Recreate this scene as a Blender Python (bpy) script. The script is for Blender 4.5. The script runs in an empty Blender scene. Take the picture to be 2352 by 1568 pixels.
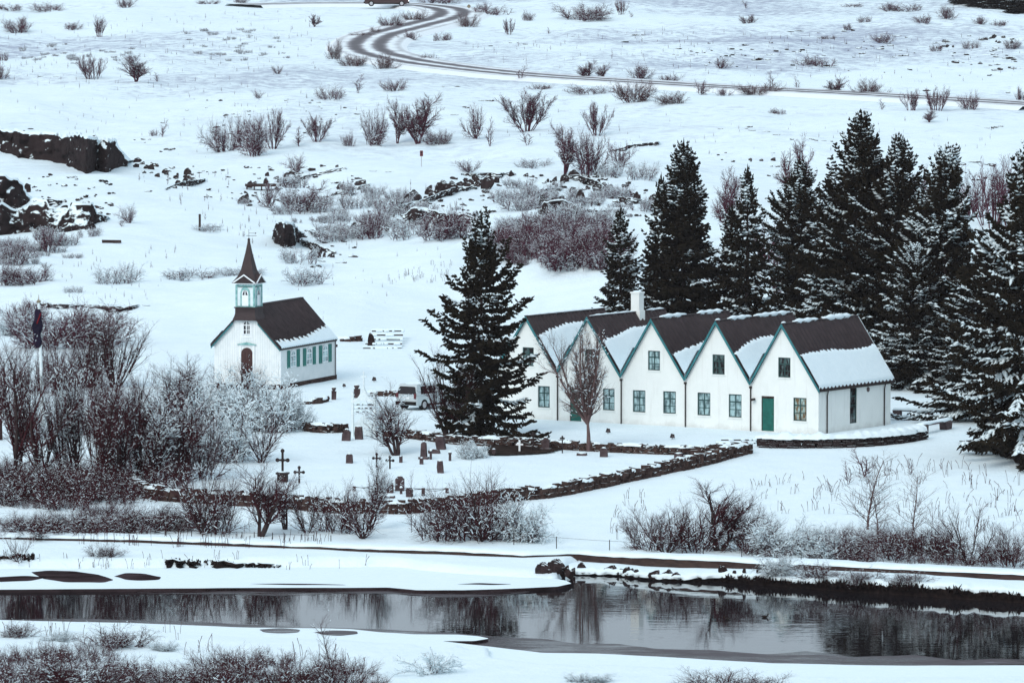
import bpy, math, random
import numpy as np
from mathutils import Vector, Matrix
from mathutils.geometry import tessellate_polygon
SC = bpy.context.scene
COL = SC.collection
R = math.radians
random.seed(7)
# ------------------------------------------------------------------ camera geometry
F = 16558.0; CH = 32.2; PIT = R(3.9); SS = .9408
CAMP = np.array([0., 0., CH])
def ray(u, v):
    xc = (u - 1176) / F; yc = -(v - 784) / F
    return np.array([xc, math.cos(PIT) + yc * math.sin(PIT), -math.sin(PIT) + yc * math.cos(PIT)])
def zplane(u, v, z=0.):
    d = ray(u, v); return CAMP + d * ((z - CH) / d[2])
def crop(ox, oy, k):                       # enlarged view of the photo -> view coordinates
    return lambda x, y: ((ox + x / k) * SS, (oy + y / k) * SS)
# ------------------------------------------------------------------ noise + terrain height
_rs = np.random.RandomState(3)
_perm = np.concatenate([_rs.permutation(512)] * 3)
_gr = _rs.uniform(0, 2 * np.pi, 512)
def perlin(x, y):
    x = np.asarray(x, float); y = np.asarray(y, float)
    xi = np.floor(x).astype(int); yi = np.floor(y).astype(int)
    xf = x - xi; yf = y - yi
    def g(ix, iy, dx, dy):
        a = _gr[_perm[(_perm[ix & 511] + iy) & 511] & 511]
        return np.cos(a) * dx + np.sin(a) * dy
    u = xf ** 3 * (xf * (xf * 6 - 15) + 10); v = yf ** 3 * (yf * (yf * 6 - 15) + 10)
    a = g(xi, yi, xf, yf); b = g(xi + 1, yi, xf - 1, yf)
    c = g(xi, yi + 1, xf, yf - 1); d = g(xi + 1, yi + 1, xf - 1, yf - 1)
    return (a + (b - a) * u) * (1 - v) + (c + (d - c) * u) * v
_ky = [-300, 250, 285, 300, 341, 346, 352, 362, 372, 385, 394, 440, 470, 500, 600, 800, 1000, 1500, 3000, 6000]
_kz = [-2.0, -2.1, -2.15, -2.2, -2.05, -2.0, -1.9, -1.5, -1.05, -.45, -.03, .2, .8, 1.7, 4.2, 8.4, 12.6, 24, 75, 210]
_ty = np.arange(-300., 6000., 1.)
_tz = np.interp(_ty, _ky, _kz)
_k = np.exp(-.5 * (np.arange(-15, 16) / 4.) ** 2); _k /= _k.sum()
_tz = np.convolve(np.pad(_tz, 15, mode='edge'), _k, mode='valid')
def h0(y): return np.interp(y, _ty, _tz)
def hit(u, v, hf, t0=275., t1=2600.):
    d = ray(u, v); t = np.arange(t0, t1, .5)
    g = (CH + d[2] * t) - hf(d[0] * t, d[1] * t)
    i = np.argmax(g < 0) if (g < 0).any() else len(t) - 1
    if i > 0:
        a, b = g[i - 1], g[i]; tt = t[i - 1] + .5 * a / (a - b + 1e-9)
    else: tt = t[0]
    return CAMP + d * tt
ROAD = [(560, 17), (700, 13), (830, 13), (920, 14), (985, 19), (1028, 25), (1043, 33), (1035, 42), (1009, 52), (965, 62), (924, 72), (885, 82), (855, 93), (839, 107), (842, 118), (857, 128),
        (906, 140), (965, 151), (1026, 159), (1110, 169), (1197, 178), (1310, 186), (1437, 193), (1600, 204), (1800, 214), (2000, 224), (2200, 236), (2420, 250)]
ROADW = np.array([hit(u, v, lambda x, y: h0(y)) for u, v in ROAD])
def _dense(P, step):
    P = np.asarray(P, float); out = [P[0]]
    for a, b in zip(P[:-1], P[1:]):
        n = max(1, int(np.linalg.norm((b - a)[:2]) / step))
        for i in range(1, n + 1): out.append(a + (b - a) * i / n)
    return np.array(out)
def smooth_poly(P, it=3):
    P = np.asarray(P, float)
    for _ in range(it):
        Q = [P[0]]
        for a, b in zip(P[:-1], P[1:]): Q += [a * .75 + b * .25, a * .25 + b * .75]
        Q.append(P[-1]); P = np.array(Q)
    return P
ROADC = _dense(smooth_poly(ROADW, 2), 3.)
# river edges (view coordinates) : z of the water is -2.5
WZ = -2.5
NEAR = [(-160, 1428), (0, 1429.6), (291, 1436), (583, 1447), (746, 1449), (807, 1451), (880, 1458), (950, 1462), (1050, 1463), (1100, 1467), (1124, 1472), (1090, 1478), (1015, 1478), (1130, 1491),
        (1244, 1505), (1372, 1507), (1552, 1516), (1770, 1529), (1989, 1534), (2352, 1534), (2520, 1535)]
FARL = [(-160, 1361), (0, 1360), (328, 1358), (546, 1356), (800, 1356), (891, 1355), (957, 1361), (1062, 1361), (1190, 1357), (1280, 1353), (1313, 1346), (1299, 1339), (1250, 1331), (1204, 1322)]
FARR = [(1180, 1318), (1204, 1320), (1229, 1314), (1299, 1315), (1321, 1319), (1419, 1322), (1474, 1330), (1552, 1335), (1661, 1335), (1756, 1344), (2000, 1362), (2352, 1385), (2520, 1396)]
_fn = np.array([zplane(u, v, WZ) for u, v in NEAR]); _ff = np.array([zplane(u, v, WZ) for u, v in FARL[:10] + FARR[4:]])
_o = np.argsort(_fn[:, 0]); _fn = _fn[_o]; _o = np.argsort(_ff[:, 0]); _ff = _ff[_o]
def hb(x, y):
    z = h0(y)
    yn = np.interp(x, _fn[:, 0], _fn[:, 1]); yf = np.interp(x, _ff[:, 0], _ff[:, 1])
    a = np.clip((y - (yn - 6.)) / 4., 0, 1); b = np.clip(((yf + np.interp(x, [-5., 2.], [10.5, 5.])) - y) / np.interp(x, [-5., 2.], [2., 4.]), 0, 1)
    m = a * b; m = m * m * (3 - 2 * m)
    return z * (1 - m) + (-3.3) * m
def h(x, y):
    x = np.asarray(x, float); y = np.asarray(y, float)
    z = hb(x, y)
    fa = np.clip((y - 450) / 120., 0, 1)
    n = .55 * perlin(x / 40. + 7.3, y / 46. + 1.7) + .16 * perlin(x / 15. + 3.1, y / 17. + 9.2)
    n2 = .10 * perlin(x / 9. + 1.3, y / 9.) + .035 * perlin(x / 2.6, y / 2.6 + 4.)
    c = ROADC[::4]
    fl = np.ones_like(z * 1.0)
    if np.ndim(z) and z.size < 300000:
        sel = (y > 620) & (y < 1500)
        if sel.any():
            xs = x[sel]; ysel = y[sel]; dm = np.full(xs.shape, 1e9)
            for q in c: dm = np.minimum(dm, (xs - q[0]) ** 2 + ((ysel - q[1]) * .6) ** 2)
            fl[sel] = np.clip((np.sqrt(dm) - 5.) / 12., 0, 1)
    mid = np.clip((y - 462) / 25., 0, 1) * np.clip((1250 - y) / 300., 0, 1)
    k = np.clip((y - 640) / 60., 0, 1)
    rol = 1.7 * perlin(x / 19. + 2.2, y / 30. + 5.1) * (1 - .35 * k) + .6 * perlin(x / 8. + 4.4, y / 12. + .7) + .22 * perlin(x / 3.1, y / 4.3 + 2.)
    z = z + rol * mid * fl
    yr = np.interp(x, [-14, -10, -4, 0, 7, 9], [500, 503, 516, 519, 504, 500]); am = np.interp(x, [-15, -9, -4, 6, 9, 12], [0, 1.2, 2.2, 2.0, 1.2, 0])   # snowbank behind church and farmhouse
    dy = y - yr; z = z + am * np.exp(-(dy / np.where(dy < 0, 17., 5.)) ** 2)
    hum = np.exp(-(((x - 21) / 10.) ** 2 + ((y - 378) / 9.) ** 2)) * 0.0
    return z + fa * n * fl * np.clip(1 + (y - 600) / 800., 1, 2.) + n2 * fl * np.where((y > 392) & (y < 420), .35, 1.) + hum
def hg(x, y):                                  # walkable surface: terrain or the banks built over it
    yn = np.interp(x, _fn[:, 0], _fn[:, 1]); yf = np.interp(x, _ff[:, 0], _ff[:, 1])
    up = np.where(y > yf, np.where(x > BX, WZ + .16 + .5 * np.clip((x - BX) / 8., 0, 1), WZ + .14), np.where(y < yn, WZ + .13, -9.))
    return np.maximum(h(x, y), up)
BX = zplane(1204, 1320, WZ)[0]
def G(u, v): return hit(u, v, hg)
def pxm(p): return F / math.hypot(p[1], p[0])      # view pixels per metre at a point
# ------------------------------------------------------------------ materials
def mat(name, col=(.5, .5, .5), rough=.7, spec=.3, build=None):
    m = bpy.data.materials.new(name); m.use_nodes = True
    nt = m.node_tree; b = nt.nodes['Principled BSDF']
    b.inputs['Base Color'].default_value = (*col, 1); b.inputs['Roughness'].default_value = rough
    b.inputs['Specular IOR Level'].default_value = spec
    if build: build(nt, b)
    return m
def N(nt, t, **kw):
    n = nt.nodes.new(t)
    for k, v in kw.items():
        if k in n.inputs: n.inputs[k].default_value = v
        else: setattr(n, k, v)
    return n
def noise(nt, scale, detail=4, rough=.55, coord='Object', vec=None, stretch=None):
    tc = N(nt, 'ShaderNodeTexCoord'); s = tc.outputs[coord]
    if stretch:
        mp = N(nt, 'ShaderNodeMapping'); mp.inputs['Scale'].default_value = stretch
        nt.links.new(s, mp.inputs['Vector']); s = mp.outputs['Vector']
    n = N(nt, 'ShaderNodeTexNoise'); n.inputs['Scale'].default_value = scale; n.inputs['Detail'].default_value = detail; n.inputs['Roughness'].default_value = rough
    nt.links.new(s, n.inputs['Vector']); return n.outputs['Fac']
def ramp(nt, fac, stops):
    r = N(nt, 'ShaderNodeValToRGB'); e = r.color_ramp.elements
    while len(e) < len(stops): e.new(.5)
    for q, (p, c) in zip(e, stops): q.position = p; q.color = (*c, 1) if len(c) == 3 else c
    nt.links.new(fac, r.inputs['Fac']); return r.outputs['Color']
def mixc(nt, f, a, b):
    m = N(nt, 'ShaderNodeMix', data_type='RGBA')
    for i, x in ((0, f), (6, a), (7, b)):
        if hasattr(x, 'is_output'): nt.links.new(x, m.inputs[i])
        else: m.inputs[i].default_value = x if i == 0 else (*x, 1)
    return m.outputs[2]
def bump(nt, b, fac, strength, dist):
    n = N(nt, 'ShaderNodeBump'); n.inputs['Strength'].default_value = strength; n.inputs['Distance'].default_value = dist
    nt.links.new(fac, n.inputs['Height']); nt.links.new(n.outputs['Normal'], b.inputs['Normal'])
def mathn(nt, op, a, b=None, c=None):
    m = N(nt, 'ShaderNodeMath', operation=op)
    for i, x in enumerate((a, b, c)):
        if x is None: continue
        if hasattr(x, 'is_output'): nt.links.new(x, m.inputs[i])
        else: m.inputs[i].default_value = x
    return m.outputs[0]
SNOWC = (.775, .885, .92)
def vary(lo, hi, scale=3., bs=.4, bd=.02, stretch=None):
    def f(nt, b):
        n = noise(nt, scale, stretch=stretch)
        nt.links.new(ramp(nt, n, [(.3, lo), (.7, hi)]), b.inputs['Base Color'])
        if bs: bump(nt, b, n, bs, bd)
    return f
def snowtop(lo, hi, scale, thr=.62, wid=.1, patch=.0):     # dark stone or bark with snow lying on the faces that look up
    def f(nt, b):
        n = noise(nt, scale, 5)
        base = ramp(nt, n, [(.3, lo), (.7, hi)])
        g = N(nt, 'ShaderNodeNewGeometry'); sx = N(nt, 'ShaderNodeSeparateXYZ'); nt.links.new(g.outputs['Normal'], sx.inputs[0])
        n2 = noise(nt, scale * 1.7, 3)
        z = mathn(nt, 'ADD', sx.outputs[2], mathn(nt, 'MULTIPLY', mathn(nt, 'SUBTRACT', n2, .5), 1.1 + patch))
        mr = N(nt, 'ShaderNodeMapRange'); nt.links.new(z, mr.inputs[0]); mr.inputs[1].default_value = thr - wid; mr.inputs[2].default_value = thr + wid
        nt.links.new(mixc(nt, mr.outputs[0], base, SNOWC), b.inputs['Base Color'])
        bump(nt, b, n, .5, .05)
    return f
def _snow(nt, b):
    n = noise(nt, .55, 6, .6); n3 = noise(nt, 5., 4, .6)
    # thin cover over heath: grey brown tufts showing in broad patches on the far plain
    tc = N(nt, 'ShaderNodeTexCoord'); sp = N(nt, 'ShaderNodeSeparateXYZ'); nt.links.new(tc.outputs['Object'], sp.inputs[0])
    far = N(nt, 'ShaderNodeMapRange'); nt.links.new(sp.outputs[1], far.inputs[0]); far.inputs[1].default_value = 560; far.inputs[2].default_value = 800
    big = noise(nt, .016, 4, .55); fine = noise(nt, .7, 6, .75)
    k = mathn(nt, 'ADD', mathn(nt, 'MULTIPLY', big, 1.0), mathn(nt, 'MULTIPLY', fine, .95))
    mr = N(nt, 'ShaderNodeMapRange'); nt.links.new(k, mr.inputs[0]); mr.inputs[1].default_value = .97; mr.inputs[2].default_value = 1.17
    f = mathn(nt, 'MULTIPLY', mathn(nt, 'MULTIPLY', mr.outputs[0], far.outputs[0]), .75)
    c = ramp(nt, n, [(.3, (.735, .85, .895)), (.7, (.79, .895, .93))])
    nt.links.new(mixc(nt, f, c, (.23, .25, .36)), b.inputs['Base Color'])
    bump(nt, b, mathn(nt, 'ADD', n, mathn(nt, 'MULTIPLY', n3, .35)), .7, .22)
M = {}
M['ground'] = mat('snow_ground', SNOWC, .9, .1, _snow)
def _sn2(nt, b):
    n = noise(nt, 4., 5, .6); nt.links.new(ramp(nt, n, [(.3, (.735, .85, .895)), (.7, (.79, .895, .93))]), b.inputs['Base Color']); bump(nt, b, n, .5, .05)
M['snow'] = mat('snow_cover', SNOWC, .9, .1, _sn2)
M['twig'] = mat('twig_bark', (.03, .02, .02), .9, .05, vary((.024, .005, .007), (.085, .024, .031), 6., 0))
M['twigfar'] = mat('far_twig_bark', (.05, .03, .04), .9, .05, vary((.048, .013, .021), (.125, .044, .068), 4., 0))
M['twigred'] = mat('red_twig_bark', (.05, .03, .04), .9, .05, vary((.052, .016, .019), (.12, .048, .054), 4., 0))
M['greybark'] = mat('grey_brown_bark', (.08, .055, .055), .9, .05, vary((.07, .042, .042), (.19, .13, .125), 5., 0))
M['bark'] = mat('tree_bark', (.03, .02, .02), .9, .05, vary((.018, .011, .011), (.07, .05, .05), 7., .6, .03))
M['needle'] = mat('spruce_needles', (.02, .02, .018), .95, .0, vary((.012, .009, .006), (.030, .024, .0155), 1.2, 0))
M['rock'] = mat('lava_rock', (.03, .02, .02), .95, .05, snowtop((.016, .011, .011), (.05, .034, .034), 1.1, .66, .10, .2))
M['rockdark'] = mat('dark_lava_rock', (.03, .02, .02), .95, .05, snowtop((.012, .008, .008), (.034, .023, .023), .8, .80, .08, .3))
M['wallstone'] = mat('wall_stone', (.04, .03, .03), .95, .05, snowtop((.020, .011, .010), (.085, .055, .047), 3.2, .66, .1, .5))
M['grave'] = mat('grave_stone', (.06, .045, .045), .9, .1, snowtop((.042, .028, .03), (.11, .078, .08), 3., 1.05, .12))
M['iron'] = mat('black_iron', (.02, .014, .014), .7, .2, snowtop((.014, .009, .009), (.03, .02, .02), 6., 1.1, .15, .3))
M['concrete'] = mat('grey_concrete', (.12, .09, .09), .9, .1, vary((.075, .055, .055), (.16, .12, .12), 5., .4))
M['turf'] = mat('dark_turf', (.015, .01, .009), .95, .02, vary((.007, .005, .005), (.03, .02, .018), 5., .8, .06))
M['soil'] = mat('bare_soil', (.02, .014, .013), .95, .02, vary((.012, .008, .008), (.045, .032, .026), 2.2, .6, .06))
def _water(nt, b):
    n = noise(nt, 1.0, 3, .55, stretch=(.55, 1.6, 1)); n2 = noise(nt, .09, 2, .5, stretch=(.6, 1.5, 1))
    hgt = mathn(nt, 'MULTIPLY', n, mathn(nt, 'ADD', .05, mathn(nt, 'MULTIPLY', mathn(nt, 'MULTIPLY', n2, n2), 1.6)))
    bump(nt, b, hgt, .10, .06)
M['water'] = mat('river_water', (.012, .010, .012), .02, .30, _water); M['water'].node_tree.nodes['Principled BSDF'].inputs['IOR'].default_value = 1.33
def _ice(nt, b):
    n = noise(nt, .35, 4, .6, stretch=(.5, 1.4, 1))
    n4 = noise(nt, 1.6, 5, .7, stretch=(.4, 1.6, 1)); q = mathn(nt, 'ADD', mathn(nt, 'MULTIPLY', n, .65), mathn(nt, 'MULTIPLY', n4, .35))
    nt.links.new(ramp(nt, q, [(.36, (.012, .008, .009)), (.50, (.034, .023, .026)), (.60, (.062, .046, .052)), (.68, (.24, .23, .27))]), b.inputs['Base Color'])
    nt.links.new(ramp(nt, q, [(.4, (.10, .10, .10)), (.58, (.45, .45, .45))]), b.inputs['Roughness'])
    n2 = noise(nt, 1.5, 3); bump(nt, b, n2, .3, .02)
M['ice'] = mat('thin_grey_ice', (.1, .09, .1), .4, .05, _ice)
def _icepool(nt, b):
    n = noise(nt, .8, 4, .6, stretch=(.5, 1.2, 1)); nt.links.new(ramp(nt, n, [(.35, (.014, .009, .009)), (.65, (.055, .038, .042))]), b.inputs['Base Color'])
M['pool'] = mat('dark_wet_ice', (.03, .02, .02), .9, .0, _icepool)
def _plaster(nt, b):
    n = noise(nt, 1.3, 5, .6); n2 = noise(nt, 14., 4)
    tc = N(nt, 'ShaderNodeTexCoord'); sp = N(nt, 'ShaderNodeSeparateXYZ'); nt.links.new(tc.outputs['Object'], sp.inputs[0])
    low = N(nt, 'ShaderNodeMapRange'); nt.links.new(mathn(nt, 'ADD', sp.outputs[2], mathn(nt, 'MULTIPLY', n, .9)), low.inputs[0]); low.inputs[1].default_value = .75; low.inputs[2].default_value = .25
    c = ramp(nt, n, [(.3, (.77, .80, .775)), (.7, (.82, .845, .82))])
    st = noise(nt, 1.0, 4, .6, stretch=(3.5, 3.5, .35)); sr = N(nt, 'ShaderNodeMapRange'); nt.links.new(st, sr.inputs[0]); sr.inputs[1].default_value = .56; sr.inputs[2].default_value = .72
    c = mixc(nt, mathn(nt, 'MULTIPLY', sr.outputs[0], .35), c, (.58, .58, .55))
    nt.links.new(mixc(nt, mathn(nt, 'MULTIPLY', low.outputs[0], .6), c, (.46, .45, .42)), b.inputs['Base Color']); bump(nt, b, n2, .25, .02)
M['plaster'] = mat('white_plaster', (.78, .8, .79), .85, .2, _plaster)
M['boards'] = mat('white_painted_boards', (.78, .81, .81), .6, .3, vary((.70, .745, .75), (.80, .83, .83), 2., 0))
M['whitepaint'] = mat('white_paint', (.80, .84, .85), .5, .3, vary((.74, .78, .80), (.83, .86, .87), 5., 0))
M['palepaint'] = mat('pale_weathered_paint', (.80, .84, .85), .6, .3, vary((.62, .72, .74), (.76, .82, .83), 5., 0))
M['roof'] = mat('dark_metal_roof', (.05, .035, .037), .65, .3, vary((.024, .014, .015), (.048, .031, .032), .9, 0, stretch=(1, 3., 3.)))
M['teal'] = mat('teal_trim_paint', (.03, .2, .22), .6, .3, vary((.018, .125, .145), (.045, .21, .23), 3., 0))
M['green'] = mat('green_door_paint', (.01, .14, .11), .6, .3, vary((.005, .085, .07), (.011, .13, .105), 4., 0))
M['frame'] = mat('dark_teal_window_paint', (.015, .05, .05), .6, .3, vary((.010, .038, .038), (.03, .085, .082), 5., 0))
M['mint'] = mat('faded_mint_paint', (.3, .5, .48), .7, .2, vary((.10, .27, .27), (.36, .60, .57), 4., 0))
M['shutter'] = mat('green_shutter_paint', (.02, .26, .2), .6, .3, vary((.010, .14, .12), (.022, .20, .17), 4., 0))
def _pane(dark, light, thr):
    def f(nt, b):
        n = noise(nt, 3.2, 3, .5, stretch=(2.2, 1, .8)); nt.links.new(ramp(nt, n, [(thr - .12, light), (thr + .12, dark)]), b.inputs['Base Color'])
    return f
M['pane'] = mat('curtained_glass', (.4, .5, .5), .06, .5, _pane((.10, .15, .16), (.38, .55, .57), .52))
M['panedark'] = mat('dark_glass', (.03, .03, .03), .06, .5, _pane((.018, .014, .015), (.12, .19, .19), .42))
M['paneblack'] = mat('black_glass', (.012, .008, .01), .08, .4)
M['panewarm'] = mat('brown_curtain_glass', (.3, .3, .2), .06, .5, _pane((.16, .10, .05), (.36, .52, .50), .48))  # pane coloured brownish by its curtain, without any glow
M['pipe'] = mat('dark_downpipe', (.025, .016, .014), .6, .3)
M['wood'] = mat('dark_brown_wood', (.03, .018, .016), .8, .2, vary((.020, .011, .011), (.06, .036, .03), 3., .4, .02, stretch=(.3, 1, 3)))
M['doorwood'] = mat('brown_door_wood', (.05, .02, .018), .6, .3, vary((.03, .012, .011), (.075, .03, .026), 6., 0, stretch=(4, 1, .5)))
M['carpaint'] = mat('silver_car_paint', (.5, .56, .58), .4, .4)
M['vanpaint'] = mat('dark_red_van_paint', (.035, .012, .012), .4, .5)
M['rubber'] = mat('black_rubber', (.012, .010, .010), .9, .1)
M['chrome'] = mat('steel', (.4, .4, .42), .35, .5)
M['redlight'] = mat('red_plastic', (.10, .006, .012), .3, .5)
M['whitelight'] = mat('lit_headlamp', (.9, .9, .9), .3, .5)
_b = M['whitelight'].node_tree.nodes['Principled BSDF']; _b.inputs['Emission Color'].default_value = (1, .95, .9, 1); _b.inputs['Emission Strength'].default_value = 3
M['flag'] = mat('dark_blue_flag_cloth', (.010, .010, .03), .9, .05, vary((.008, .007, .016), (.022, .014, .034), 2.5, 0))
M['flagred'] = mat('red_flag_cloth', (.15, .01, .015), .9, .05)
M['gold'] = mat('tarnished_metal', (.2, .16, .1), .4, .5)
M['straw'] = mat('dry_grass', (.12, .08, .06), .9, .05, vary((.05, .032, .028), (.14, .10, .08), 6., 0))
M['signred'] = mat('faded_red_sign', (.16, .03, .035), .6, .2, vary((.10, .018, .022), (.2, .05, .06), 8., 0))
M['duck'] = mat('dark_brown_feathers', (.02, .014, .012), .8, .1)
M['duckbill'] = mat('dull_yellow_bill', (.2, .14, .03), .5, .3)
def _roadm(nt, b):
    uv = N(nt, 'ShaderNodeUVMap'); sp = N(nt, 'ShaderNodeSeparateXYZ'); nt.links.new(uv.outputs[0], sp.inputs[0])
    n = noise(nt, .5, 4, .6); n2 = noise(nt, .06, 3)
    u = mathn(nt, 'ADD', sp.outputs[0], mathn(nt, 'MULTIPLY', mathn(nt, 'SUBTRACT', n2, .5), .06))
    w = mathn(nt, 'MULTIPLY', mathn(nt, 'COSINE', mathn(nt, 'MULTIPLY', mathn(nt, 'SUBTRACT', u, .5), 6.283 * 4.)), -.5)
    ed = mathn(nt, 'SUBTRACT', .5, mathn(nt, 'ABSOLUTE', mathn(nt, 'SUBTRACT', u, .5)))
    e = N(nt, 'ShaderNodeMapRange'); nt.links.new(ed, e.inputs[0]); e.inputs[1].default_value = .12; e.inputs[2].default_value = .24
    f = mathn(nt, 'MULTIPLY', e.outputs[0], mathn(nt, 'ADD', mathn(nt, 'MULTIPLY', w, .75), mathn(nt, 'MULTIPLY', n, 1.0)))
    nt.links.new(ramp(nt, f, [(.12, (.80, .86, .89)), (.5, (.22, .21, .23)), (.8, (.10, .092, .10))]), b.inputs['Base Color'])
M['road'] = mat('slushy_road', (.3, .3, .32), .7, .2, _roadm)
# ------------------------------------------------------------------ mesh helpers
class MB:
    def __init__(s): s.v = []; s.f = []; s.m = []
    def add(s, vs, fs, m=0):
        o = len(s.v); s.v += [tuple(map(float, p)) for p in vs]; s.f += [tuple(o + i for i in f) for f in fs]; s.m += [m] * len(fs)
    def box(s, c, d, m=0, rz=0., jit=0., taper=1.):
        x, y, z = [q / 2 for q in d]; vs = []
        for k in (-1, 1):
            tp = taper if k > 0 else 1.
            for i, j in ((-1, -1), (1, -1), (1, 1), (-1, 1)):
                p = [i * x * tp, j * y * tp, k * z]
                if jit: p = [q + random.uniform(-jit, jit) for q in p]
                if rz: p = [p[0] * math.cos(rz) - p[1] * math.sin(rz), p[0] * math.sin(rz) + p[1] * math.cos(rz), p[2]]
                vs.append([p[0] + c[0], p[1] + c[1], p[2] + c[2]])
        s.add(vs, [(0, 3, 2, 1), (4, 5, 6, 7), (0, 1, 5, 4), (1, 2, 6, 5), (2, 3, 7, 6), (3, 0, 4, 7)], m)
    def b2(s, lo, hi, m=0): s.box([(a + b) / 2 for a, b in zip(lo, hi)], [abs(b - a) for a, b in zip(lo, hi)], m)
    def tube(s, pts, rs, n=8, m=0, cap=True):
        pts = [Vector(p) for p in pts]; rings = []
        for i, p in enumerate(pts):
            d = (pts[min(i + 1, len(pts) - 1)] - pts[max(i - 1, 0)]).normalized()
            a = d.orthogonal().normalized() if abs(d.z) < .95 else Vector((1, 0, 0)) - d * d.x
            a.normalize(); b = d.cross(a); r = rs[i] if hasattr(rs, '__len__') else rs
            rings.append([p + (a * math.cos(t) + b * math.sin(t)) * r for t in [2 * math.pi * k / n for k in range(n)]])
        vs = [q for r in rings for q in r]
        fs = [(i * n + k, i * n + (k + 1) % n, (i + 1) * n + (k + 1) % n, (i + 1) * n + k) for i in range(len(pts) - 1) for k in range(n)]
        if cap: fs += [tuple(range(n))[::-1], tuple((len(pts) - 1) * n + k for k in range(n))]
        s.add(vs, fs, m)
    def prism(s, poly, axis, a, b, m=0):      # poly of 2-D points extruded along an axis between a and b
        def P(p, t): return {'x': (t, p[0], p[1]), 'y': (p[0], t, p[1]), 'z': (p[0], p[1], t)}[axis]
        n = len(poly); vs = [P(p, a) for p in poly] + [P(p, b) for p in poly]
        tr = tessellate_polygon([[Vector((p[0], p[1], 0)) for p in poly]])
        fs = [tuple(t) for t in tr] + [tuple(n + i for i in t[::-1]) for t in tr] + [(i, (i + 1) % n, n + (i + 1) % n, n + i) for i in range(n)]
        s.add(vs, fs, m)
    def ball(s, c, r, m=0, nu=10, nv=6):
        r = r if hasattr(r, '__len__') else (r, r, r); vs = []; fs = []
        for j in range(nv + 1):
            t = math.pi * j / nv
            for i in range(nu):
                p = 2 * math.pi * i / nu; vs.append((c[0] + r[0] * math.sin(t) * math.cos(p), c[1] + r[1] * math.sin(t) * math.sin(p), c[2] + r[2] * math.cos(t)))
        for j in range(nv):
            for i in range(nu): fs.append((j * nu + i, (j + 1) * nu + i, (j + 1) * nu + (i + 1) % nu, j * nu + (i + 1) % nu))
        s.add(vs, fs, m)
    def mesh(s, name, mats, smooth=False):
        me = bpy.data.meshes.new(name); me.from_pydata(s.v, [], s.f)
        for q in mats: me.materials.append(q)
        if len(mats) > 1: me.polygons.foreach_set('material_index', s.m)
        import bmesh
        bm = bmesh.new(); bm.from_mesh(me); bmesh.ops.recalc_face_normals(bm, faces=bm.faces); bm.to_mesh(me); bm.free()
        if smooth: me.polygons.foreach_set('use_smooth', [True] * len(me.polygons))
        me.update(); return me
def npmesh(name, V, Q, mats, mi=None, smooth=False):
    V = np.asarray(V, np.float32); Q = np.asarray(Q, np.int32)
    me = bpy.data.meshes.new(name); k = Q.shape[1]
    me.vertices.add(len(V)); me.vertices.foreach_set('co', V.ravel())
    me.loops.add(Q.size); me.loops.foreach_set('vertex_index', Q.ravel())
    me.polygons.add(len(Q)); me.polygons.foreach_set('loop_start', np.arange(0, Q.size, k, dtype=np.int32)); me.polygons.foreach_set('loop_total', np.full(len(Q), k, np.int32))
    for q in mats: me.materials.append(q)
    if mi is not None: me.polygons.foreach_set('material_index', np.asarray(mi, np.int32))
    if smooth: me.polygons.foreach_set('use_smooth', np.ones(len(Q), bool))
    me.update(calc_edges=True); me.validate(); return me
def link(name, me, parent=None, loc=(0, 0, 0), rz=0., scale=None):
    o = bpy.data.objects.new(name, me); COL.objects.link(o); o.location = loc; o.rotation_euler = (0, 0, rz)
    if scale is not None: o.scale = scale if hasattr(scale, '__len__') else (scale,) * 3
    if parent: o.parent = parent
    return o
def tag(o, label, cat, group=None):
    o['label'] = label; o['category'] = cat
    if group: o['group'] = group
    return o
def kind(o, k): o['kind'] = k; return o
def thing(name, label, cat, loc=(0, 0, 0), rz=0., group=None, scale=None):
    return tag(link(name, None, None, loc, rz, scale), label, cat, group)
def part(name, mb, mats, parent, smooth=False):
    mats = mats if isinstance(mats, (list, tuple)) else [mats]
    return link(name, mb.mesh(name, [M[q] for q in mats], smooth), parent)
def spawn(name, parts, loc, rz, scale, label, cat, group=None):   # parts: [(name, mesh)]; one part -> one mesh object
    if len(parts) == 1:
        return tag(link(name, parts[0][1], None, loc, rz, scale), label, cat, group)
    t = thing(name, label, cat, loc, rz, group, scale)
    for n, me in parts:
        o = link(n, me, t)
        if n == 'snow': o['kind'] = 'stuff'
    return t
def prisms(S, n=3, rot=0.):
    # S: array (N,8) p0 p1 r0 r1 -> three-sided tapered prisms
    S = np.asarray(S, float); p0, p1 = S[:, :3], S[:, 3:6]
    d = p1 - p0; L = np.linalg.norm(d, axis=1); L[L < 1e-9] = 1e-9; d = d / L[:, None]
    ref = np.where(np.abs(d[:, 2:3]) > .9, np.array([[1., 0, 0]]), np.array([[0, 0, 1.]]))
    a = np.cross(d, ref); a /= np.linalg.norm(a, axis=1)[:, None]; b = np.cross(a, d)
    V = []
    for p, r in ((p0, S[:, 6]), (p1, S[:, 7])):
        for k in range(n):
            t = 2 * math.pi * k / n + rot + math.pi / 2
            V.append(p + (a * math.cos(t) + b * math.sin(t)) * r[:, None])
    V = np.stack(V, 1); o = np.arange(len(S))[:, None] * (2 * n)
    Q = np.concatenate([np.concatenate([o + k, o + (k + 1) % n, o + n + (k + 1) % n, o + n + k], 1) for k in range(n)])
    return V.reshape(-1, 3), Q
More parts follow.
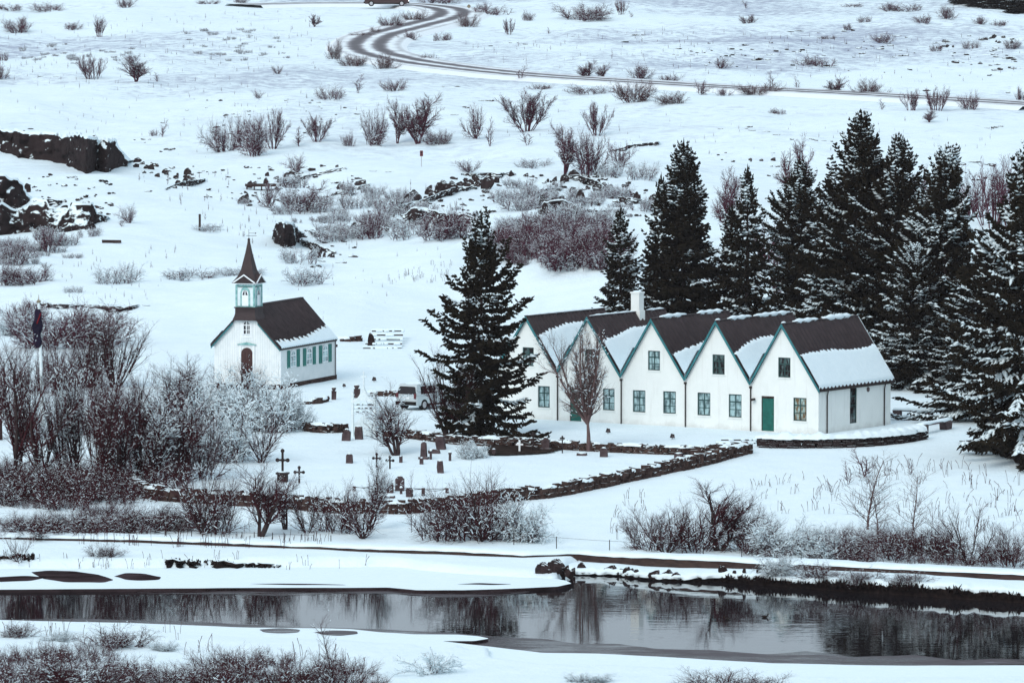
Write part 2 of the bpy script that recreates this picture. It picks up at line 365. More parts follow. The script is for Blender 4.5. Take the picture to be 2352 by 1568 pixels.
# ------------------------------------------------------------------ terrain
def build_terrain():
    ys = np.concatenate([np.linspace(-250, 262, 24), np.arange(270, 296, 1.), np.arange(296, 352, .5), np.arange(352, 470, .6), np.arange(470, 720, 1.2), np.arange(720, 1160, 2.), np.arange(1160, 4200, 60.)])
    nc = 250
    core = np.linspace(-1, 1, nc); ext = np.linspace(0, 1, 14)[1:] ** 2
    V = np.zeros((len(ys), nc + 26, 3))
    for i, y in enumerate(ys):
        w = max(28., .082 * y + 3.)
        far = 2600.
        xs = np.concatenate([-(w + ext[::-1] * (far - w)), core * w, w + ext * (far - w)])
        V[i, :, 0] = xs; V[i, :, 1] = y
        V[i, :, 2] = h(xs, np.full_like(xs, y))
    nr, ncol = V.shape[:2]
    idx = np.arange(nr * ncol).reshape(nr, ncol)
    Q = np.stack([idx[:-1, :-1], idx[:-1, 1:], idx[1:, 1:], idx[1:, :-1]], -1).reshape(-1, 4)
    kind(link('snowy_ground', npmesh('snowy_ground', V.reshape(-1, 3), Q, [M['ground']], None, True)), 'structure')
build_terrain()
# water
wm = MB(); wm.add([(-400, 272, WZ), (400, 272, WZ), (400, 362, WZ), (-400, 362, WZ)], [(0, 1, 2, 3)])
kind(link('river_water', wm.mesh('river_water', [M['water']])), 'structure')
rng = np.random.RandomState(11)
def wob(P, step, amp, seed=0, z=None):
    P = _dense(P, step)
    n = perlin(P[:, 0] / 1.3 + seed, P[:, 1] / 1.3) * amp + perlin(P[:, 0] / 5. + seed, P[:, 1] / 5. + 3) * amp * 1.5
    P[1:-1, 1] += n[1:-1]
    return P
def sheet(name, edge, back, ztop, zbot, mats, wobamp=.12, seed=0, lip=.05):     # flat sheet with a rounded real edge
    E0 = wob([zplane(u, v, WZ) for u, v in edge], .35, wobamp, seed)
    E0 = smooth_poly(E0, 1)
    B = [np.array(b) for b in back]
    outl = [(p[0], p[1]) for p in E0] + [(b[0], b[1]) for b in B]
    top = [(x, y, ztop) for x, y in outl]
    tr = tessellate_polygon([[Vector((x, y, 0)) for x, y in outl]])
    mb = MB(); mb.add(top, [tuple(t) for t in tr])
    n = len(E0)
    sk = [(x, y, ztop) for x, y in outl[:n]] + [(x, y, zbot) for x, y in outl[:n]]
    mb.add(sk, [(i, i + 1, n + i + 1, n + i) for i in range(n - 1)], 1 if len(mats) > 1 else 0)
    return kind(link(name, mb.mesh(name, [M[q] for q in mats])), 'structure')
sheet('snow_covered_ice_shelf', FARL, [(zplane(1212, 1310)[0] + 1.5, 352), (-60, 352)], WZ + .14, WZ - .1, ['snow', 'pool'], .10, 2)
sheet('near_snow_bank', NEAR, [(70, 262), (-70, 262)], WZ + .13, WZ - .1, ['snow', 'pool'], .10, 5)
# thin grey ice along the open water
def icepoly(name, pts, z, m, seed=0, amp=.12):
    P = wob([zplane(u, v, WZ) for u, v in pts + [pts[0]]], .5, amp, seed)[:-1]
    P = smooth_poly(np.vstack([P, P[:1]]), 2)[:-1]
    tr = tessellate_polygon([[Vector((p[0], p[1], 0)) for p in P]])
    mb = MB(); mb.add([(p[0], p[1], z) for p in P], [tuple(t) for t in tr]); return kind(link(name, mb.mesh(name, [M[m]])), 'structure')
icepoly('thin_river_ice', [(-150, 1432), (-150, 1424), (200, 1420), (420, 1426), (640, 1436), (760, 1442), (900, 1446), (1050, 1453), (1180, 1464), (1260, 1468), (1330, 1480), (1420, 1478), (1500, 1488), (1640, 1492), (1760, 1502), (1850, 1494), (1960, 1508), (2100, 1502), (2200, 1516), (2300, 1512), (2480, 1522), (2480, 1542), (1989, 1540), (1770, 1536), (1552, 1522), (1372, 1513), (1244, 1511), (1130, 1497), (1015, 1484), (1124, 1474), (1050, 1468), (880, 1462), (746, 1453), (583, 1451), (291, 1440)], WZ + .006, 'ice', 1, .3)
icepoly('thin_river_ice', [(300, 1355), (330, 1363), (546, 1364), (640, 1368), (800, 1362), (930, 1364), (1010, 1371), (1090, 1371), (1160, 1367), (1220, 1358), (1190, 1354), (1062, 1357), (957, 1356), (800, 1350), (546, 1350)], WZ + .006, 'ice', 4, .2)
for pts, m in (([(72, 1320), (110, 1316), (170, 1318), (225, 1326), (262, 1338), (238, 1344), (150, 1343), (100, 1336)], 'pool'), ([(-60, 1333), (0, 1331), (60, 1328), (110, 1332), (70, 1340), (-60, 1345)], 'pool'),
               ([(262, 1330), (290, 1322), (330, 1324), (370, 1332), (366, 1338), (320, 1340), (290, 1338)], 'pool'), ([(596, 1452), (640, 1449), (690, 1453), (684, 1459), (640, 1461), (606, 1458)], 'ice'),
               ([(722, 1458), (760, 1454), (820, 1456), (822, 1462), (780, 1467), (740, 1464)], 'ice'), ([(575, 1347), (640, 1345.5), (780, 1347.5), (800, 1349), (700, 1349)], 'pool'), ([(1050, 1348), (1100, 1345), (1180, 1347), (1130, 1349)], 'pool'),
               ([(1350, 1548), (1375, 1545), (1400, 1548), (1376, 1552)], 'pool')):
    icepoly('melt_pool', pts, WZ + .14 + .006 if pts[0][1] < 1400 or pts[0][1] > 1448 else WZ + .14, m, 9, .22)
# steep turf bank on the right of the river
def bank():
    E0 = smooth_poly(wob([zplane(u, v, WZ) for u, v in FARR], .3, .16, 8), 1)
    E0 = _dense(E0, .22)
    n = len(E0); hh = np.interp(E0[:, 0], [zplane(u, 1340, WZ)[0] for u in (1190, 1300, 1552, 1756, 2000, 2352)], [.08, .13, .18, .38, .47, .54])
    hh = hh * (1 + .35 * perlin(E0[:, 0] / 1.1, E0[:, 1])) + .09 * perlin(E0[:, 0] / .3, E0[:, 1] / .3 + 7)
    rows = []
    for off, fz, jit in ((.0, -.15, .0), (-.03, .3, .06), (-.10, .72, .09), (-.13, .93, .11)):
        r = E0.copy(); r[:, 1] += off + rng.uniform(-jit, jit, n); r[:, 2] = WZ + hh * fz; rows.append(r)
    face = np.array(rows)
    V = face.reshape(-1, 3); idx = np.arange(4 * n).reshape(4, n)
    Q = np.stack([idx[:-1, :-1], idx[:-1, 1:], idx[1:, 1:], idx[1:, :-1]], -1).reshape(-1, 4)
    kind(link('turf_bank', npmesh('turf_bank', V, Q, [M['turf']])), 'structure')
    S = []
    for i, p in enumerate(E0):
        if hh[i] < .30: continue
        gq = .55 + 1.5 * float(perlin(p[0] / .9, 3.3))
        for _ in range(int(9 * max(0., gq))):
            x = p[0] + rng.normal(0, .10); y = p[1] - .20 - .08 * rng.rand(); z0 = WZ + hh[i] * rng.uniform(.45, .85); dx = rng.normal(0, .07)
            S.append((x, y, z0, x + dx, y - .05, WZ + hh[i] + rng.uniform(-.08, .20) * max(.3, gq), .05, .012))
    V, Q = prisms(np.array(S)); kind(link('hanging_turf_grass', npmesh('hanging_turf_grass', V, Q, [M['turf']])), 'stuff')
    rows = []
    for off, dz, jit in ((-.19, -.07, .13), (-.22, .06, .10), (-.04, .15, .07), (.45, .17, .0), (1.3, .19, 0), (2.6, .16, 0), (4.5, .10, 0), (8., -.5, 0)):
        r = E0.copy(); r[:, 1] += off + rng.uniform(-jit, jit, n); r[:, 2] = WZ + hh + dz + .05 * perlin(r[:, 0] / .6, r[:, 1] / .7)
        if off > 1: r[:, 2] = WZ + np.convolve(np.pad(hh, 20, mode='edge'), np.ones(41) / 41, 'valid') + dz + .04 * perlin(r[:, 0] / 1.2, r[:, 1])
        rows.append(r)
    V = np.array(rows).reshape(-1, 3); k = len(rows); idx = np.arange(k * n).reshape(k, n)
    Q = np.stack([idx[:-1, :-1], idx[:-1, 1:], idx[1:, 1:], idx[1:, :-1]], -1).reshape(-1, 4)
    kind(link('snow_on_bank', npmesh('snow_on_bank', V, Q, [M['snow']], None, True)), 'structure')
bank()
# road
def road():
    P = smooth_poly(ROADC[::3], 1); n = len(P); T = np.gradient(P[:, :2], axis=0); T /= np.linalg.norm(T, axis=1)[:, None]
    Nn = np.stack([-T[:, 1], T[:, 0]], 1); W = 5.6
    us = np.linspace(-1, 1, 9); V = []
    for a in us:
        x = P[:, 0] + Nn[:, 0] * a * W; y = P[:, 1] + Nn[:, 1] * a * W
        V.append(np.stack([x, y, h0(P[:, 1]) * .5 + h0(y) * .5 + (.35 if abs(a) < .8 else (.25 if abs(a) < .95 else -.5))], 1))
    V = np.array(V); idx = np.arange(9 * n).reshape(9, n)
    Q = np.stack([idx[:-1, :-1], idx[:-1, 1:], idx[1:, 1:], idx[1:, :-1]], -1).reshape(-1, 4)
    me = npmesh('road', V.reshape(-1, 3), Q, [M['road']], None, True)
    uvl = me.uv_layers.new(name='UVMap'); vi = np.zeros(len(me.loops), np.int32); me.loops.foreach_get('vertex_index', vi)
    L = np.concatenate([[0], np.cumsum(np.linalg.norm(np.diff(P[:, :2], axis=0), axis=1))])
    uv = np.stack([(vi // n) / 8., L[vi % n] / 10.], 1).astype(np.float32); uvl.data.foreach_set('uv', uv.ravel())
    kind(link('road', me), 'structure')
road()
def drape(name, poly, m, step=.35, lift=.05, seed=0, amp=1.):
    P = np.array([G(u, v)[:2] for u, v in poly]); lo = P.min(0) - 1; hi = P.max(0) + 1
    nx = int((hi[0] - lo[0]) / step) + 2; ny = int((hi[1] - lo[1]) / step) + 2
    X, Y = np.meshgrid(lo[0] + np.arange(nx) * step, lo[1] + np.arange(ny) * step)
    cx = X + amp * perlin(X / 1.1 + seed, Y / 1.6) + .5 * amp * perlin(X / .4, Y / .5 + seed); cy = Y + amp * 1.5 * perlin(X / 1.3 + 9 + seed, Y / 1.7)
    ins = np.zeros(X.shape, bool)
    j = len(P) - 1
    for i in range(len(P)):
        c = ((P[i, 1] > cy) != (P[j, 1] > cy)) & (cx < (P[j, 0] - P[i, 0]) * (cy - P[i, 1]) / (P[j, 1] - P[i, 1] + 1e-12) + P[i, 0]); ins ^= c; j = i
    Z = h(X, Y) + lift
    idx = np.arange(nx * ny).reshape(ny, nx); k = ins[:-1, :-1]
    Q = np.stack([idx[:-1, :-1], idx[:-1, 1:], idx[1:, 1:], idx[1:, :-1]], -1)[k]
    return kind(link(name, npmesh(name, np.stack([X, Y, Z], -1).reshape(-1, 3), Q, [M[m]], None, True)), 'structure')
drape('bare_ground', [(2195, 1016), (2230, 1012), (2300, 1004), (2460, 995), (2460, 1110), (2352, 1078), (2300, 1050), (2262, 1034)], 'soil', .2, .08, 3, .35)
drape('bare_ground', [(1112, 1030), (1140, 1022), (1200, 1022), (1290, 1029), (1270, 1041), (1190, 1046), (1120, 1048)], 'soil', .2, .08, 6, .25)
# ------------------------------------------------------------------ buildings: frames on a facade plane
class Frame:
    def __init__(s, O, ang):                       # local x runs along the facade to the right, local y into the depth
        s.O = np.array(O); s.a = ang; s.X = np.array([math.cos(ang), math.sin(ang), 0]); s.Y = np.array([-math.sin(ang), math.cos(ang), 0])
    def front(s, u, v, y=0.):
        d = ray(u, v); o = s.O + s.Y * y; t = np.dot(s.Y, o - CAMP) / np.dot(s.Y, d); p = CAMP + d * t - s.O
        return float(np.dot(p, s.X)), float(p[2])
    def side(s, u, v, x=0.):
        d = ray(u, v); o = s.O + s.X * x; t = np.dot(s.X, o - CAMP) / np.dot(s.X, d); p = CAMP + d * t - s.O
        return float(np.dot(p, s.Y)), float(p[2])
def wall_with_holes(mb, outl, holes, axis, t, depth, m=0):   # facade polygon in a plane with recessed openings
    def P(p, q): return (p[0], q, p[1]) if axis == 'y' else (q, p[0], p[1])
    loops = [[Vector((p[0], p[1], 0)) for p in outl]] + [[Vector((p[0], p[1], 0)) for p in hh] for hh in holes]
    flat = [p for l in loops for p in l]
    mb.add([P((p.x, p.y), t) for p in flat], [tuple(q) for q in tessellate_polygon(loops)], m)
    for hh in holes:
        n = len(hh); mb.add([P(p, t) for p in hh] + [P(p, t + depth) for p in hh], [(i, (i + 1) % n, n + (i + 1) % n, n + i) for i in range(n)], m)
def rect(a, b): return [(min(a[0], b[0]), min(a[1], b[1])), (max(a[0], b[0]), min(a[1], b[1])), (max(a[0], b[0]), max(a[1], b[1])), (min(a[0], b[0]), max(a[1], b[1]))]
def window(parent, r, axis, t, rec, frame, pane, rows=3, cols=2, bar=.05, mull=.035, arch=False, thick=.05, pname='pane', proud=0.0, white=None, top=1 / 3., label=None):
    # r: rectangle (x0,z0),(x1,z1) on the facade, frame standing at depth t+rec
    (x0, z0), (x1, z1) = r[0], r[2]
    mb = MB(); ya, yb = t + rec, t + rec + thick
    sg = 1 if thick > 0 else -1
    def B(xa, za, xb, zb, a=ya, b=yb):
        if axis == 'y': mb.b2((xa, min(a, b), za), (xb, max(a, b), zb))
        else: mb.b2((min(a, b), xa, za), (max(a, b), xb, zb))
    zs = z1 if not arch else z1 - (x1 - x0) * .55
    B(x0, z0, x0 + bar, zs); B(x1 - bar, z0, x1, zs); B(x0 + bar, z0, x1 - bar, z0 + bar)
    if not arch: B(x0 + bar, z1 - bar, x1 - bar, z1)
    else:
        cx = (x0 + x1) / 2; ro = (x1 - x0) / 2; hgt = z1 - zs; K = 8
        for i in range(K):
            a0, a1 = math.pi * i / K, math.pi * (i + 1) / K
            q = []
            for a, k in ((a0, 1), (a1, 1), (a1, 1 - bar / ro), (a0, 1 - bar / ro)): q.append((cx + ro * k * math.cos(a), zs + hgt * (k if k == 1 else 1 - bar / hgt) * math.sin(a)))
            mb.prism(q, axis, min(ya, yb), max(ya, yb))
    e = .006 * sg
    for c in range(1, cols):
        xc = x0 + (x1 - x0) * c / cols; B(xc - mull * .8, z0 + bar, xc + mull * .8, z1 - bar, ya + e, yb - e)
    for k in range(1, rows):
        zc = z0 + (z1 - z0) * k / rows; mm = mull * (1.0 if k == rows - 1 else .55); B(x0 + bar, zc - mm, x1 - bar, zc + mm, ya + 2 * e, yb - 2 * e)
    w = part('window', mb, frame, parent)
    if label: w['label'] = label
    pb = MB(); yp = yb - thick * .35
    if not arch: poly = [(x0 + bar * .5, z0 + bar * .5), (x1 - bar * .5, z0 + bar * .5), (x1 - bar * .5, z1 - bar * .5), (x0 + bar * .5, z1 - bar * .5)]
    else: poly = [(x0 + bar * .5, z0 + bar * .5), (x1 - bar * .5, z0 + bar * .5)] + [((x0 + x1) / 2 + ((x1 - x0) / 2 - bar * .5) * math.cos(math.pi * i / 10), zs + (z1 - zs - bar * .5) * math.sin(math.pi * i / 10)) for i in range(11)]
    pb.add([(p[0], yp, p[1]) if axis == 'y' else (yp, p[0], p[1]) for p in poly], [tuple(range(len(poly)))])
    part('pane', pb, pane, w)
    return w
def roof_slope(name, parent, A, B, L0, L1, corr, amp, m, th=.05):    # A ridge point (x,z), B eave point, ridge running from y=L0 to L1
    nt = int((L1 - L0) / corr) * 6; d = np.array([B[0] - A[0], B[1] - A[1]]); nrm = np.array([-d[1], d[0]]); nrm /= np.linalg.norm(nrm)
    if nrm[1] < 0: nrm = -nrm
    V = []
    for s in (0., 1.):
        for i in range(nt + 1):
            y = L0 + (L1 - L0) * i / nt; o = amp * max(-.25, math.cos(2 * math.pi * y / corr)) ** 1
            q = np.array(A) + d * s + nrm * (th + o); V.append((q[0], y, q[1]))
    for s in (0., 1.):
        for i in range(nt + 1):
            q = np.array(A) + d * s; V.append((q[0], L0 + (L1 - L0) * i / nt, q[1]))
    k = nt + 1; F = []
    for i in range(nt):
        F += [(i, i + 1, k + i + 1, k + i), (2 * k + i, 3 * k + i, 3 * k + i + 1, 2 * k + i + 1), (k + i, k + i + 1, 3 * k + i + 1, 3 * k + i)]
    F += [(0, k, 3 * k, 2 * k), (nt, 2 * k + nt, 3 * k + nt, k + nt)]
    me = npmesh(name, V, [f for f in F], [M[m]])
    return link(name, me, parent)
def roof_snow(parent, A, B, L0, L1, ffun, th, off, seed, low=1.02, step=.12, taper=.12, scal=0.):
    d = np.array([B[0] - A[0], B[1] - A[1]]); ln = np.linalg.norm(d); nrm = np.array([-d[1], d[0]]) / ln
    if nrm[1] < 0: nrm = -nrm
    nt = int((L1 - L0) / step); ns = 16; ys = np.linspace(L0, L1, nt + 1); V = np.zeros((nt + 1, ns + 1, 3))
    for i, y in enumerate(ys):
        t = (y - L0) / (L1 - L0); f0 = ffun(t) + .02 * float(perlin(y * 3 + seed, seed)) + .02 * float(perlin(y * 1.1 + seed, seed + 5.))
        if scal: f0 += scal * ((y / .42 + seed) % 1.0 - .5)
        for j in range(ns + 1):
            s = f0 + (low - f0) * (j / ns)
            dd = min((s - f0) * ln / taper, (low - s) * ln / .06, 1.); dd = max(dd, 0.)
            q = np.array(A) + d * s + nrm * (off + th * math.sqrt(dd) * (1 + .35 * float(perlin(y * .9 + seed, s * 5.))) - (.03 if j in (0, ns) else 0))
            V[i, j] = (q[0], y, q[1])
    idx = np.arange((nt + 1) * (ns + 1)).reshape(nt + 1, ns + 1)
    Q = np.stack([idx[:-1, :-1], idx[:-1, 1:], idx[1:, 1:], idx[1:, :-1]], -1).reshape(-1, 4)
    return link('roof_snow', npmesh('roof_snow', V.reshape(-1, 3), Q, [M['snow']], None, True), parent)
def ridge_snow(parent, p, ya, yb, seed, w=.13, hh=.10):
    mb = MB(); n = int((yb - ya) / .2) + 2; pts = []; rs = []
    for i in range(n):
        y = ya + (yb - ya) * i / (n - 1); e = min(1., .35 + 4 * min(i, n - 1 - i) / n)
        pts.append((p[0] + .02 * math.sin(y * 5 + seed), y, p[1] + hh * .35)); rs.append(w * e * (1 + .2 * math.sin(y * 7 + seed)))
    mb.tube(pts, rs, 8); return part('ridge_snow', mb, 'snow', parent, True)
# ------------------------------------------------------------------ the farmhouse of five gables
z6 = crop(1700, 700, 3.6185); z5 = crop(1240, 680, 3.9196)
C = zplane(*z6(1079, 1301), 0.); Lp = zplane(*z5(300, 1350), 0.)
ang = math.atan2(C[1] - Lp[1], C[0] - Lp[0])
HF = Frame(C, ang)
def house():
    fr = HF.front
    H = thing('farmhouse', 'long white farmhouse of five steep gables with black roofs and teal verges beside the spruces', 'house', C, ang)
    pk = [fr(*z5(185, 366)), fr(*z5(770, 372)), fr(*z5(1382, 390)), fr(*z6(182, 306)), fr(*z6(765, 332))]
    vl = [None, fr(*z5(480, 893)), fr(*z5(1090, 925)), fr(*z5(1704, 955)), fr(*z6(485, 846)), fr(*z6(1086, 893))]
    vl[0] = (pk[0][0] - (vl[1][0] - pk[0][0]) * 1.0, vl[1][1])
    dep = HF.side(*z6(1715, 1212))[0]
    xl, xr = vl[0][0] + .05, 0.
    # openings
    win = []; doors = []
    def W(z, a, b, c, d, pane, **k): win.append((rect(fr(*z(a, b)), fr(*z(c, d))), pane, k))
    W(z6, 723, 622, 831, 803, 'panedark'); W(z6, 857, 977, 973, 1187, 'panewarm', label='window with a brownish lower curtain')
    W(z6, 142, 596, 250, 776, 'panedark'); W(z6, 10, 932, 123, 1138, 'pane'); W(z6, 286, 946, 399, 1155, 'pane')
    W(z5, 1340, 688, 1455, 880, 'pane'); W(z5, 1195, 1065, 1315, 1280, 'pane'); W(z5, 1485, 1075, 1607, 1293, 'pane')
    W(z5, 735, 672, 838, 860, 'panedark'); W(z5, 908, 1050, 1020, 1262, 'pane')
    W(z5, 140, 655, 247, 838, 'panedark'); W(z5, 287, 1025, 400, 1235, 'pane')
    doors = [rect(fr(*z6(575, 962)), fr(*z6(686, 1280))), rect(fr(*z5(592, 1035)), fr(*z5(702, 1368)))]
    for d in doors: d[0] = (d[0][0], .03); d[1] = (d[1][0], .03)
    wl = MB(); out = [(xl, -.5), (xr, -.5), (xr, vl[5][1] - .02)]
    for i in range(4, -1, -1): out += [(pk[i][0], pk[i][1] - .06), (max(vl[i][0], xl), vl[i][1] - .06)]
    wall_with_holes(wl, out, [w[0] for w in win] + doors, 'y', 0., .14)
    sw = rect(HF.side(*z6(1358, 888)), HF.side(*z6(1419, 1200)))
    zr = vl[5][1] - .02
    wall_with_holes(wl, [(0, -.5), (dep, -.5), (dep, zr), (0, zr)], [sw], 'x', 0., -.12)
    wl.add([(p[0], dep, p[1]) for p in out], [tuple(t) for t in tessellate_polygon([[Vector((p[0], p[1], 0)) for p in out]])])
    wl.add([(xl, 0, -.5), (xl, dep, -.5), (xl, dep, vl[0][1] - .06), (xl, 0, vl[0][1] - .06)], [(0, 1, 2, 3)])
    w_ = part('wall', wl, 'plaster', H)
    # slim ledge under the eave of the end wall
    for (r, pane, k) in win:
        window(H, r, 'y', 0., .05, 'frame', pane, 3, 2, .055, .032, **k)
        sb = MB(); sb.b2((r[0][0] - .05, -.05, r[0][1] - .07), (r[1][0] + .05, .03, r[0][1] - .003)); part('window_sill', sb, 'plaster', H)
    window(H, sw, 'x', 0., -.04, 'frame', 'panedark', 4, 1, .05, .03, thick=-.05, label='tall narrow window in the end wall')
    for d in doors:
        db = MB(); (x0, z0), (x1, z1) = d[0], d[2]; hl = z0 + (z1 - z0) * .94
        db.b2((x0 + .04, .06, z0), (x1 - .04, .10, hl - .02))
        for k in range(1, 5): db.b2((x0 + .04 + (x1 - x0 - .08) * k / 5 - .006, .054, z0 + .05), (x0 + .04 + (x1 - x0 - .08) * k / 5 + .006, .0585, hl - .05))
        dr = part('door', db, 'green', H)
        fb = MB(); fb.b2((x0, .05, z0), (x0 + .038, .11, z1)); fb.b2((x1 - .038, .05, z0), (x1, .11, z1)); fb.b2((x0 + .04, .045, hl), (x1 - .04, .11, z1)); part('door_frame', fb, 'wood', dr)
        kb = MB(); kb.ball((x1 - .12, .03, z0 + .95), .03); part('handle', kb, 'pipe', dr)
    ov = .16
    for i in range(5):
        Lx = vl[i] if i else (vl[0][0] - .12, vl[0][1] - .2); Rx = vl[i + 1] if i < 4 else (vl[5][0] + .12, vl[5][1] - .0)
        if i == 4: Rx = (pk[4][0] + (vl[5][0] - pk[4][0]) * 1.04, pk[4][1] + (vl[5][1] - pk[4][1]) * 1.04)
        roof_slope('roof_slope', H, pk[i], Rx, -ov, dep + .18, .40, .05, 'roof')
        roof_slope('roof_slope', H, pk[i], Lx, -ov, dep + .18, .40, .05, 'roof')
        # bargeboards
        bb = MB(); bw = .165; bo = []
        lx, rx = Lx, (vl[i + 1] if i < 4 else (pk[4][0] + (vl[5][0] - pk[4][0]) * 1.05, pk[4][1] + (vl[5][1] - pk[4][1]) * 1.05))
        t = .055
        for sgn, E in ((-1, lx), (1, rx)):
            if sgn < 0 and i > 0: E = (E[0] + .012, E[1])
            if sgn > 0 and i < 4: E = (E[0] - .012, E[1])
            bb.prism([(pk[i][0], pk[i][1] + t), (E[0], E[1] + t), (E[0], E[1] + t - bw * 1.9), (pk[i][0], pk[i][1] + t - bw * 1.9)], 'y', -ov - .05, -ov + .0) if False else \
                bb.prism([(pk[i][0], pk[i][1] + t), (E[0], E[1] + t - (.0)), (E[0] - sgn * 0, E[1] - .135), (pk[i][0], pk[i][1] - .15)], 'y', -ov - .05, -ov - .004)
        part('bargeboard', bb, 'teal', H)
        # snow lying on the slopes
        ff = [lambda t: .34 - .17 * math.sin(min(t / .6, 1) * 1.57), lambda t: .42 - .19 * min(t / .5, 1), lambda t: .60 - .17 * min(t / .5, 1), lambda t: .53 - .22 * math.sin(min(t / .5, 1) * 1.57), lambda t: .47 - .05 * t - .03 * math.sin(t * 6)][i]
        if i in (0, 1, 2, 3): roof_snow(H, pk[i], Rx, -ov, dep + .1, ff, .09, .07, i * 3.7, .985, scal=.03)
        else: roof_snow(H, pk[i], Rx, -ov, dep + .15, ff, .07, .07, 17.2, .985, scal=.02)
        if i < 5: roof_snow(H, pk[i], Lx, -ov, dep + .1, lambda t: .5 - .1 * t, .08, .07, i * 5.1 + 40, .985)
        if i in (0, 1): ridge_snow(H, (pk[i][0], pk[i][1] + .06), .1, dep * (.62 if i == 1 else .97), i, .07, .06)
        if i == 1: ridge_snow(H, (pk[i][0], pk[i][1] + .06), dep * .78, dep + .1, 5, .08, .08)
        if i == 2: ridge_snow(H, (pk[i][0], pk[i][1] + .06), dep * .10, dep * .45, 2); ridge_snow(H, (pk[i][0], pk[i][1] + .06), dep * .6, dep * .95, 3)
        if i == 3: ridge_snow(H, (pk[i][0], pk[i][1] + .06), dep * .14, dep * .46, 2); ridge_snow(H, (pk[i][0], pk[i][1] + .06), dep * .50, dep * 1.0, 3); ridge_snow(H, (pk[i][0], pk[i][1] + .05), -.15, .3, 6, .08)
        if i == 4: ridge_snow(H, (pk[i][0], pk[i][1] + .06), dep * .13, dep * .47, 2); ridge_snow(H, (pk[i][0], pk[i][1] + .06), dep * .55, dep * .93, 3, .16, .14); ridge_snow(H, (pk[i][0], pk[i][1] + .05), -.15, .25, 6, .08)
        rc = MB(); rc.b2((pk[i][0] - .10, -ov, pk[i][1] + .03), (pk[i][0] + .10, dep + .18, pk[i][1] + .085)); part('ridge_cap', rc, 'roof', H)
    # rear verge strip of the last gable
    vb = MB(); E = (pk[4][0] + (vl[5][0] - pk[4][0]) * .5, pk[4][1] + (vl[5][1] - pk[4][1]) * .5)
    vb.prism([(pk[4][0], pk[4][1] + .12), (E[0], E[1] + .12), (E[0], E[1] + .02), (pk[4][0], pk[4][1] + .02)], 'y', dep + .19, dep + .25); part('rear_verge', vb, 'palepaint', H)
    # chimney
    cx = pk[1][0]; cy = dep * .655; zt = HF.front(*z5(1235, 125), cy)[1]; zb = pk[1][1] - .75
    cb = MB(); cb.b2((cx - .30, cy - .27, zb), (cx + .34, cy + .29, pk[1][1] + .14)); cb.b2((cx - .27, cy - .25, pk[1][1] + .14), (cx + .28, cy + .25, zt - .10))
    ch = part('chimney', cb, 'plaster', H)
    c2 = MB(); c2.b2((cx - .31, cy - .29, zt - .098), (cx + .32, cy + .29, zt - .0)); part('chimney_cap', c2, 'plaster', ch)
    c3 = MB(); c3.ball((cx, cy, zt), (.27, .24, .07)); part('chimney_snow', c3, 'snow', ch, True)
    # gutters and downpipes
    for i in range(1, 5):
        pb = MB(); x = vl[i][0]; pb.tube([(x, -.07, -.1), (x, -.07, vl[i][1] - .28)], .038, 8); pb.box((x, -.08, vl[i][1] - .25), (.13, .10, .12)); part('downpipe', pb, 'pipe', H)
    ez = vl[5][1] - .17; ex = .13
    gb = MB(); gb.tube([(ex, -.12, ez), (ex, dep + .15, ez)], .06, 8); part('gutter', gb, 'pipe', H)
    for yy in (HF.side(*z6(1150, 1000))[0], HF.side(*z6(1655, 1000))[0]):
        pb = MB(); pb.tube([(.055, yy, -.1), (.055, yy, ez - .32), (.10, yy, ez - .12), (ex, yy, ez)], .036, 8); part('downpipe', pb, 'pipe', H)
    yv, zv = HF.side(*z6(1516, 905)); vb = MB(); vb.tube([(-.02, yv, zv), (.035, yv, zv)], .14, 16); part('round_vent', vb, 'concrete', H)
    x, z = fr(*z6(515, 992)); lb = MB(); lb.b2((x - .03, -.16, z - .03), (x + .05, 0, z + .03)); lb.prism([(x - .12, z - .10), (x + .12, z - .04), (x + .10, z + .08), (x - .06, z + .05)], 'y', -.26, -.12); part('wall_lamp', lb, 'pipe', H)
    # small hatch showing dark through the snow of the slopes
    return H
house()
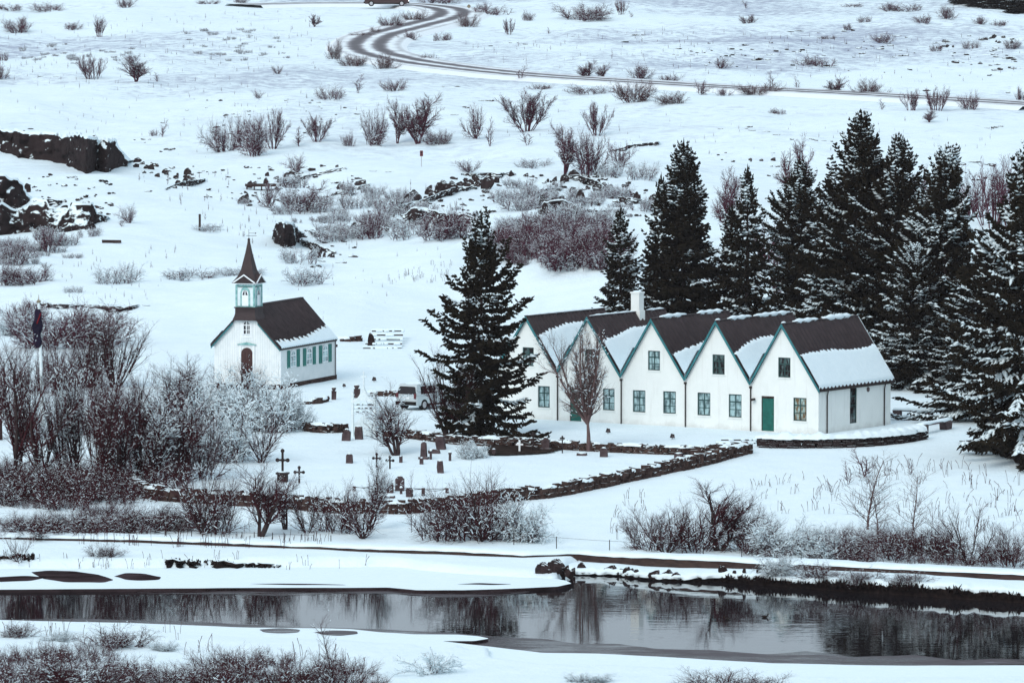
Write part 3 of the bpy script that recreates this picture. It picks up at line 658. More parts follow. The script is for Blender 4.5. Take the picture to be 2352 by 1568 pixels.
# ------------------------------------------------------------------ the church
z4 = crop(480, 540, 3.7325)
CC = zplane(*z4(773, 1528), .17); CR = zplane(*z4(1296, 1431), .17)
d_ = CR - CC; cang = math.atan2(d_[1], d_[0]) - math.pi / 2
CF = Frame(CC, cang)
def church():
    fr, sd = CF.front, CF.side
    K = thing('church', 'small white wooden church with dark steeple and green shutters behind the snowy thicket', 'church', CC, cang)
    ins = .10
    dep = sd(*z4(1258, 1395), -ins)[0]
    xl = fr(*z4(162, 1200), ins)[0]; xr = -ins
    el = fr(*z4(135, 1140)); er = fr(*z4(765, 1168)); pk = fr(*z4(447, 788))
    zb = sd(*z4(1258, 1397), -ins)[1]
    sl = (pk[1] - el[1]) / (pk[0] - el[0]); sr = (pk[1] - er[1]) / (pk[0] - er[0])
    ez = pk[1] + sr * (xr - pk[0]); ezl = pk[1] + sl * (xl - pk[0])
    fw = rect(fr(*z4(424, 903), ins), fr(*z4(492, 1033), ins)); dr = rect(fr(*z4(408, 1150), ins), fr(*z4(512, 1440), ins)); dr[0] = (dr[0][0], zb + .02); dr[1] = (dr[1][0], zb + .02)
    wl = MB(); out = [(xl, zb), (xr, zb), (xr, ez), (pk[0], pk[1]), (xl, ezl)]
    wl.add([(p[0], ins, p[1]) for p in out], [(0, 1, 2, 3, 4)]); wl.add([(p[0], dep, p[1]) for p in out], [(0, 1, 2, 3, 4)])
    wl.add([(xr, ins, zb), (xr, dep, zb), (xr, dep, ez), (xr, ins, ez), (xl, ins, zb), (xl, dep, zb), (xl, dep, ezl), (xl, ins, ezl)], [(0, 1, 2, 3), (4, 5, 6, 7)])
    # vertical battens
    x = xl + .1
    while x < xr - .02:
        zt = pk[1] + (sl if x < pk[0] else sr) * (x - pk[0]) - .05
        wl.b2((x - .012, ins - .016, zb), (x + .012, ins - .001, zt)); x += .15
    y = ins + .12
    while y < dep - .02: wl.b2((xr + .001, y - .012, zb), (xr + .016, y + .012, ez - .03)); y += .15
    part('wall', wl, 'boards', K)
    fb = MB(); fb.b2((xl - .06, 0.04, -.6), (0., dep + .12, zb - .002)); part('foundation', fb, 'wallstone', K)
    # corner boards
    cb = MB(); cb.b2((xr - .01, ins - .03, zb), (xr + .032, ins + .08, ez - .02)); part('corner_board', cb, 'whitepaint', K)
    cb = MB(); cb.b2((xr - .01, dep - .02, zb), (xr + .035, dep + .03, ez - .02)); part('corner_board', cb, 'whitepaint', K)
    pb = MB(); pb.tube([(xr + .09, dep - .05, zb - .1), (xr + .09, dep - .05, ez - .05)], .03, 8); part('downpipe', pb, 'pipe', K)
    # roof
    rend = dep + .2
    R1 = (er[0], er[1]); L1 = (el[0], el[1])
    roof_slope('roof_slope', K, pk, R1, -.05, rend, .30, .055, 'roof', .05); roof_slope('roof_slope', K, pk, L1, -.05, rend, .30, .055, 'roof', .05)
    def teeth(t): return .80 - .10 * t + .06 * math.sin(t * 4) + (.10 * (((t * 12.3) % 1.0) ** 1.4) + .06 * (((t * 29.7 + .3) % 1.0))) * (1 - .2 * t) - .02
    roof_snow(K, pk, R1, -.03, rend - .03, teeth, .05, .10, 3.3, 1.0, .035, .05)
    roof_snow(K, pk, L1, -.03, rend - .03, lambda t: .6, .06, .10, 8.3, 1.0)
    rc = MB(); rc.b2((pk[0] - .09, .2, pk[1] + .03), (pk[0] + .09, rend, pk[1] + .12)); part('ridge_cap', rc, 'roof', K)
    for E in (R1, L1):
        sg_ = 1 if E[0] > pk[0] else -1; fr_ = .80 / abs(E[0] - pk[0]); Sx = (pk[0] + (E[0] - pk[0]) * fr_, pk[1] + (E[1] - pk[1]) * fr_); bb = MB(); bb.prism([(Sx[0], Sx[1] + .04), (E[0], E[1] + .04), (E[0], E[1] - .12), (Sx[0], Sx[1] - .13)], 'y', -.10, -.055); part('bargeboard', bb, 'teal', K)
        b3 = MB(); b3.prism([(Sx[0], Sx[1] + .10), (E[0], E[1] + .10), (E[0], E[1] + .0), (Sx[0], Sx[1] + .0)], 'y', -.13, -.105); part('verge_strip', b3, 'roof', K)
    gb = MB(); gb.tube([(er[0] + .01, -.05, er[1] - .02), (er[0] + .01, rend, er[1] - .02)], .05, 8); part('gutter', gb, 'pipe', K)
    # gable window, door
    window(K, fw, 'y', ins, -.035, 'whitepaint', 'paneblack', 3, 2, .045, .028, True, .04)
    ar = MB(); (x0, z0), (x1, z1) = fw[0], fw[2]
    for q in (((x0 - .1, z0 - .1), (x0 - .004, z1 - .12)), ((x1 + .004, z0 - .1), (x1 + .1, z1 - .12)), ((x0 - .1, z0 - .19), (x1 + .1, z0 - .102))): ar.b2((q[0][0], ins - .03, q[0][1]), (q[1][0], ins - .017, q[1][1]))
    part('window_surround', ar, 'whitepaint', K)
    (x0, z0), (x1, z1) = dr[0], dr[2]; zs = z1 - (x1 - x0) * .5
    arc = [((x0 + x1) / 2 + (x1 - x0) / 2 * math.cos(math.pi * i / 10), zs + (z1 - zs) * math.sin(math.pi * i / 10)) for i in range(11)]
    db = MB(); db.prism([(x0, z0), (x1, z0)] + arc, 'y', ins - .04, ins - .02); d0 = part('door', db, 'doorwood', K)
    hb_ = MB(); hb_.ball((x1 - .1, ins - .06, z0 + .75), .03); part('handle', hb_, 'iron', d0)
    db = MB(); db.b2((x0 - .14, ins - .05, z0), (x0 - .004, ins - .017, z1 + .1)); db.b2((x1 + .004, ins - .05, z0), (x1 + .14, ins - .017, z1 + .1)); db.b2((x0 - .138, ins - .05, z1 + .102), (x1 + .138, ins - .017, z1 + .16)); part('door_frame', db, 'whitepaint', d0)
    db = MB(); xm = (x0 + x1) / 2; db.prism([(x0 - .24, z1 + .165), (x1 + .24, z1 + .165), (x1 + .24, z1 + .20), (xm, z1 + .33), (x0 - .24, z1 + .20)], 'y', ins - .11, ins - .018); part('door_pediment', db, 'mint', d0)
    # three side windows with shutters
    for (a, b, c, d, s) in ((848, 1165, 900, 1332, ((822, 857), (908, 936))), (994, 1143, 1048, 1310, ((967, 1000), (1055, 1081))), (1140, 1118, 1192, 1287, ((1112, 1146), (1197, 1226)))):
        r = rect(sd(*z4(a, b + 6), -ins), sd(*z4(c, d - 6), -ins))
        pa = sd(*z4(a, (b + d) / 2 + 4), -ins); pc = sd(*z4(c, (b + d) / 2 - 4), -ins); zc = (pa[1] + pc[1]) / 2; hh = (r[2][1] - r[0][1]) / 2
        r = rect((pa[0], zc - hh * .96), (pc[0], zc + hh * .96))
        w = window(K, r, 'x', xr, .02, 'whitepaint', 'pane', 3, 2, .055, .028, True, .035)
        for (sa, sb_) in s:
            ya = sd(*z4(sa, (b + d) / 2), -ins)[0]; yb = sd(*z4(sb_, (b + d) / 2), -ins)[0]
            if sa < a: yb = min(yb, r[0][0] - .012)
            else: ya = max(ya, r[1][0] + .012)
            sbm = MB(); z0 = zc - hh * 1.02; z1 = zc + hh * .93; sbm.b2((xr + .018, ya, z0), (xr + .05, yb, z1))
            for k in range(14): zz = z0 + (z1 - z0) * (k + .5) / 14; sbm.b2((xr + .0505, ya + .03, zz - .012), (xr + .06, yb - .03, zz + .012))
            part('shutter', sbm, 'shutter', K)
    lb = MB(); yy, zz = sd(*z4(1284, 1130), -ins); lb.b2((xr - .02, dep + .08, zz - .08), (xr + .12, dep + .2, zz + .08)); part('wall_lamp', lb, 'concrete', K)
    # steeple
    tw = (fr(*z4(528, 700))[0] - fr(*z4(360, 700))[0]); tx = (fr(*z4(528, 700))[0] + fr(*z4(360, 700))[0]) / 2
    hw = tw / 2; cy = hw - .02
    z0 = fr(*z4(445, 790))[1]; z1 = fr(*z4(445, 566))[1]; zap = fr(*z4(487, 172), cy)[1]
    def ring(r, z): return [(tx - r, cy - r, z), (tx + r, cy - r, z), (tx + r, cy + r, z), (tx - r, cy + r, z)]
    def loft(mb, prof, m=0):
        vs = [p for r, z in prof for p in ring(r, z)]; n = len(prof)
        mb.add(vs, [(4 * i + k, 4 * i + (k + 1) % 4, 4 * i + 4 + (k + 1) % 4, 4 * i + 4 + k) for i in range(n - 1) for k in range(4)] + [(3, 2, 1, 0), tuple(4 * (n - 1) + k for k in range(4))], m)
    zk = fr(*z4(445, 888))[1]
    sk = MB(); loft(sk, [(hw + .16, zk - .10), (hw + .15, zk - .02), (hw + .09, zk + .12), (hw + .045, zk + .3), (hw + .04, z0 - .02), (hw + .10, z0 - .015), (hw + .10, z0 + .05)]); part('steeple_skirt', sk, 'roof', K)
    st = MB(); loft(st, [(hw - .02, z0 + .05), (hw - .02, z1)]); tower = part('belfry', st, 'palepaint', K)
    for sx in (-1, 1):
        for sy in (-1, 1):
            po = MB(); po.b2((tx + sx * hw - .085 if sx > 0 else tx - hw - .025, (cy + sy * hw) - (.085 if sy > 0 else .025), z0 + .052), (tx + sx * hw + (.025 if sx > 0 else .085), cy + sy * hw + (.025 if sy > 0 else .085), z1 - .1)); part('belfry_post', po, 'mint', tower)
    for k, zz in enumerate((z0 + .055, z1 - .20)):
        dz = .06 if k == 0 else .10
        po = MB(); po.b2((tx - hw + .09, cy - hw - .015, zz), (tx + hw - .09, cy - hw + .0195, zz + dz)); po.b2((tx + hw - .019, cy - hw + .09, zz), (tx + hw + .015, cy + hw - .09, zz + dz)); part('belfry_rail', po, 'mint', tower)
    # louvred arched openings with faded green surrounds
    ww = hw * .40; za = z0 + .12; zc = z1 - .62
    for face in ('y', 'x'):
        t = cy - hw if face == 'y' else tx + hw; c0 = tx if face == 'y' else cy; sgn = -1 if face == 'y' else 1
        def arch(w, e): return [(c0 - w, za), (c0 + w, za)] + [(c0 + w * math.cos(math.pi * i / 10), zc + (w + e) * math.sin(math.pi * i / 10)) for i in range(11)]
        o1 = t + sgn * .012 - (0.02 * sgn); o2 = t + sgn * .014
        a1 = MB(); a1.prism(arch(ww + .07, .1), face, min(t - sgn * .02, o2), max(t - sgn * .02, o2)); sr_ = part('opening_surround', a1, 'mint', tower)
        a2 = MB(); o3 = t + sgn * .022; a2.prism(arch(ww - .03, .02), face, min(t, o3), max(t, o3)); part('shutter_board', a2, 'whitepaint', sr_)
        a3 = MB(); o4 = t + sgn * .028
        for q in (-1, 1):
            cq = c0 + q * ww * .42
            a3.prism([(cq - ww * .28, zc - .08), (cq + ww * .28, zc - .08), (cq + ww * .28 - (.08 if q > 0 else 0), zc + ww * .62 + (0 if q > 0 else .1)), (cq - ww * .28 + (.08 if q < 0 else 0), zc + ww * .62 + (0 if q < 0 else .1))], face, min(o3, o4), max(o3, o4))
        part('louvre', a3, 'paneblack', sr_)
        a4 = MB(); o5 = t + sgn * .03
        zz = zc + ww + .16
        if face == 'y': a4.b2((c0 - ww - .22, min(t, o5), zz), (c0 + ww + .22, max(t, o5), zz + .035))
        else: a4.b2((min(t, o5), c0 - ww - .22, zz), (max(t, o5), c0 + ww + .22, zz + .035))
        part('drip_moulding', a4, 'frame', sr_)
    dn = MB(); n = 7
    for k in range(n):
        q = -hw + .1 + (2 * hw - .2) * k / (n - 1)
        dn.b2((tx + q - .03, cy - hw - .06, z1 - .09), (tx + q + .03, cy - hw - .001, z1)); dn.b2((tx + hw + .001, cy + q - .03, z1 - .09), (tx + hw + .06, cy + q + .03, z1))
    part('dentils', dn, 'whitepaint', tower)
    he = hw + .20
    sp = MB(); hs = zap - z1
    loft(sp, [(he - .03, z1 + .0), (he, z1 + .03), (he - .10, z1 + .16), (he - .27, z1 + hs * .16), (he - .42, z1 + hs * .30), (hw * .28, z1 + hs * .70), (.05, zap - .05), (.04, zap)]); spire = part('spire', sp, 'roof', K)
    # little gablets with white edges on the faces
    gh = hs * .215
    for face in ('y', 'x'):
        t = cy - he if face == 'y' else tx + he; c0 = tx if face == 'y' else cy; sgn = -1 if face == 'y' else 1
        g = MB(); wq = he * .97
        tri = [(c0 - wq, z1 + .035), (c0 + wq, z1 + .035), (c0, z1 + gh)]
        g.prism(tri, face, min(t - sgn * .02, t - sgn * .45), max(t - sgn * .02, t - sgn * .45)); gp = part('gablet', g, 'roof', spire)
        e = MB()
        for k in (0, 1):
            a = tri[k]; q = [a, tri[2], (tri[2][0], tri[2][1] - .085), (a[0] + (.13 if k == 0 else -.13), a[1])]
            e.prism(q, face, min(t - sgn * .018, t + sgn * .02), max(t - sgn * .018, t + sgn * .02))
        part('gablet_trim', e, 'whitepaint', gp)
    ed = MB(); ed.b2((tx - he, cy - he, z1 - .03), (tx + he, cy + he, z1 + .002)); part('eave_board', ed, 'palepaint', spire)
    fi = MB(); fi.ball((tx, cy, zap + .02), (.085, .085, .10)); fi.tube([(tx, cy, zap - .12), (tx, cy, zap + .02)], [.10, .05], 8); part('finial', fi, 'roof', spire)
    wv = MB(); zt = fr(*z4(483, 76), cy)[1]; zc1 = fr(*z4(483, 132), cy)[1]; zc2 = fr(*z4(483, 109), cy)[1]; ax = .36
    wv.tube([(tx, cy, zap + .08), (tx, cy, zt)], .013, 6); wv.tube([(tx - .17, cy, zc1), (tx + .50, cy, zc1)], .013, 6); wv.tube([(tx + .02, cy, zc2), (tx + .40, cy, zc2)], .013, 6)
    wv.add([(tx + .40, cy, zc2 + .05), (tx + .50, cy, zc2), (tx + .40, cy, zc2 - .05)], [(0, 1, 2)]); part('weather_vane', wv, 'iron', spire)
church()
# ------------------------------------------------------------------ plant generators
def rnd_perp(rg, d, ang):
    r = rg.normal(0, 1, 3); r -= d * np.dot(r, d); r /= np.linalg.norm(r) + 1e-9
    return d * math.cos(ang) + r * math.sin(ang)
def grow(seed, stems, L0, r0, n, ch, lr, ang, wob_, up, start, rr=.55, base_r=.06, fork=None):
    """stems: list of (tilt, azimuth or None, length factor); n/ch/lr/ang/wob/up: one value per level"""
    rg = np.random.RandomState(seed); out = [[] for _ in n]
    def br(p, d, L, r, lev):
        k = n[lev]; st = L / k; last = lev == len(n) - 1
        for i in range(k):
            d = d + rg.normal(0, wob_[lev], 3); d[2] += up[lev]; d = d / math.sqrt(d @ d)
            q = p + d * st; f = (1 - i / k * .72); f1 = (1 - (i + 1) / k * .72)
            out[lev].append((*p, *q, r * f, r * f1))
            if not last and i + 1 >= start[lev]:
                c = ch[lev]; c = int(c) + (rg.rand() < c - int(c))
                for _ in range(c):
                    br(q - d * st * rg.rand() * .8, rnd_perp(rg, d, ang[lev] * rg.uniform(.6, 1.3)), L * lr[lev] * (1.12 - .55 * i / k) * rg.uniform(.6, 1.2), r * f1 * rr, lev + 1)
            p = q
    for (tilt, az, lf) in stems:
        az = rg.uniform(0, 6.283) if az is None else az
        d = np.array([math.sin(tilt) * math.cos(az), math.sin(tilt) * math.sin(az), math.cos(tilt)])
        br(np.array([math.cos(az) * base_r * rg.rand(), math.sin(az) * base_r * rg.rand(), -.03]), d, L0 * lf, r0 * (.7 + .4 * rg.rand()), 0)
    return [np.array(o) if o else np.zeros((0, 8)) for o in out]
def snow_on(levels, rg, frac, tilt=.80, size=(1.2, .006), cl=0.):
    # white ridges lying along the flatter twigs, and small clumps in the forks
    res = []
    for S in levels:
        if not len(S): continue
        d = S[:, 3:6] - S[:, :3]; L = np.linalg.norm(d, axis=1) + 1e-9
        k = (np.abs(d[:, 2]) / L < tilt) & (rg.rand(len(S)) < frac)
        T = S[k].copy(); r = (T[:, 6] + T[:, 7]) / 2
        w = r * size[0] + size[1] * rg.uniform(.5, 1.3, len(T))
        T[:, 2] += r * .6 + w * .75; T[:, 5] += r * .6 + w * .75; T[:, 6] = w; T[:, 7] = w * .8
        res.append(T)
    return np.concatenate(res) if res else np.zeros((0, 8))
def plant_meshes(name, lv, snow, bark='twig', parts=False, trunk_levels=1):
    if not parts:
        A = np.concatenate(lv); V, Q = prisms(A); mi = np.zeros(len(Q), int)
        if len(snow):
            V2, Q2 = prisms(snow, 4); Q = np.concatenate([Q, Q2 + len(V)]); V = np.concatenate([V, V2]); mi = np.concatenate([mi, np.ones(len(Q2), int)])
        return [('shrub', npmesh(name, V, Q, [M[bark], M['snow']], mi))]
    res = []
    V, Q = prisms(np.concatenate(lv[:trunk_levels]), 5); res.append(('trunk', npmesh(name + '_trunk', V, Q, [M['greybark' if bark == 'greybark' else 'bark']])))
    V, Q = prisms(np.concatenate(lv[trunk_levels:])); res.append(('crown', npmesh(name + '_crown', V, Q, [M[bark]])))
    if len(snow):
        V, Q = prisms(snow, 4); res.append(('snow', npmesh(name + '_snow', V, Q, [M['snow']])))
    return res
def norm_h(lv):
    H = np.percentile(np.concatenate([S[:, 5] for S in lv if len(S)]), 99.2); W = np.percentile(np.abs(np.concatenate([S[:, 3] for S in lv if len(S)])), 95)
    for S in lv: S /= H
    return lv, W / H
PR = {}
def proto(key, seed, kind_, bark='twig', snowf=0., parts=False, ssize=(1.1, .004)):
    rg = np.random.RandomState(seed + 500); U = rg.uniform
    if kind_ == 'round':      # dense many-stemmed bush
        lv = grow(seed, [(U(.05, 1.0), None, U(.7, 1.1)) for _ in range(15)], .8, .011, [5, 4, 3], [2.2, 2.0, 0], [.5, .55, 0], [.6, .7, 0], [.10, .13, .18], [.05, .06, .05], [1, 1, 1], .6, .38)
    elif kind_ == 'dense':
        lv = grow(seed, [(U(.05, 1.15), None, U(.7, 1.1)) for _ in range(20)], .8, .010, [5, 4, 4], [2.6, 2.4, 0], [.48, .55, 0], [.65, .75, 0], [.12, .15, .2], [.04, .05, .05], [1, 1, 1], .6, .42)
    elif kind_ == 'upright':  # bundle of straight rods
        lv = grow(seed, [(U(.02, .42), None, U(.75, 1.1)) for _ in range(18)], .95, .009, [6, 4, 3, 2], [1.6, 1.7, 1.2, 0], [.36, .45, .5, 0], [.35, .5, .6, 0], [.05, .08, .14, .2], [.05, .10, .08, .03], [2, 1, 1, 1], .6, .06 if parts else .22)
    elif kind_ == 'vase':     # fan of rising stems from one foot
        lv = grow(seed, [(U(.05, .75), None, U(.8, 1.1)) for _ in range(13)], .95, .013, [7, 5, 4, 2], [1.7, 1.7, 1.2, 0], [.36, .5, .5, 0], [.4, .55, .6, 0], [.05, .09, .14, .2], [.07, .10, .07, .03], [2, 1, 1, 1], .58, .04 if parts else .14)
    elif kind_ == 'tree':     # short trunk, spreading crown
        lv = grow(seed, [(U(.05, .12), None, 1.)] + [(U(.2, .45), None, U(.7, .9)) for _ in range(2)], .85, .026, [6, 5, 4, 3], [2.3, 2.2, 2., 0], [.62, .5, .5, 0], [.62, .6, .7, 0], [.09, .11, .14, .2], [.04, .07, .06, .04], [2, 1, 1, 1], .58, .02)
    elif kind_ == 'oval':     # trunk dividing into many rising limbs: closed oval crown
        lv = grow(seed, [(.03, None, 1.)], .34, .030, [4, 1], [0, 0], [0, 0], [0, 0], [.04, 0], [.02, 0], [9, 1], .6, .0)
        top = lv[0][-1][3:6]
        l2 = grow(seed + 1, [(U(.10, .85), k * 2.4, U(.75, 1.05)) for k in range(9)], .70, .016, [7, 5, 4, 2], [2.0, 1.9, 1.3, 0], [.36, .5, .5, 0], [.5, .6, .6, 0], [.07, .11, .15, .2], [.10, .10, .06, .02], [1, 1, 1, 1], .55, .0)
        for S in l2: S[:, :3] += top - np.array([0, 0, .05]); S[:, 3:6] += top - np.array([0, 0, .05])
        lv = [np.concatenate([lv[0], l2[0]])] + l2[1:]
    elif kind_ == 'birch':    # slender leader with short side twigs
        lv = grow(seed, [(.04, None, 1.)], 1., .009, [14, 5, 4], [2.6, 1.8, 0], [.33, .5, 0], [.75, .6, 0], [.035, .10, .15], [.02, .06, .02], [2, 1, 1], .5, .0)
    elif kind_ == 'thin':
        lv = grow(seed, [(.05, None, 1.), (.25, None, .7)], 1., .009, [9, 4, 3], [2.0, 1.4, 0], [.28, .5, 0], [.6, .6, 0], [.06, .10, .15], [.03, .08, .02], [2, 1, 1], .5, .02)
    elif kind_ == 'spread':   # leaning, wide open branching
        lv = grow(seed, [(U(.3, 1.0), None, U(.8, 1.1)) for _ in range(6)], .95, .016, [6, 5, 4], [2.0, 1.8, 0], [.5, .55, 0], [.6, .7, 0], [.10, .14, .18], [.03, .07, .04], [1, 1, 1], .58, .06)
    elif kind_ == 'low':      # low heathy mound, wider than tall
        lv = grow(seed, [(U(.1, .9), None, U(.6, 1.1)) for _ in range(22)], .9, .013, [4, 3, 3], [2.2, 2.0, 0], [.5, .6, 0], [.7, .8, 0], [.14, .18, .22], [.05, .03, .03], [1, 1, 1], .65, .9)
    elif kind_ == 'arch':     # snow-laden arching bush
        lv = grow(seed, [(U(.3, 1.1), None, U(.7, 1.2)) for _ in range(16)], 1.2, .012, [7, 4, 3], [1.8, 1.5, 0], [.32, .5, 0], [.6, .7, 0], [.10, .15, .2], [-.10, -.06, -.03], [2, 1, 1], .6, .15)
    elif kind_ == 'tangle':   # twiggy mass filled right to the ground
        lv = grow(seed, [(U(.05, 1.2), None, U(.6, 1.1)) for _ in range(26)], .85, .012, [5, 4, 3], [2.4, 2.4, 0], [.5, .6, 0], [.8, .9, 0], [.16, .2, .25], [.03, .02, .02], [1, 1, 1], .6, .45)
    far = bark not in ('twig', 'greybark'); lv, w = norm_h(lv)
    for q, S in enumerate(lv):
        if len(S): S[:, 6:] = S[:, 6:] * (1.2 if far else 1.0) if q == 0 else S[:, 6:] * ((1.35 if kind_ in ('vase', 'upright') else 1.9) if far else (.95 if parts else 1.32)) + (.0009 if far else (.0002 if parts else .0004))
    sn = snow_on(lv, rg, snowf, .82, ssize) if snowf > 0 else np.zeros((0, 8))
    PR[key] = (plant_meshes(key, lv, sn, bark, parts, 1), w)
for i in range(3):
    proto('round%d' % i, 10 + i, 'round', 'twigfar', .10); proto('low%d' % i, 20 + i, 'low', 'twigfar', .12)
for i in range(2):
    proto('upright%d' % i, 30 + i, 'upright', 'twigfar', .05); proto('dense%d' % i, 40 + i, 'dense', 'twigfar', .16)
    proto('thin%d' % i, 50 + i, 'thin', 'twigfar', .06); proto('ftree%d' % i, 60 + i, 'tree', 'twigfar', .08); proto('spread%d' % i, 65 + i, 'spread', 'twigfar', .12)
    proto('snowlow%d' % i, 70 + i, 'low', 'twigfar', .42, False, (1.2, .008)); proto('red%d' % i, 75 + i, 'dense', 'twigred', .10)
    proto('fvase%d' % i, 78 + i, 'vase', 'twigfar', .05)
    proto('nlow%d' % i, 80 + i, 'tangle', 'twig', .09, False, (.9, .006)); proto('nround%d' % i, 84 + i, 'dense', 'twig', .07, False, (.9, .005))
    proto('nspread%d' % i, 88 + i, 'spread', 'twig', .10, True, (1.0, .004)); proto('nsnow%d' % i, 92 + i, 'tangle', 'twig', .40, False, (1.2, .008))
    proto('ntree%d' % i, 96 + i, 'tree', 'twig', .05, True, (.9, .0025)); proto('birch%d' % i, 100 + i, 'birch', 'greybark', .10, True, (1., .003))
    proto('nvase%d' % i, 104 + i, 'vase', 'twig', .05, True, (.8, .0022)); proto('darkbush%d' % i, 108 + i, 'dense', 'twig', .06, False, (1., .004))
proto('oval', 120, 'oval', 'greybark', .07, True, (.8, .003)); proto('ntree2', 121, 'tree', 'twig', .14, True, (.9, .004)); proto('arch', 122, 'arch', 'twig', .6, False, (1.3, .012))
proto('rods', 123, 'upright', 'twig', .06, True, (.8, .003))
proto('sapling', 131, 'birch', 'twig', .04, True, (1., .003))
USED = {}
def plant(u, v, wpx, hpx, key, name, label, cat, group=None, rz=None, sink=.05):
    p = G(u, v); k = pxm(p); H = hpx / k; Wd = wpx / k / 2
    pr, w = PR[key]; USED[key] = USED.get(key, 0) + 1
    s = (Wd / (w * H)) * H if wpx else H
    s = min(max(s, .45 * H), 2.6 * H)
    rz = random.uniform(0, 6.283) if rz is None else rz
    parts = pr
    return spawn(name, parts, (p[0], p[1], p[2] - sink), rz, (s, s, H), label, cat, group)
# ------------------------------------------------------------------ spruces
def leafset(P, Dv, Ln, Wd):      # crossed pointed blades: P start, Dv unit direction, Ln length, Wd half width
    P = np.array(P); Dv = np.array(Dv); Ln = np.array(Ln)[:, None]; Wd = np.array(Wd)[:, None]
    ref = np.where(np.abs(Dv[:, 2:3]) > .9, np.array([[1., 0, 0]]), np.array([[0, 0, 1.]]))
    a = np.cross(Dv, ref); a /= np.linalg.norm(a, axis=1)[:, None]; b = np.cross(a, Dv)
    V = []
    for w in (a, b): V.append(np.stack([P, P + Dv * Ln * .4 + w * Wd, P + Dv * Ln, P + Dv * Ln * .4 - w * Wd], 1))
    V = np.concatenate(V).reshape(-1, 3); return V, np.arange(len(V)).reshape(-1, 4)
def lumps(P, Dv, Ln, Wd, Ht):
    P = np.array(P); Dv = np.array(Dv); n = len(P); Ln = np.array(Ln)[:, None]; Wd = np.array(Wd)[:, None]; Ht = np.array(Ht)[:, None]
    ref = np.array([[0, 0, 1.]]); a = np.cross(Dv, ref); a /= np.linalg.norm(a, axis=1)[:, None] + 1e-9; up = np.cross(a, Dv)
    V = np.stack([P - Dv * Ln, P + a * Wd, P + Dv * Ln, P - a * Wd, P + up * Ht, P - up * Ht * .5], 1)
    o = np.arange(n)[:, None] * 6
    F = np.concatenate([o + np.array([f]) for f in ((0, 1, 4), (1, 2, 4), (2, 3, 4), (3, 0, 4), (1, 0, 5), (2, 1, 5), (3, 2, 5), (0, 3, 5))])
    return V.reshape(-1, 3), F
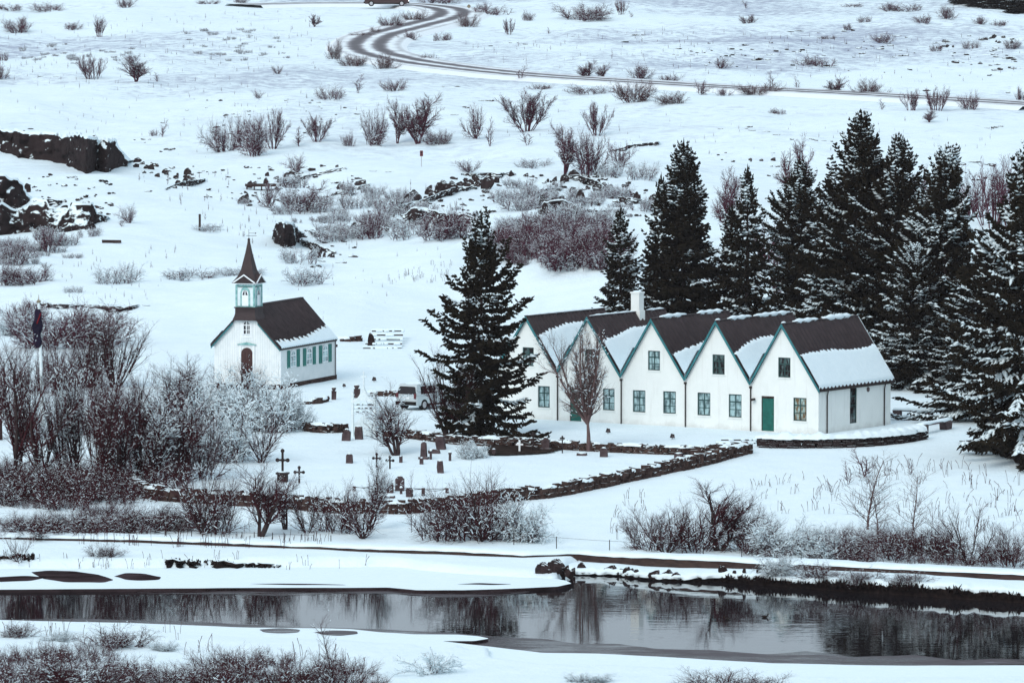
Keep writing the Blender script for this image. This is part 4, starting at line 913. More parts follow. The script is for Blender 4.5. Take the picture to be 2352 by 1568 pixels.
def spruce(key, H, Rm, seed, irr=.18, dens=1., snowp=.25, droop=.0, long=0., bare=.05, snowz=(0., 1.)):
    rg = np.random.RandomState(seed); segs = []; P = []; Dv = []; Ln = []; Wd = []; SP = []; SD = []; SL = []; SW = []; SH = []
    z = H * bare; lean = rg.normal(0, .01, 2); azb = {}
    while z < H * .985:
        t = z / H; nb = max(4, int((7.5 - 2.5 * t) * dens + rg.rand()))
        a0 = rg.uniform(0, 6.28)
        for b in range(nb):
            az = a0 + 6.283 * b / nb + rg.normal(0, .25)
            sect = .84 + irr * 1.4 * math.sin(az * 2 + seed + t * 9) + irr * .8 * math.sin(az * 3 + t * 23 + seed)
            L = Rm * 1.30 * ((1 - t) ** .76 * (.72 + .28 * min(1., t / .10)) * sect * rg.uniform(1 - irr * 1.8, 1 + irr) + .10)
            if long and rg.rand() < .05: L *= 1 + long
            sag = rg.rand() < snowp and snowz[0] <= t <= snowz[1]
            el = (-.18 + .95 * t ** 1.5) + rg.normal(0, .12) - droop - (.10 if sag else 0)
            k = max(2, int(L / .24)); st = L / k; p = np.array([lean[0] * z, lean[1] * z, z + rg.uniform(-.1, .1)])
            for i in range(k):
                s = (i + 1) / k; e = el - .35 * math.sin(min(1, s * 1.3) * math.pi) * .5 + .45 * s * s
                d = np.array([math.cos(az) * math.cos(e), math.sin(az) * math.cos(e), math.sin(e)]); q = p + d * st
                r = .035 * (1 - t) * (1 - s) + .010; segs.append((*p, *q, r * 1.2, r))
                lt = min(.62, (.42 * L * (1 - s * .72) + .13)) * rg.uniform(.75, 1.2) * min(1., (1 - t) * 5 + .35)
                for sd in (-1, 1):
                    if i == 0 and k > 4: continue
                    an = az + sd * rg.uniform(.55, 1.15); ee = e * .6 - rg.uniform(.0, .35)
                    td = np.array([math.cos(an) * math.cos(ee), math.sin(an) * math.cos(ee), math.sin(ee)])
                    P.append(q); Dv.append(td); Ln.append(lt); Wd.append(.055 + .05 * lt)
                    m = max(1, int(lt / .2))
                    for j in range(m):
                        pp = q + td * lt * (.25 + .6 * (j + .5) / m)
                        a2 = an + rg.choice((-1, 1)) * rg.uniform(.5, 1.1); e2 = ee + rg.uniform(-.5, .5)
                        P.append(pp); Dv.append(np.array([math.cos(a2) * math.cos(e2), math.sin(a2) * math.cos(e2), math.sin(e2)])); Ln.append(lt * rg.uniform(.4, .65)); Wd.append(.05 + .03 * rg.rand())
                    if sag and s > .3 and rg.rand() < .75:
                        c = q + td * lt * .45; w = rg.uniform(.6, 1.45) * (1.2 if snowp > .35 else 1.)
                        SP.append(c + np.array([0, 0, .05])); SD.append(td); SL.append(lt * .42 * w + .05); SW.append(.09 * w + .02); SH.append(.075 * w)
                if sag and s > .3 and rg.rand() < .8: w = rg.uniform(.6, 1.2); SP.append((p + q) / 2 + np.array([0, 0, .06])); SD.append(d); SL.append(st * .65 * w); SW.append(.11 * w); SH.append(.09 * w)
                elif rg.rand() < .05: SP.append(q + np.array([0, 0, .05])); SD.append(d); SL.append(.10); SW.append(.055); SH.append(.045)
                p = q
            P.append(p); Dv.append(d); Ln.append((.22 + .12 * rg.rand()) * min(1., (1 - t) * 5 + .5)); Wd.append(.05)
        z += (.15 + .13 * (1 - t)) * rg.uniform(.8, 1.2)
    P.append(np.array([lean[0] * H, lean[1] * H, H - .5])); Dv.append(np.array([0, 0, 1.])); Ln.append(1.0); Wd.append(.085)
    V, Q = leafset(P, Dv, Ln, Wd)
    V2, Q2 = prisms(np.array(segs), 3); crown = npmesh(key + '_crown', np.concatenate([V, V2]), np.concatenate([Q, Q2 + len(V)]), [M['needle']])
    tb = MB(); tb.tube([(0, 0, -.3), (0, 0, H * .1), (lean[0] * H * .5, lean[1] * H * .5, H * .5), (lean[0] * H, lean[1] * H, H * .97)], [.017 * H + .05, .014 * H + .03, .008 * H + .02, .015], 9)
    V3, Q3 = lumps(SP, SD, SL, SW, SH)
    sm = npmesh(key + '_snow', V3, Q3, [M['snow']], None, True)
    PR[key] = ([('trunk', tb.mesh(key + '_trunk', [M['bark']])), ('crown', crown), ('snow', sm)], Rm / H); PR[key + '_d'] = (H, Rm)
spruce('spruceA', 12.3, 3.15, 1, .30, .82, .16, .04, .55, .07)
spruce('spruceB', 13.0, 2.45, 2, .14, 1.15, .10, 0., .1, .03)
spruce('spruceC', 15.0, 3.9, 3, .28, 1.1, .30, .02, .25, .05)
spruce('spruceD', 9.0, 1.55, 4, .18, .9, .14, 0., .2, .03)
spruce('spruceE', 14.0, 4.3, 5, .26, 1.0, .45, .10, .25, .10)
def sprucetree(u, v, vtop, hw, key, label, name='spruce_tree', rz=None, group=None):
    p = G(u, v); k = pxm(p); H = (v - vtop) / k; Hm, Rm = PR[key + '_d']; sxy = (hw / k) / Rm
    t = spawn(name, PR[key][0], (p[0], p[1], p[2] - .1), random.uniform(0, 6.28) if rz is None else rz, (sxy, sxy, H / Hm), label, 'tree', group)
    return t
SPR = 'spruces around the farmhouse'
for a in [
    (1106, 1003, 492, 135, 'spruceA', 'ragged dark spruce standing alone in front of the farmhouse by the graveyard wall'),
    (1426, 752, 480, 50, 'spruceD', 'small narrow spruce behind the farmhouse chimney'),
    (1569, 752, 326, 84, 'spruceB', 'tall dense dark spruce tapering to a needle tip behind the middle gables'),
    (1519, 748, 408, 50, 'spruceD', 'shorter slim spruce leaning against the left side of the dense tall one'),
    (1716, 764, 390, 56, 'spruceD', 'open thin-topped spruce behind the fourth gable'),
    (1681, 758, 470, 48, 'spruceD', 'smaller spruce close against the left of the thin-topped one'),
    (1832, 780, 372, 84, 'spruceC', 'snow-flecked spruce with a bare tree behind its top'),
    (1986, 855, 266, 128, 'spruceC', 'tallest spruce with the highest tip behind the last gable'),
    (2056, 862, 318, 104, 'spruceC', 'tall spruce grown into the right side of the tallest one'),
    (1918, 815, 436, 78, 'spruceE', 'shorter snowy spruce in front of the left flank of the tallest one'),
    (2116, 874, 440, 92, 'spruceC', 'dark spruce between the tall pair and the spiky-topped one'),
    (2168, 885, 342, 122, 'spruceE', 'broad spruce with a thin spiky top and long snowy boughs right of the tall pair'),
    (2098, 892, 560, 84, 'spruceE', 'low dark spruce filling the gap behind the end wall of the farmhouse'),
    (2292, 968, 540, 132, 'spruceE', 'heavily snowed spruce whose lowest boughs sweep over the snow by the benches'),
    (2362, 1050, 336, 156, 'spruceE', 'huge near spruce cut by the right edge of the view'),
    (2232, 905, 640, 96, 'spruceE', 'low snowy spruce between the farmhouse end and the sweeping spruce'),
    (2118, 890, 630, 74, 'spruceE', 'small dark spruce just behind the benches'),
    (2330, 905, 520, 100, 'spruceE', 'dark spruce half hidden behind the huge edge tree'),
]:
    sprucetree(a[0], a[1], a[2], a[3] * (.74 if a[4] == 'spruceA' else 1.), a[4], a[5], group=SPR)
# the far dark grove at the upper right corner
for (u, v, t, w, l) in [(2300, 22, -55, 40, 'far spruce in the dark grove at the top right, beside its open left end'), (2345, 30, -40, 42, 'far spruce at the very corner of the top right grove'), (2255, 14, -60, 34, 'far spruce forming the left end of the top right grove'), (2215, 8, -60, 30, 'faint far spruce just left of the top right grove')]:
    sprucetree(u, v, t, w, 'spruceB', l, group='spruces of the far grove')
# ------------------------------------------------------------------ bare shrubs and trees
FB = 'bare bushes on the far snow plain'; RB = 'bushes along the far road'; MBG = 'bare bushes on the middle snowfield'; NB = 'bushes by the boardwalk'
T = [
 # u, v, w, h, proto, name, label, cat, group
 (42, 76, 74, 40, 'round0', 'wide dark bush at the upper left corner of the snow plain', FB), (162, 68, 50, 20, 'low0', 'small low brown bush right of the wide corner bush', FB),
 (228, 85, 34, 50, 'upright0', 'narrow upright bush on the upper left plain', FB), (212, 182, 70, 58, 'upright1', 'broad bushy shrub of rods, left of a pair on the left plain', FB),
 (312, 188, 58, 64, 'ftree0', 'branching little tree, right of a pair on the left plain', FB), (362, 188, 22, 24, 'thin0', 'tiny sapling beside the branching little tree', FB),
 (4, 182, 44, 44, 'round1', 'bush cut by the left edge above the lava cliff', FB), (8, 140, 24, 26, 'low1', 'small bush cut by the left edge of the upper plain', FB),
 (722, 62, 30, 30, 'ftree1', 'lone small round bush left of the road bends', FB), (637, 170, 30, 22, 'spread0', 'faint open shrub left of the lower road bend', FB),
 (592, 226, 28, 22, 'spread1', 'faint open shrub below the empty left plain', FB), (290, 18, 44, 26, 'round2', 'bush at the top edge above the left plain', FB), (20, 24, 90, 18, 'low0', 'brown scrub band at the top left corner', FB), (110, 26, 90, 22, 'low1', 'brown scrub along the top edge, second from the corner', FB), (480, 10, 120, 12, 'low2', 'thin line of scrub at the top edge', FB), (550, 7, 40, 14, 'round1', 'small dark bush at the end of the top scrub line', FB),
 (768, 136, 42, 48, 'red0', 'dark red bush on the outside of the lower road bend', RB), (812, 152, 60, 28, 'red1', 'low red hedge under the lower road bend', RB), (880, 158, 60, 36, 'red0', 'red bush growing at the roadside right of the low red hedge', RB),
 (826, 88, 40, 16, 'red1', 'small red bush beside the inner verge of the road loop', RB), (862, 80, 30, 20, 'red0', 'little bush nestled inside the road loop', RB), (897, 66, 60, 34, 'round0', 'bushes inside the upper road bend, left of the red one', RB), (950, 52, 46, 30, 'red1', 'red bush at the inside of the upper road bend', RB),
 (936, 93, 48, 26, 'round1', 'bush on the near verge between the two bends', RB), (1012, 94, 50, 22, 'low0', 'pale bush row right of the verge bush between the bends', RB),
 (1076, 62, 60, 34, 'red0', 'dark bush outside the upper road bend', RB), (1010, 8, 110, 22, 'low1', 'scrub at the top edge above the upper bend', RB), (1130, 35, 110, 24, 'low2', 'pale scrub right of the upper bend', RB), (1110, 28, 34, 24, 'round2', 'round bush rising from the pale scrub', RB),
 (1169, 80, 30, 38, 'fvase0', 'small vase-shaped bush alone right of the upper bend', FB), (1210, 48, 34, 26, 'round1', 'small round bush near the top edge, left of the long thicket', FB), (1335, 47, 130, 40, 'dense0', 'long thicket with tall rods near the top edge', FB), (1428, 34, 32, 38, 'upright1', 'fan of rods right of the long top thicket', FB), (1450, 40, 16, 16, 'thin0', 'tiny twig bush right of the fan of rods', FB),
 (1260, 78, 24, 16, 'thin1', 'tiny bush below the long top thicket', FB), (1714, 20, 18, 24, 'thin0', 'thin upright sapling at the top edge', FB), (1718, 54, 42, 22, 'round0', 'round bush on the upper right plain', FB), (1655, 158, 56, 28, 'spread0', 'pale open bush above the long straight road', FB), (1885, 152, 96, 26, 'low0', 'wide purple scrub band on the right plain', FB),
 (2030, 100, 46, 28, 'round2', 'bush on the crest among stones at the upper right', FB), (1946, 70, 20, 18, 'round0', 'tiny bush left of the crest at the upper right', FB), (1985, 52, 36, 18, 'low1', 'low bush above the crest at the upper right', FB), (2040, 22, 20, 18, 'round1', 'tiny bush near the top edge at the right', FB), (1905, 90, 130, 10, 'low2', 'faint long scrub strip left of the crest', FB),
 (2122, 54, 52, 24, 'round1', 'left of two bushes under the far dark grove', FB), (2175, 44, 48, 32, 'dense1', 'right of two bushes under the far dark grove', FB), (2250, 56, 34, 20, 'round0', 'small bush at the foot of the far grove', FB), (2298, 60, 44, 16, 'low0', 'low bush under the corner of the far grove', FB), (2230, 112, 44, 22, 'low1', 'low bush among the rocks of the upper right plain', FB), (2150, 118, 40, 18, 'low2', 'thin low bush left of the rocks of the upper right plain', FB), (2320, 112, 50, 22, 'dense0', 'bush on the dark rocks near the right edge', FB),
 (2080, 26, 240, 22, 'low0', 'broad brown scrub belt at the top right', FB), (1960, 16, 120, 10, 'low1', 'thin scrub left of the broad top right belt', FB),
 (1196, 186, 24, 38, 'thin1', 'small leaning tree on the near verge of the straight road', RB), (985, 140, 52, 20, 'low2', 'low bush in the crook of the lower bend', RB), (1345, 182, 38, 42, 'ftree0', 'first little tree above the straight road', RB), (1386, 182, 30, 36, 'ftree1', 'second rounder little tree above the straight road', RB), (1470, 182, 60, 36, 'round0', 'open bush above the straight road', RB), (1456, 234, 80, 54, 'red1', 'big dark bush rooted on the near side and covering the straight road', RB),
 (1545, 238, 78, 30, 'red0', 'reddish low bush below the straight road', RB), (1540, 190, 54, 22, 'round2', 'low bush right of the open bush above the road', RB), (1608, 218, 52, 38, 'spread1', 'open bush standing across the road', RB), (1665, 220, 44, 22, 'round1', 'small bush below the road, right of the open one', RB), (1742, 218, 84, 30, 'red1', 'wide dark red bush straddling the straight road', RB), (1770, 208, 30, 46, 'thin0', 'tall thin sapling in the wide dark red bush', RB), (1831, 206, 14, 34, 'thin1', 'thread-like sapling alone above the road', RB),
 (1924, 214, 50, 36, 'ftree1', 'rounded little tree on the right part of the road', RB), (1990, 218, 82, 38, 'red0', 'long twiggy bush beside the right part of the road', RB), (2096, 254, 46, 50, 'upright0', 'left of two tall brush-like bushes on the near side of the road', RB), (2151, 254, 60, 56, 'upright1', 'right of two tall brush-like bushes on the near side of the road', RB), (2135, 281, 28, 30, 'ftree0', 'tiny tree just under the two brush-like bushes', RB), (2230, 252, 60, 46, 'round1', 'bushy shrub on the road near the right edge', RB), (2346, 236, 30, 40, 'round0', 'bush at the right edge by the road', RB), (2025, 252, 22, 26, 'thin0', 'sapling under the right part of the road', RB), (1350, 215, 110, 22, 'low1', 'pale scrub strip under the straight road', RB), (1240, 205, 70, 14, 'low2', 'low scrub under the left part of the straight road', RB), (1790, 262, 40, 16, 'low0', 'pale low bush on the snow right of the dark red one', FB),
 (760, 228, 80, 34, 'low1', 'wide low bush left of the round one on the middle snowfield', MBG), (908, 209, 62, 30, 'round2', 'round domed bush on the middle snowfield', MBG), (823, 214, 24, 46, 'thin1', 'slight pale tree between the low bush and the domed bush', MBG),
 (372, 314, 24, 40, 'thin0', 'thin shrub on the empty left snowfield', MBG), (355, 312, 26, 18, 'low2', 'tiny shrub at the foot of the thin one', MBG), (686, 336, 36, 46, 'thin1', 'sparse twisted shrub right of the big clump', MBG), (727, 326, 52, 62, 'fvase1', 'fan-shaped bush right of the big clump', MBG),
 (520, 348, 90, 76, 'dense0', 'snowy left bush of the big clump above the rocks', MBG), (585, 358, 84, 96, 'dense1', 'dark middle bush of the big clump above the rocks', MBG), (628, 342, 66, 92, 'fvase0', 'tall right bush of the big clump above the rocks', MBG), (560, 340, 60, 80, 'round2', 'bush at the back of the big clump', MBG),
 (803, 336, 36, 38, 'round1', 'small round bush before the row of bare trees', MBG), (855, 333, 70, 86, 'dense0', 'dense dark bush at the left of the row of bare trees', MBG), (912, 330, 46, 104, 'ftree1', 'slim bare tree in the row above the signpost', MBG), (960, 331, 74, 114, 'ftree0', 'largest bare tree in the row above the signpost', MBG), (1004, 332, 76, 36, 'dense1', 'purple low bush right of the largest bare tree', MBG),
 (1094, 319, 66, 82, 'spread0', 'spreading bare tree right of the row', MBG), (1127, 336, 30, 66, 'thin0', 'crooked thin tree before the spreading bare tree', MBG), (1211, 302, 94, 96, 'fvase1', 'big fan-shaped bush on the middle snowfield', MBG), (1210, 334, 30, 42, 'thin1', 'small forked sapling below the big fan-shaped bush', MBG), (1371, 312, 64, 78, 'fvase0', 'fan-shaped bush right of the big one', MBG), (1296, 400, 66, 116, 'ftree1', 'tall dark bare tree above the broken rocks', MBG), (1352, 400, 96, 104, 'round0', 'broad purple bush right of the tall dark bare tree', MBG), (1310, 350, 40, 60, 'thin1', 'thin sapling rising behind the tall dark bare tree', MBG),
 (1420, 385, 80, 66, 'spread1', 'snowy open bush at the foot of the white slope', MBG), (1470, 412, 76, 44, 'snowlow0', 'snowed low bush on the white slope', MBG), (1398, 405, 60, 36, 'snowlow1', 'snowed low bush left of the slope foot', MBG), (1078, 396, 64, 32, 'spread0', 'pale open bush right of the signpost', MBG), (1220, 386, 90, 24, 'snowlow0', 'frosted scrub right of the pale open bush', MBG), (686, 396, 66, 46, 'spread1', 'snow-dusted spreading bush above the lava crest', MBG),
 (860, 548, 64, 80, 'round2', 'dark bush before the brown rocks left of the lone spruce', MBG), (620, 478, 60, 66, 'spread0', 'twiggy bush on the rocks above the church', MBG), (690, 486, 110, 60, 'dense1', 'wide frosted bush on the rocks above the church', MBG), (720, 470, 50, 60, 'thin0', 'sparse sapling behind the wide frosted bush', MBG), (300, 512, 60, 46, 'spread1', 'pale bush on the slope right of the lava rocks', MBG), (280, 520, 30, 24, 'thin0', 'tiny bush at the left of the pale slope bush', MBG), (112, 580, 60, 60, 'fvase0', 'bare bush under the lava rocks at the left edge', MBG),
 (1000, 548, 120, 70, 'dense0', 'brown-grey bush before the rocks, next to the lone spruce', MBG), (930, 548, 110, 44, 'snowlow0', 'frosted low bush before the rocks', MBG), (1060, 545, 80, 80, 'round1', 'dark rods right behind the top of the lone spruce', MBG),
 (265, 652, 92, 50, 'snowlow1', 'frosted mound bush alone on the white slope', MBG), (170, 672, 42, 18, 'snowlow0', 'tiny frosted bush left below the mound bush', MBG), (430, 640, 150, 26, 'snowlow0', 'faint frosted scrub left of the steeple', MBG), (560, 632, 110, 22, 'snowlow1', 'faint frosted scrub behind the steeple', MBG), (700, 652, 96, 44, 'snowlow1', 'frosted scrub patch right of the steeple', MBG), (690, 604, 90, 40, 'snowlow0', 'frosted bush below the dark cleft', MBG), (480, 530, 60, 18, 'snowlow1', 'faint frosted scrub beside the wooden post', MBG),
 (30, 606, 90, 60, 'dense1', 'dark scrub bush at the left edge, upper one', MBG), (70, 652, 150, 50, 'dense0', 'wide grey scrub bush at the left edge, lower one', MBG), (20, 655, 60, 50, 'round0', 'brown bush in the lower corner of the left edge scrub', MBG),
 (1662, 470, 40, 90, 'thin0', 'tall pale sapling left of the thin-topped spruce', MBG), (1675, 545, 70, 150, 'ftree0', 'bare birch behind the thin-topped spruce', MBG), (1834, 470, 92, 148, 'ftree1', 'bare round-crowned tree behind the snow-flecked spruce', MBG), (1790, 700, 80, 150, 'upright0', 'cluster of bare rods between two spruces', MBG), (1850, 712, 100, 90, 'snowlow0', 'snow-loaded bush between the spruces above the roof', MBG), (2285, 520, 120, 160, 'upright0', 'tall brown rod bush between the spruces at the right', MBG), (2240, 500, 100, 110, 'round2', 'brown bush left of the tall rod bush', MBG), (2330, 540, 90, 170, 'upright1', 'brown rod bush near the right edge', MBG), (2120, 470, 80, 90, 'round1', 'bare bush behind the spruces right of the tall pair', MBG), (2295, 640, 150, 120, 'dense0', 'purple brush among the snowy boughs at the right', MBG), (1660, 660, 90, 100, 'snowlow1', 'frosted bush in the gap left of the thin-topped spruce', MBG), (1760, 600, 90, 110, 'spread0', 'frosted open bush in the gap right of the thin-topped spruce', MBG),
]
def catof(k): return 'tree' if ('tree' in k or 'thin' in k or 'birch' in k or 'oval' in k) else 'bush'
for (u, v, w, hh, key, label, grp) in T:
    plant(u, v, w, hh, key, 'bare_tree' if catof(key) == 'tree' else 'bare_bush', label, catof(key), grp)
TH = 'trees and bushes of the left thicket'
T2 = [
 (262, 888, 170, 178, 'rods', 'bare_tree', 'large fan-shaped bare tree of dark rods left of the church', TH), (215, 890, 110, 160, 'rods', 'bare_tree', 'fan-shaped bare tree leaning left beside the largest fan', TH),
 (40, 1120, 150, 350, 'ntree0', 'bare_tree', 'tall bare tree with a crooked trunk at the left edge', TH), (0, 1010, 110, 250, 'ntree1', 'bare_tree', 'bare tree half cut off by the left edge', TH), (135, 905, 120, 150, 'darkbush0', 'bare_bush', 'dark bush behind the flag pole', TH), (75, 900, 110, 120, 'darkbush1', 'bare_bush', 'dark bush left of the flag pole', TH), (180, 890, 110, 120, 'nround0', 'bare_bush', 'dense bush between the flag pole and the fan trees', TH),
 (152, 1105, 110, 290, 'rods', 'bare_tree', 'slim trunks standing right of the flag pole', TH), (178, 1110, 110, 310, 'ntree2', 'bare_tree', 'tall bare tree second right of the flag pole', TH), (222, 1115, 90, 290, 'rods', 'bare_tree', 'group of upright trunks below the fan tree', TH), (275, 1118, 130, 280, 'ntree1', 'bare_tree', 'bare tree with a bent snowy trunk below the fan tree', TH), (320, 1100, 110, 260, 'ntree0', 'bare_tree', 'bare tree in front of the dark bush of the thicket', TH),
 (85, 1122, 120, 290, 'ntree1', 'bare_tree', 'bare tree just left of the flag pole foot', TH), (250, 1128, 110, 250, 'ntree0', 'bare_tree', 'bare tree above the left end of the graveyard wall', TH), (345, 1112, 130, 230, 'ntree2', 'bare_tree', 'bare tree rising out of the darkest bush', TH), (425, 1104, 130, 220, 'ntree1', 'bare_tree', 'bare tree at the right side of the darkest bush', TH), (200, 1000, 150, 170, 'nround1', 'bare_bush', 'dense bush below the fan trees', TH), (290, 1000, 150, 150, 'darkbush1', 'bare_bush', 'dark bush right below the fan trees', TH),
 (380, 985, 150, 165, 'ntree2', 'bare_tree', 'bushy bare tree left of the church front', TH), (435, 960, 110, 150, 'ntree1', 'bare_tree', 'thin-topped bare tree standing close to the church corner', TH),
 (385, 1098, 170, 210, 'darkbush0', 'bare_bush', 'darkest bush in the middle of the thicket', TH), (330, 1108, 150, 160, 'nround1', 'bare_bush', 'dense bush left of the darkest one', TH), (450, 1100, 140, 170, 'darkbush1', 'bare_bush', 'dark twiggy bush right of the darkest one', TH),
 (475, 985, 160, 130, 'nsnow0', 'bare_bush', 'snow-covered bush in front of the church front', TH), (560, 985, 180, 140, 'nsnow1', 'bare_bush', 'snow-covered bush before the church door', TH), (628, 992, 150, 130, 'nsnow0', 'bare_bush', 'snow-white bush at the church corner', TH), (672, 988, 90, 90, 'nsnow1', 'bare_bush', 'small snow-white bush by the graveyard wall', TH), (520, 1060, 170, 150, 'nsnow0', 'bare_bush', 'big snow-laced bush in the middle of the thicket', TH), (600, 1062, 130, 130, 'nspread0', 'bare_bush', 'spreading bush at the graveyard edge of the thicket', TH), (565, 895, 80, 88, 'nspread1', 'bare_bush', 'bare bush covering the church door', TH), (520, 880, 60, 60, 'nround0', 'bare_bush', 'brown bush left of the church door', TH),
 (60, 1130, 150, 90, 'nround0', 'bare_bush', 'twiggy bush at the foot of the left edge trees', TH), (150, 1150, 140, 80, 'nround1', 'bare_bush', 'twiggy bush below the slim trunks', TH), (235, 1140, 150, 90, 'darkbush0', 'bare_bush', 'dark bush at the left end of the graveyard wall', TH), (10, 1160, 100, 80, 'nlow0', 'bare_bush', 'low bush in the left corner above the boardwalk', TH),
 (470, 1225, 190, 170, 'nspread0', 'bare_bush', 'wide spreading bush before the graveyard wall', NB), (500, 1222, 120, 140, 'nround1', 'bare_bush', 'dense twigs inside the wide spreading bush', NB), (598, 1231, 130, 185, 'ntree1', 'bare_tree', 'small tree with a straight dark trunk before the wall', NB), (655, 1215, 80, 130, 'ntree0', 'bare_tree', 'slender crooked tree right of the straight-trunked one', NB), (705, 1222, 110, 120, 'nspread1', 'bare_bush', 'leaning bush right of the crooked tree', NB), (770, 1222, 110, 120, 'nround0', 'bare_bush', 'twiggy bush before the iron crosses', NB), (835, 1236, 160, 130, 'nspread0', 'bare_bush', 'leaning twiggy bush at the boardwalk below the chained graves', NB), (850, 1215, 90, 190, 'ntree2', 'bare_tree', 'tall open tree rising before the chained graves', NB), (945, 1222, 50, 150, 'sapling', 'bare_tree', 'thin birch sapling before the chained graves', NB),
 (1010, 1238, 140, 110, 'nround1', 'bare_bush', 'left bush of the large clump below the graveyard wall', NB), (1110, 1242, 220, 175, 'nspread1', 'bare_bush', 'largest spreading bush of the clump below the wall', NB), (1090, 1240, 170, 150, 'nround0', 'bare_bush', 'dense heart of the clump below the wall', NB), (1200, 1242, 130, 110, 'nsnow0', 'bare_bush', 'frosted right end of the clump below the wall', NB),
 (90, 1232, 190, 60, 'nlow0', 'bare_bush', 'low scrub above the left end of the boardwalk', NB), (210, 1222, 170, 60, 'nlow1', 'bare_bush', 'second low scrub bush along the boardwalk', NB), (320, 1218, 170, 66, 'nlow0', 'bare_bush', 'third low scrub bush along the boardwalk', NB), (400, 1215, 100, 60, 'nlow1', 'bare_bush', 'low scrub beside the wide spreading bush', NB),
 (45, 1290, 70, 70, 'nspread1', 'bare_bush', 'bare bush on the river side of the boardwalk at the left', NB), (240, 1278, 90, 34, 'nlow1', 'bare_bush', 'small shrubs below the boardwalk at the left', NB),
 (1530, 1270, 160, 130, 'nspread0', 'bare_bush', 'left spreading bush on the slope below the farmhouse', NB), (1500, 1262, 120, 100, 'nround1', 'bare_bush', 'twiggy bush left of the leaning tree on the slope', NB), (1650, 1262, 190, 165, 'ntree0', 'bare_tree', 'thick leaning tree on the slope below the farmhouse', NB), (1600, 1262, 150, 110, 'nround0', 'bare_bush', 'dense twigs at the left of the leaning tree', NB), (1715, 1262, 120, 100, 'nround1', 'bare_bush', 'dense twigs at the right of the leaning tree', NB), (1790, 1268, 160, 84, 'nsnow0', 'bare_bush', 'frosted bush right of the leaning tree', NB), (1885, 1275, 170, 70, 'nsnow1', 'bare_bush', 'frosted low bush left of the birches', NB), (1960, 1282, 120, 64, 'nlow1', 'bare_bush', 'low bush at the foot of the birches', NB),
 (1993, 1215, 120, 185, 'birch0', 'bare_tree', 'tall slim birch, left of the three on the slope', NB), (2016, 1225, 80, 150, 'birch1', 'bare_tree', 'short birch between the two taller ones', NB), (2096, 1240, 100, 180, 'birch1', 'bare_tree', 'slim birch, right of the three on the slope', NB), (2225, 1290, 190, 150, 'nspread1', 'bare_bush', 'dark spreading bush on the slope at the right', NB), (2160, 1282, 140, 90, 'nround0', 'bare_bush', 'dense twigs left of the dark spreading bush', NB), (2060, 1282, 110, 80, 'nround1', 'bare_bush', 'twiggy bush under the right birch', NB), (2320, 1295, 120, 100, 'nround1', 'bare_bush', 'dark bush above the bank at the right edge', NB),
 (1985, 1095, 70, 70, 'thin0', 'bare_bush', 'upper bare sapling below the terrace wall', NB), (1948, 1112, 24, 60, 'thin1', 'bare_bush', 'narrow stem left of the upper sapling', NB), (2090, 1090, 24, 40, 'thin0', 'bare_bush', 'small sapling on the slope right of the upper one', NB),
 (1790, 1318, 90, 50, 'nsnow0', 'bare_bush', 'snowy shrub on the bank in front of the boardwalk end', NB), (1880, 1326, 110, 40, 'nlow0', 'bare_bush', 'low shrub on the bank right of the snowy one', NB), (1980, 1333, 110, 34, 'nlow1', 'bare_bush', 'reddish low shrub on the bank, third in the row', NB), (2085, 1336, 90, 30, 'nlow0', 'bare_bush', 'last low shrub of the row on the bank', NB),
 (40, 1462, 80, 42, 'nlow0', 'bare_bush', 'low heath bush on the near shore at the left edge', NB), (270, 1484, 170, 56, 'nlow1', 'bare_bush', 'frosted heath bush on the near shore', NB), (140, 1470, 80, 26, 'nsnow1', 'bare_bush', 'snowed-in tufts between the near heath bushes', NB), (380, 1492, 80, 24, 'nsnow0', 'bare_bush', 'snowed-in tufts right of the frosted heath bush', NB),
 (60, 1590, 230, 95, 'nlow1', 'bare_bush', 'dark heath thicket in the bottom left corner', NB), (200, 1592, 230, 105, 'nround0', 'bare_bush', 'dark heath thicket, second from the bottom left corner', NB), (300, 1580, 120, 70, 'nlow0', 'bare_bush', 'edge of the bottom left heath thicket', NB), (420, 1590, 170, 70, 'nlow0', 'bare_bush', 'heath bush at the bottom edge beside the corner thicket', NB), (530, 1592, 190, 110, 'nround1', 'bare_bush', 'tall heath bush at the bottom edge', NB), (650, 1592, 180, 95, 'nround0', 'bare_bush', 'heath bush left of the bottom sapling', NB), (770, 1592, 130, 100, 'nround1', 'bare_bush', 'heath bush at the foot of the bottom sapling', NB), (850, 1598, 90, 60, 'nlow1', 'bare_bush', 'heath bush right of the bottom sapling', NB),
 (768, 1588, 110, 185, 'sapling', 'bare_tree', 'dark sapling with a twiggy head at the bottom edge', NB), (992, 1546, 150, 60, 'arch', 'bare_bush', 'snow-laden arching bush on the near shore', NB), (1345, 1566, 110, 26, 'nsnow0', 'bare_bush', 'small frosted tuft at the bottom edge', NB), (1640, 1592, 190, 60, 'nround1', 'bare_bush', 'frosted heath bush at the bottom edge, left of its neighbour', NB), (1760, 1590, 170, 50, 'nlow1', 'bare_bush', 'frosted heath bush at the bottom edge, right of its neighbour', NB),
 (1352, 1036, 185, 292, 'oval', 'bare_tree', 'bare oval-crowned tree in front of the farmhouse door', None), (910, 1046, 150, 165, 'ntree2', 'bare_tree', 'small bare tree in the graveyard right of the white gate', None), (1030, 1000, 150, 205, 'nvase1', 'bare_tree', 'bare many-stemmed tree close left of the lone spruce', None), (1078, 1052, 84, 44, 'nsnow1', 'bare_bush', 'low snow-covered evergreen mound in the graveyard', None),
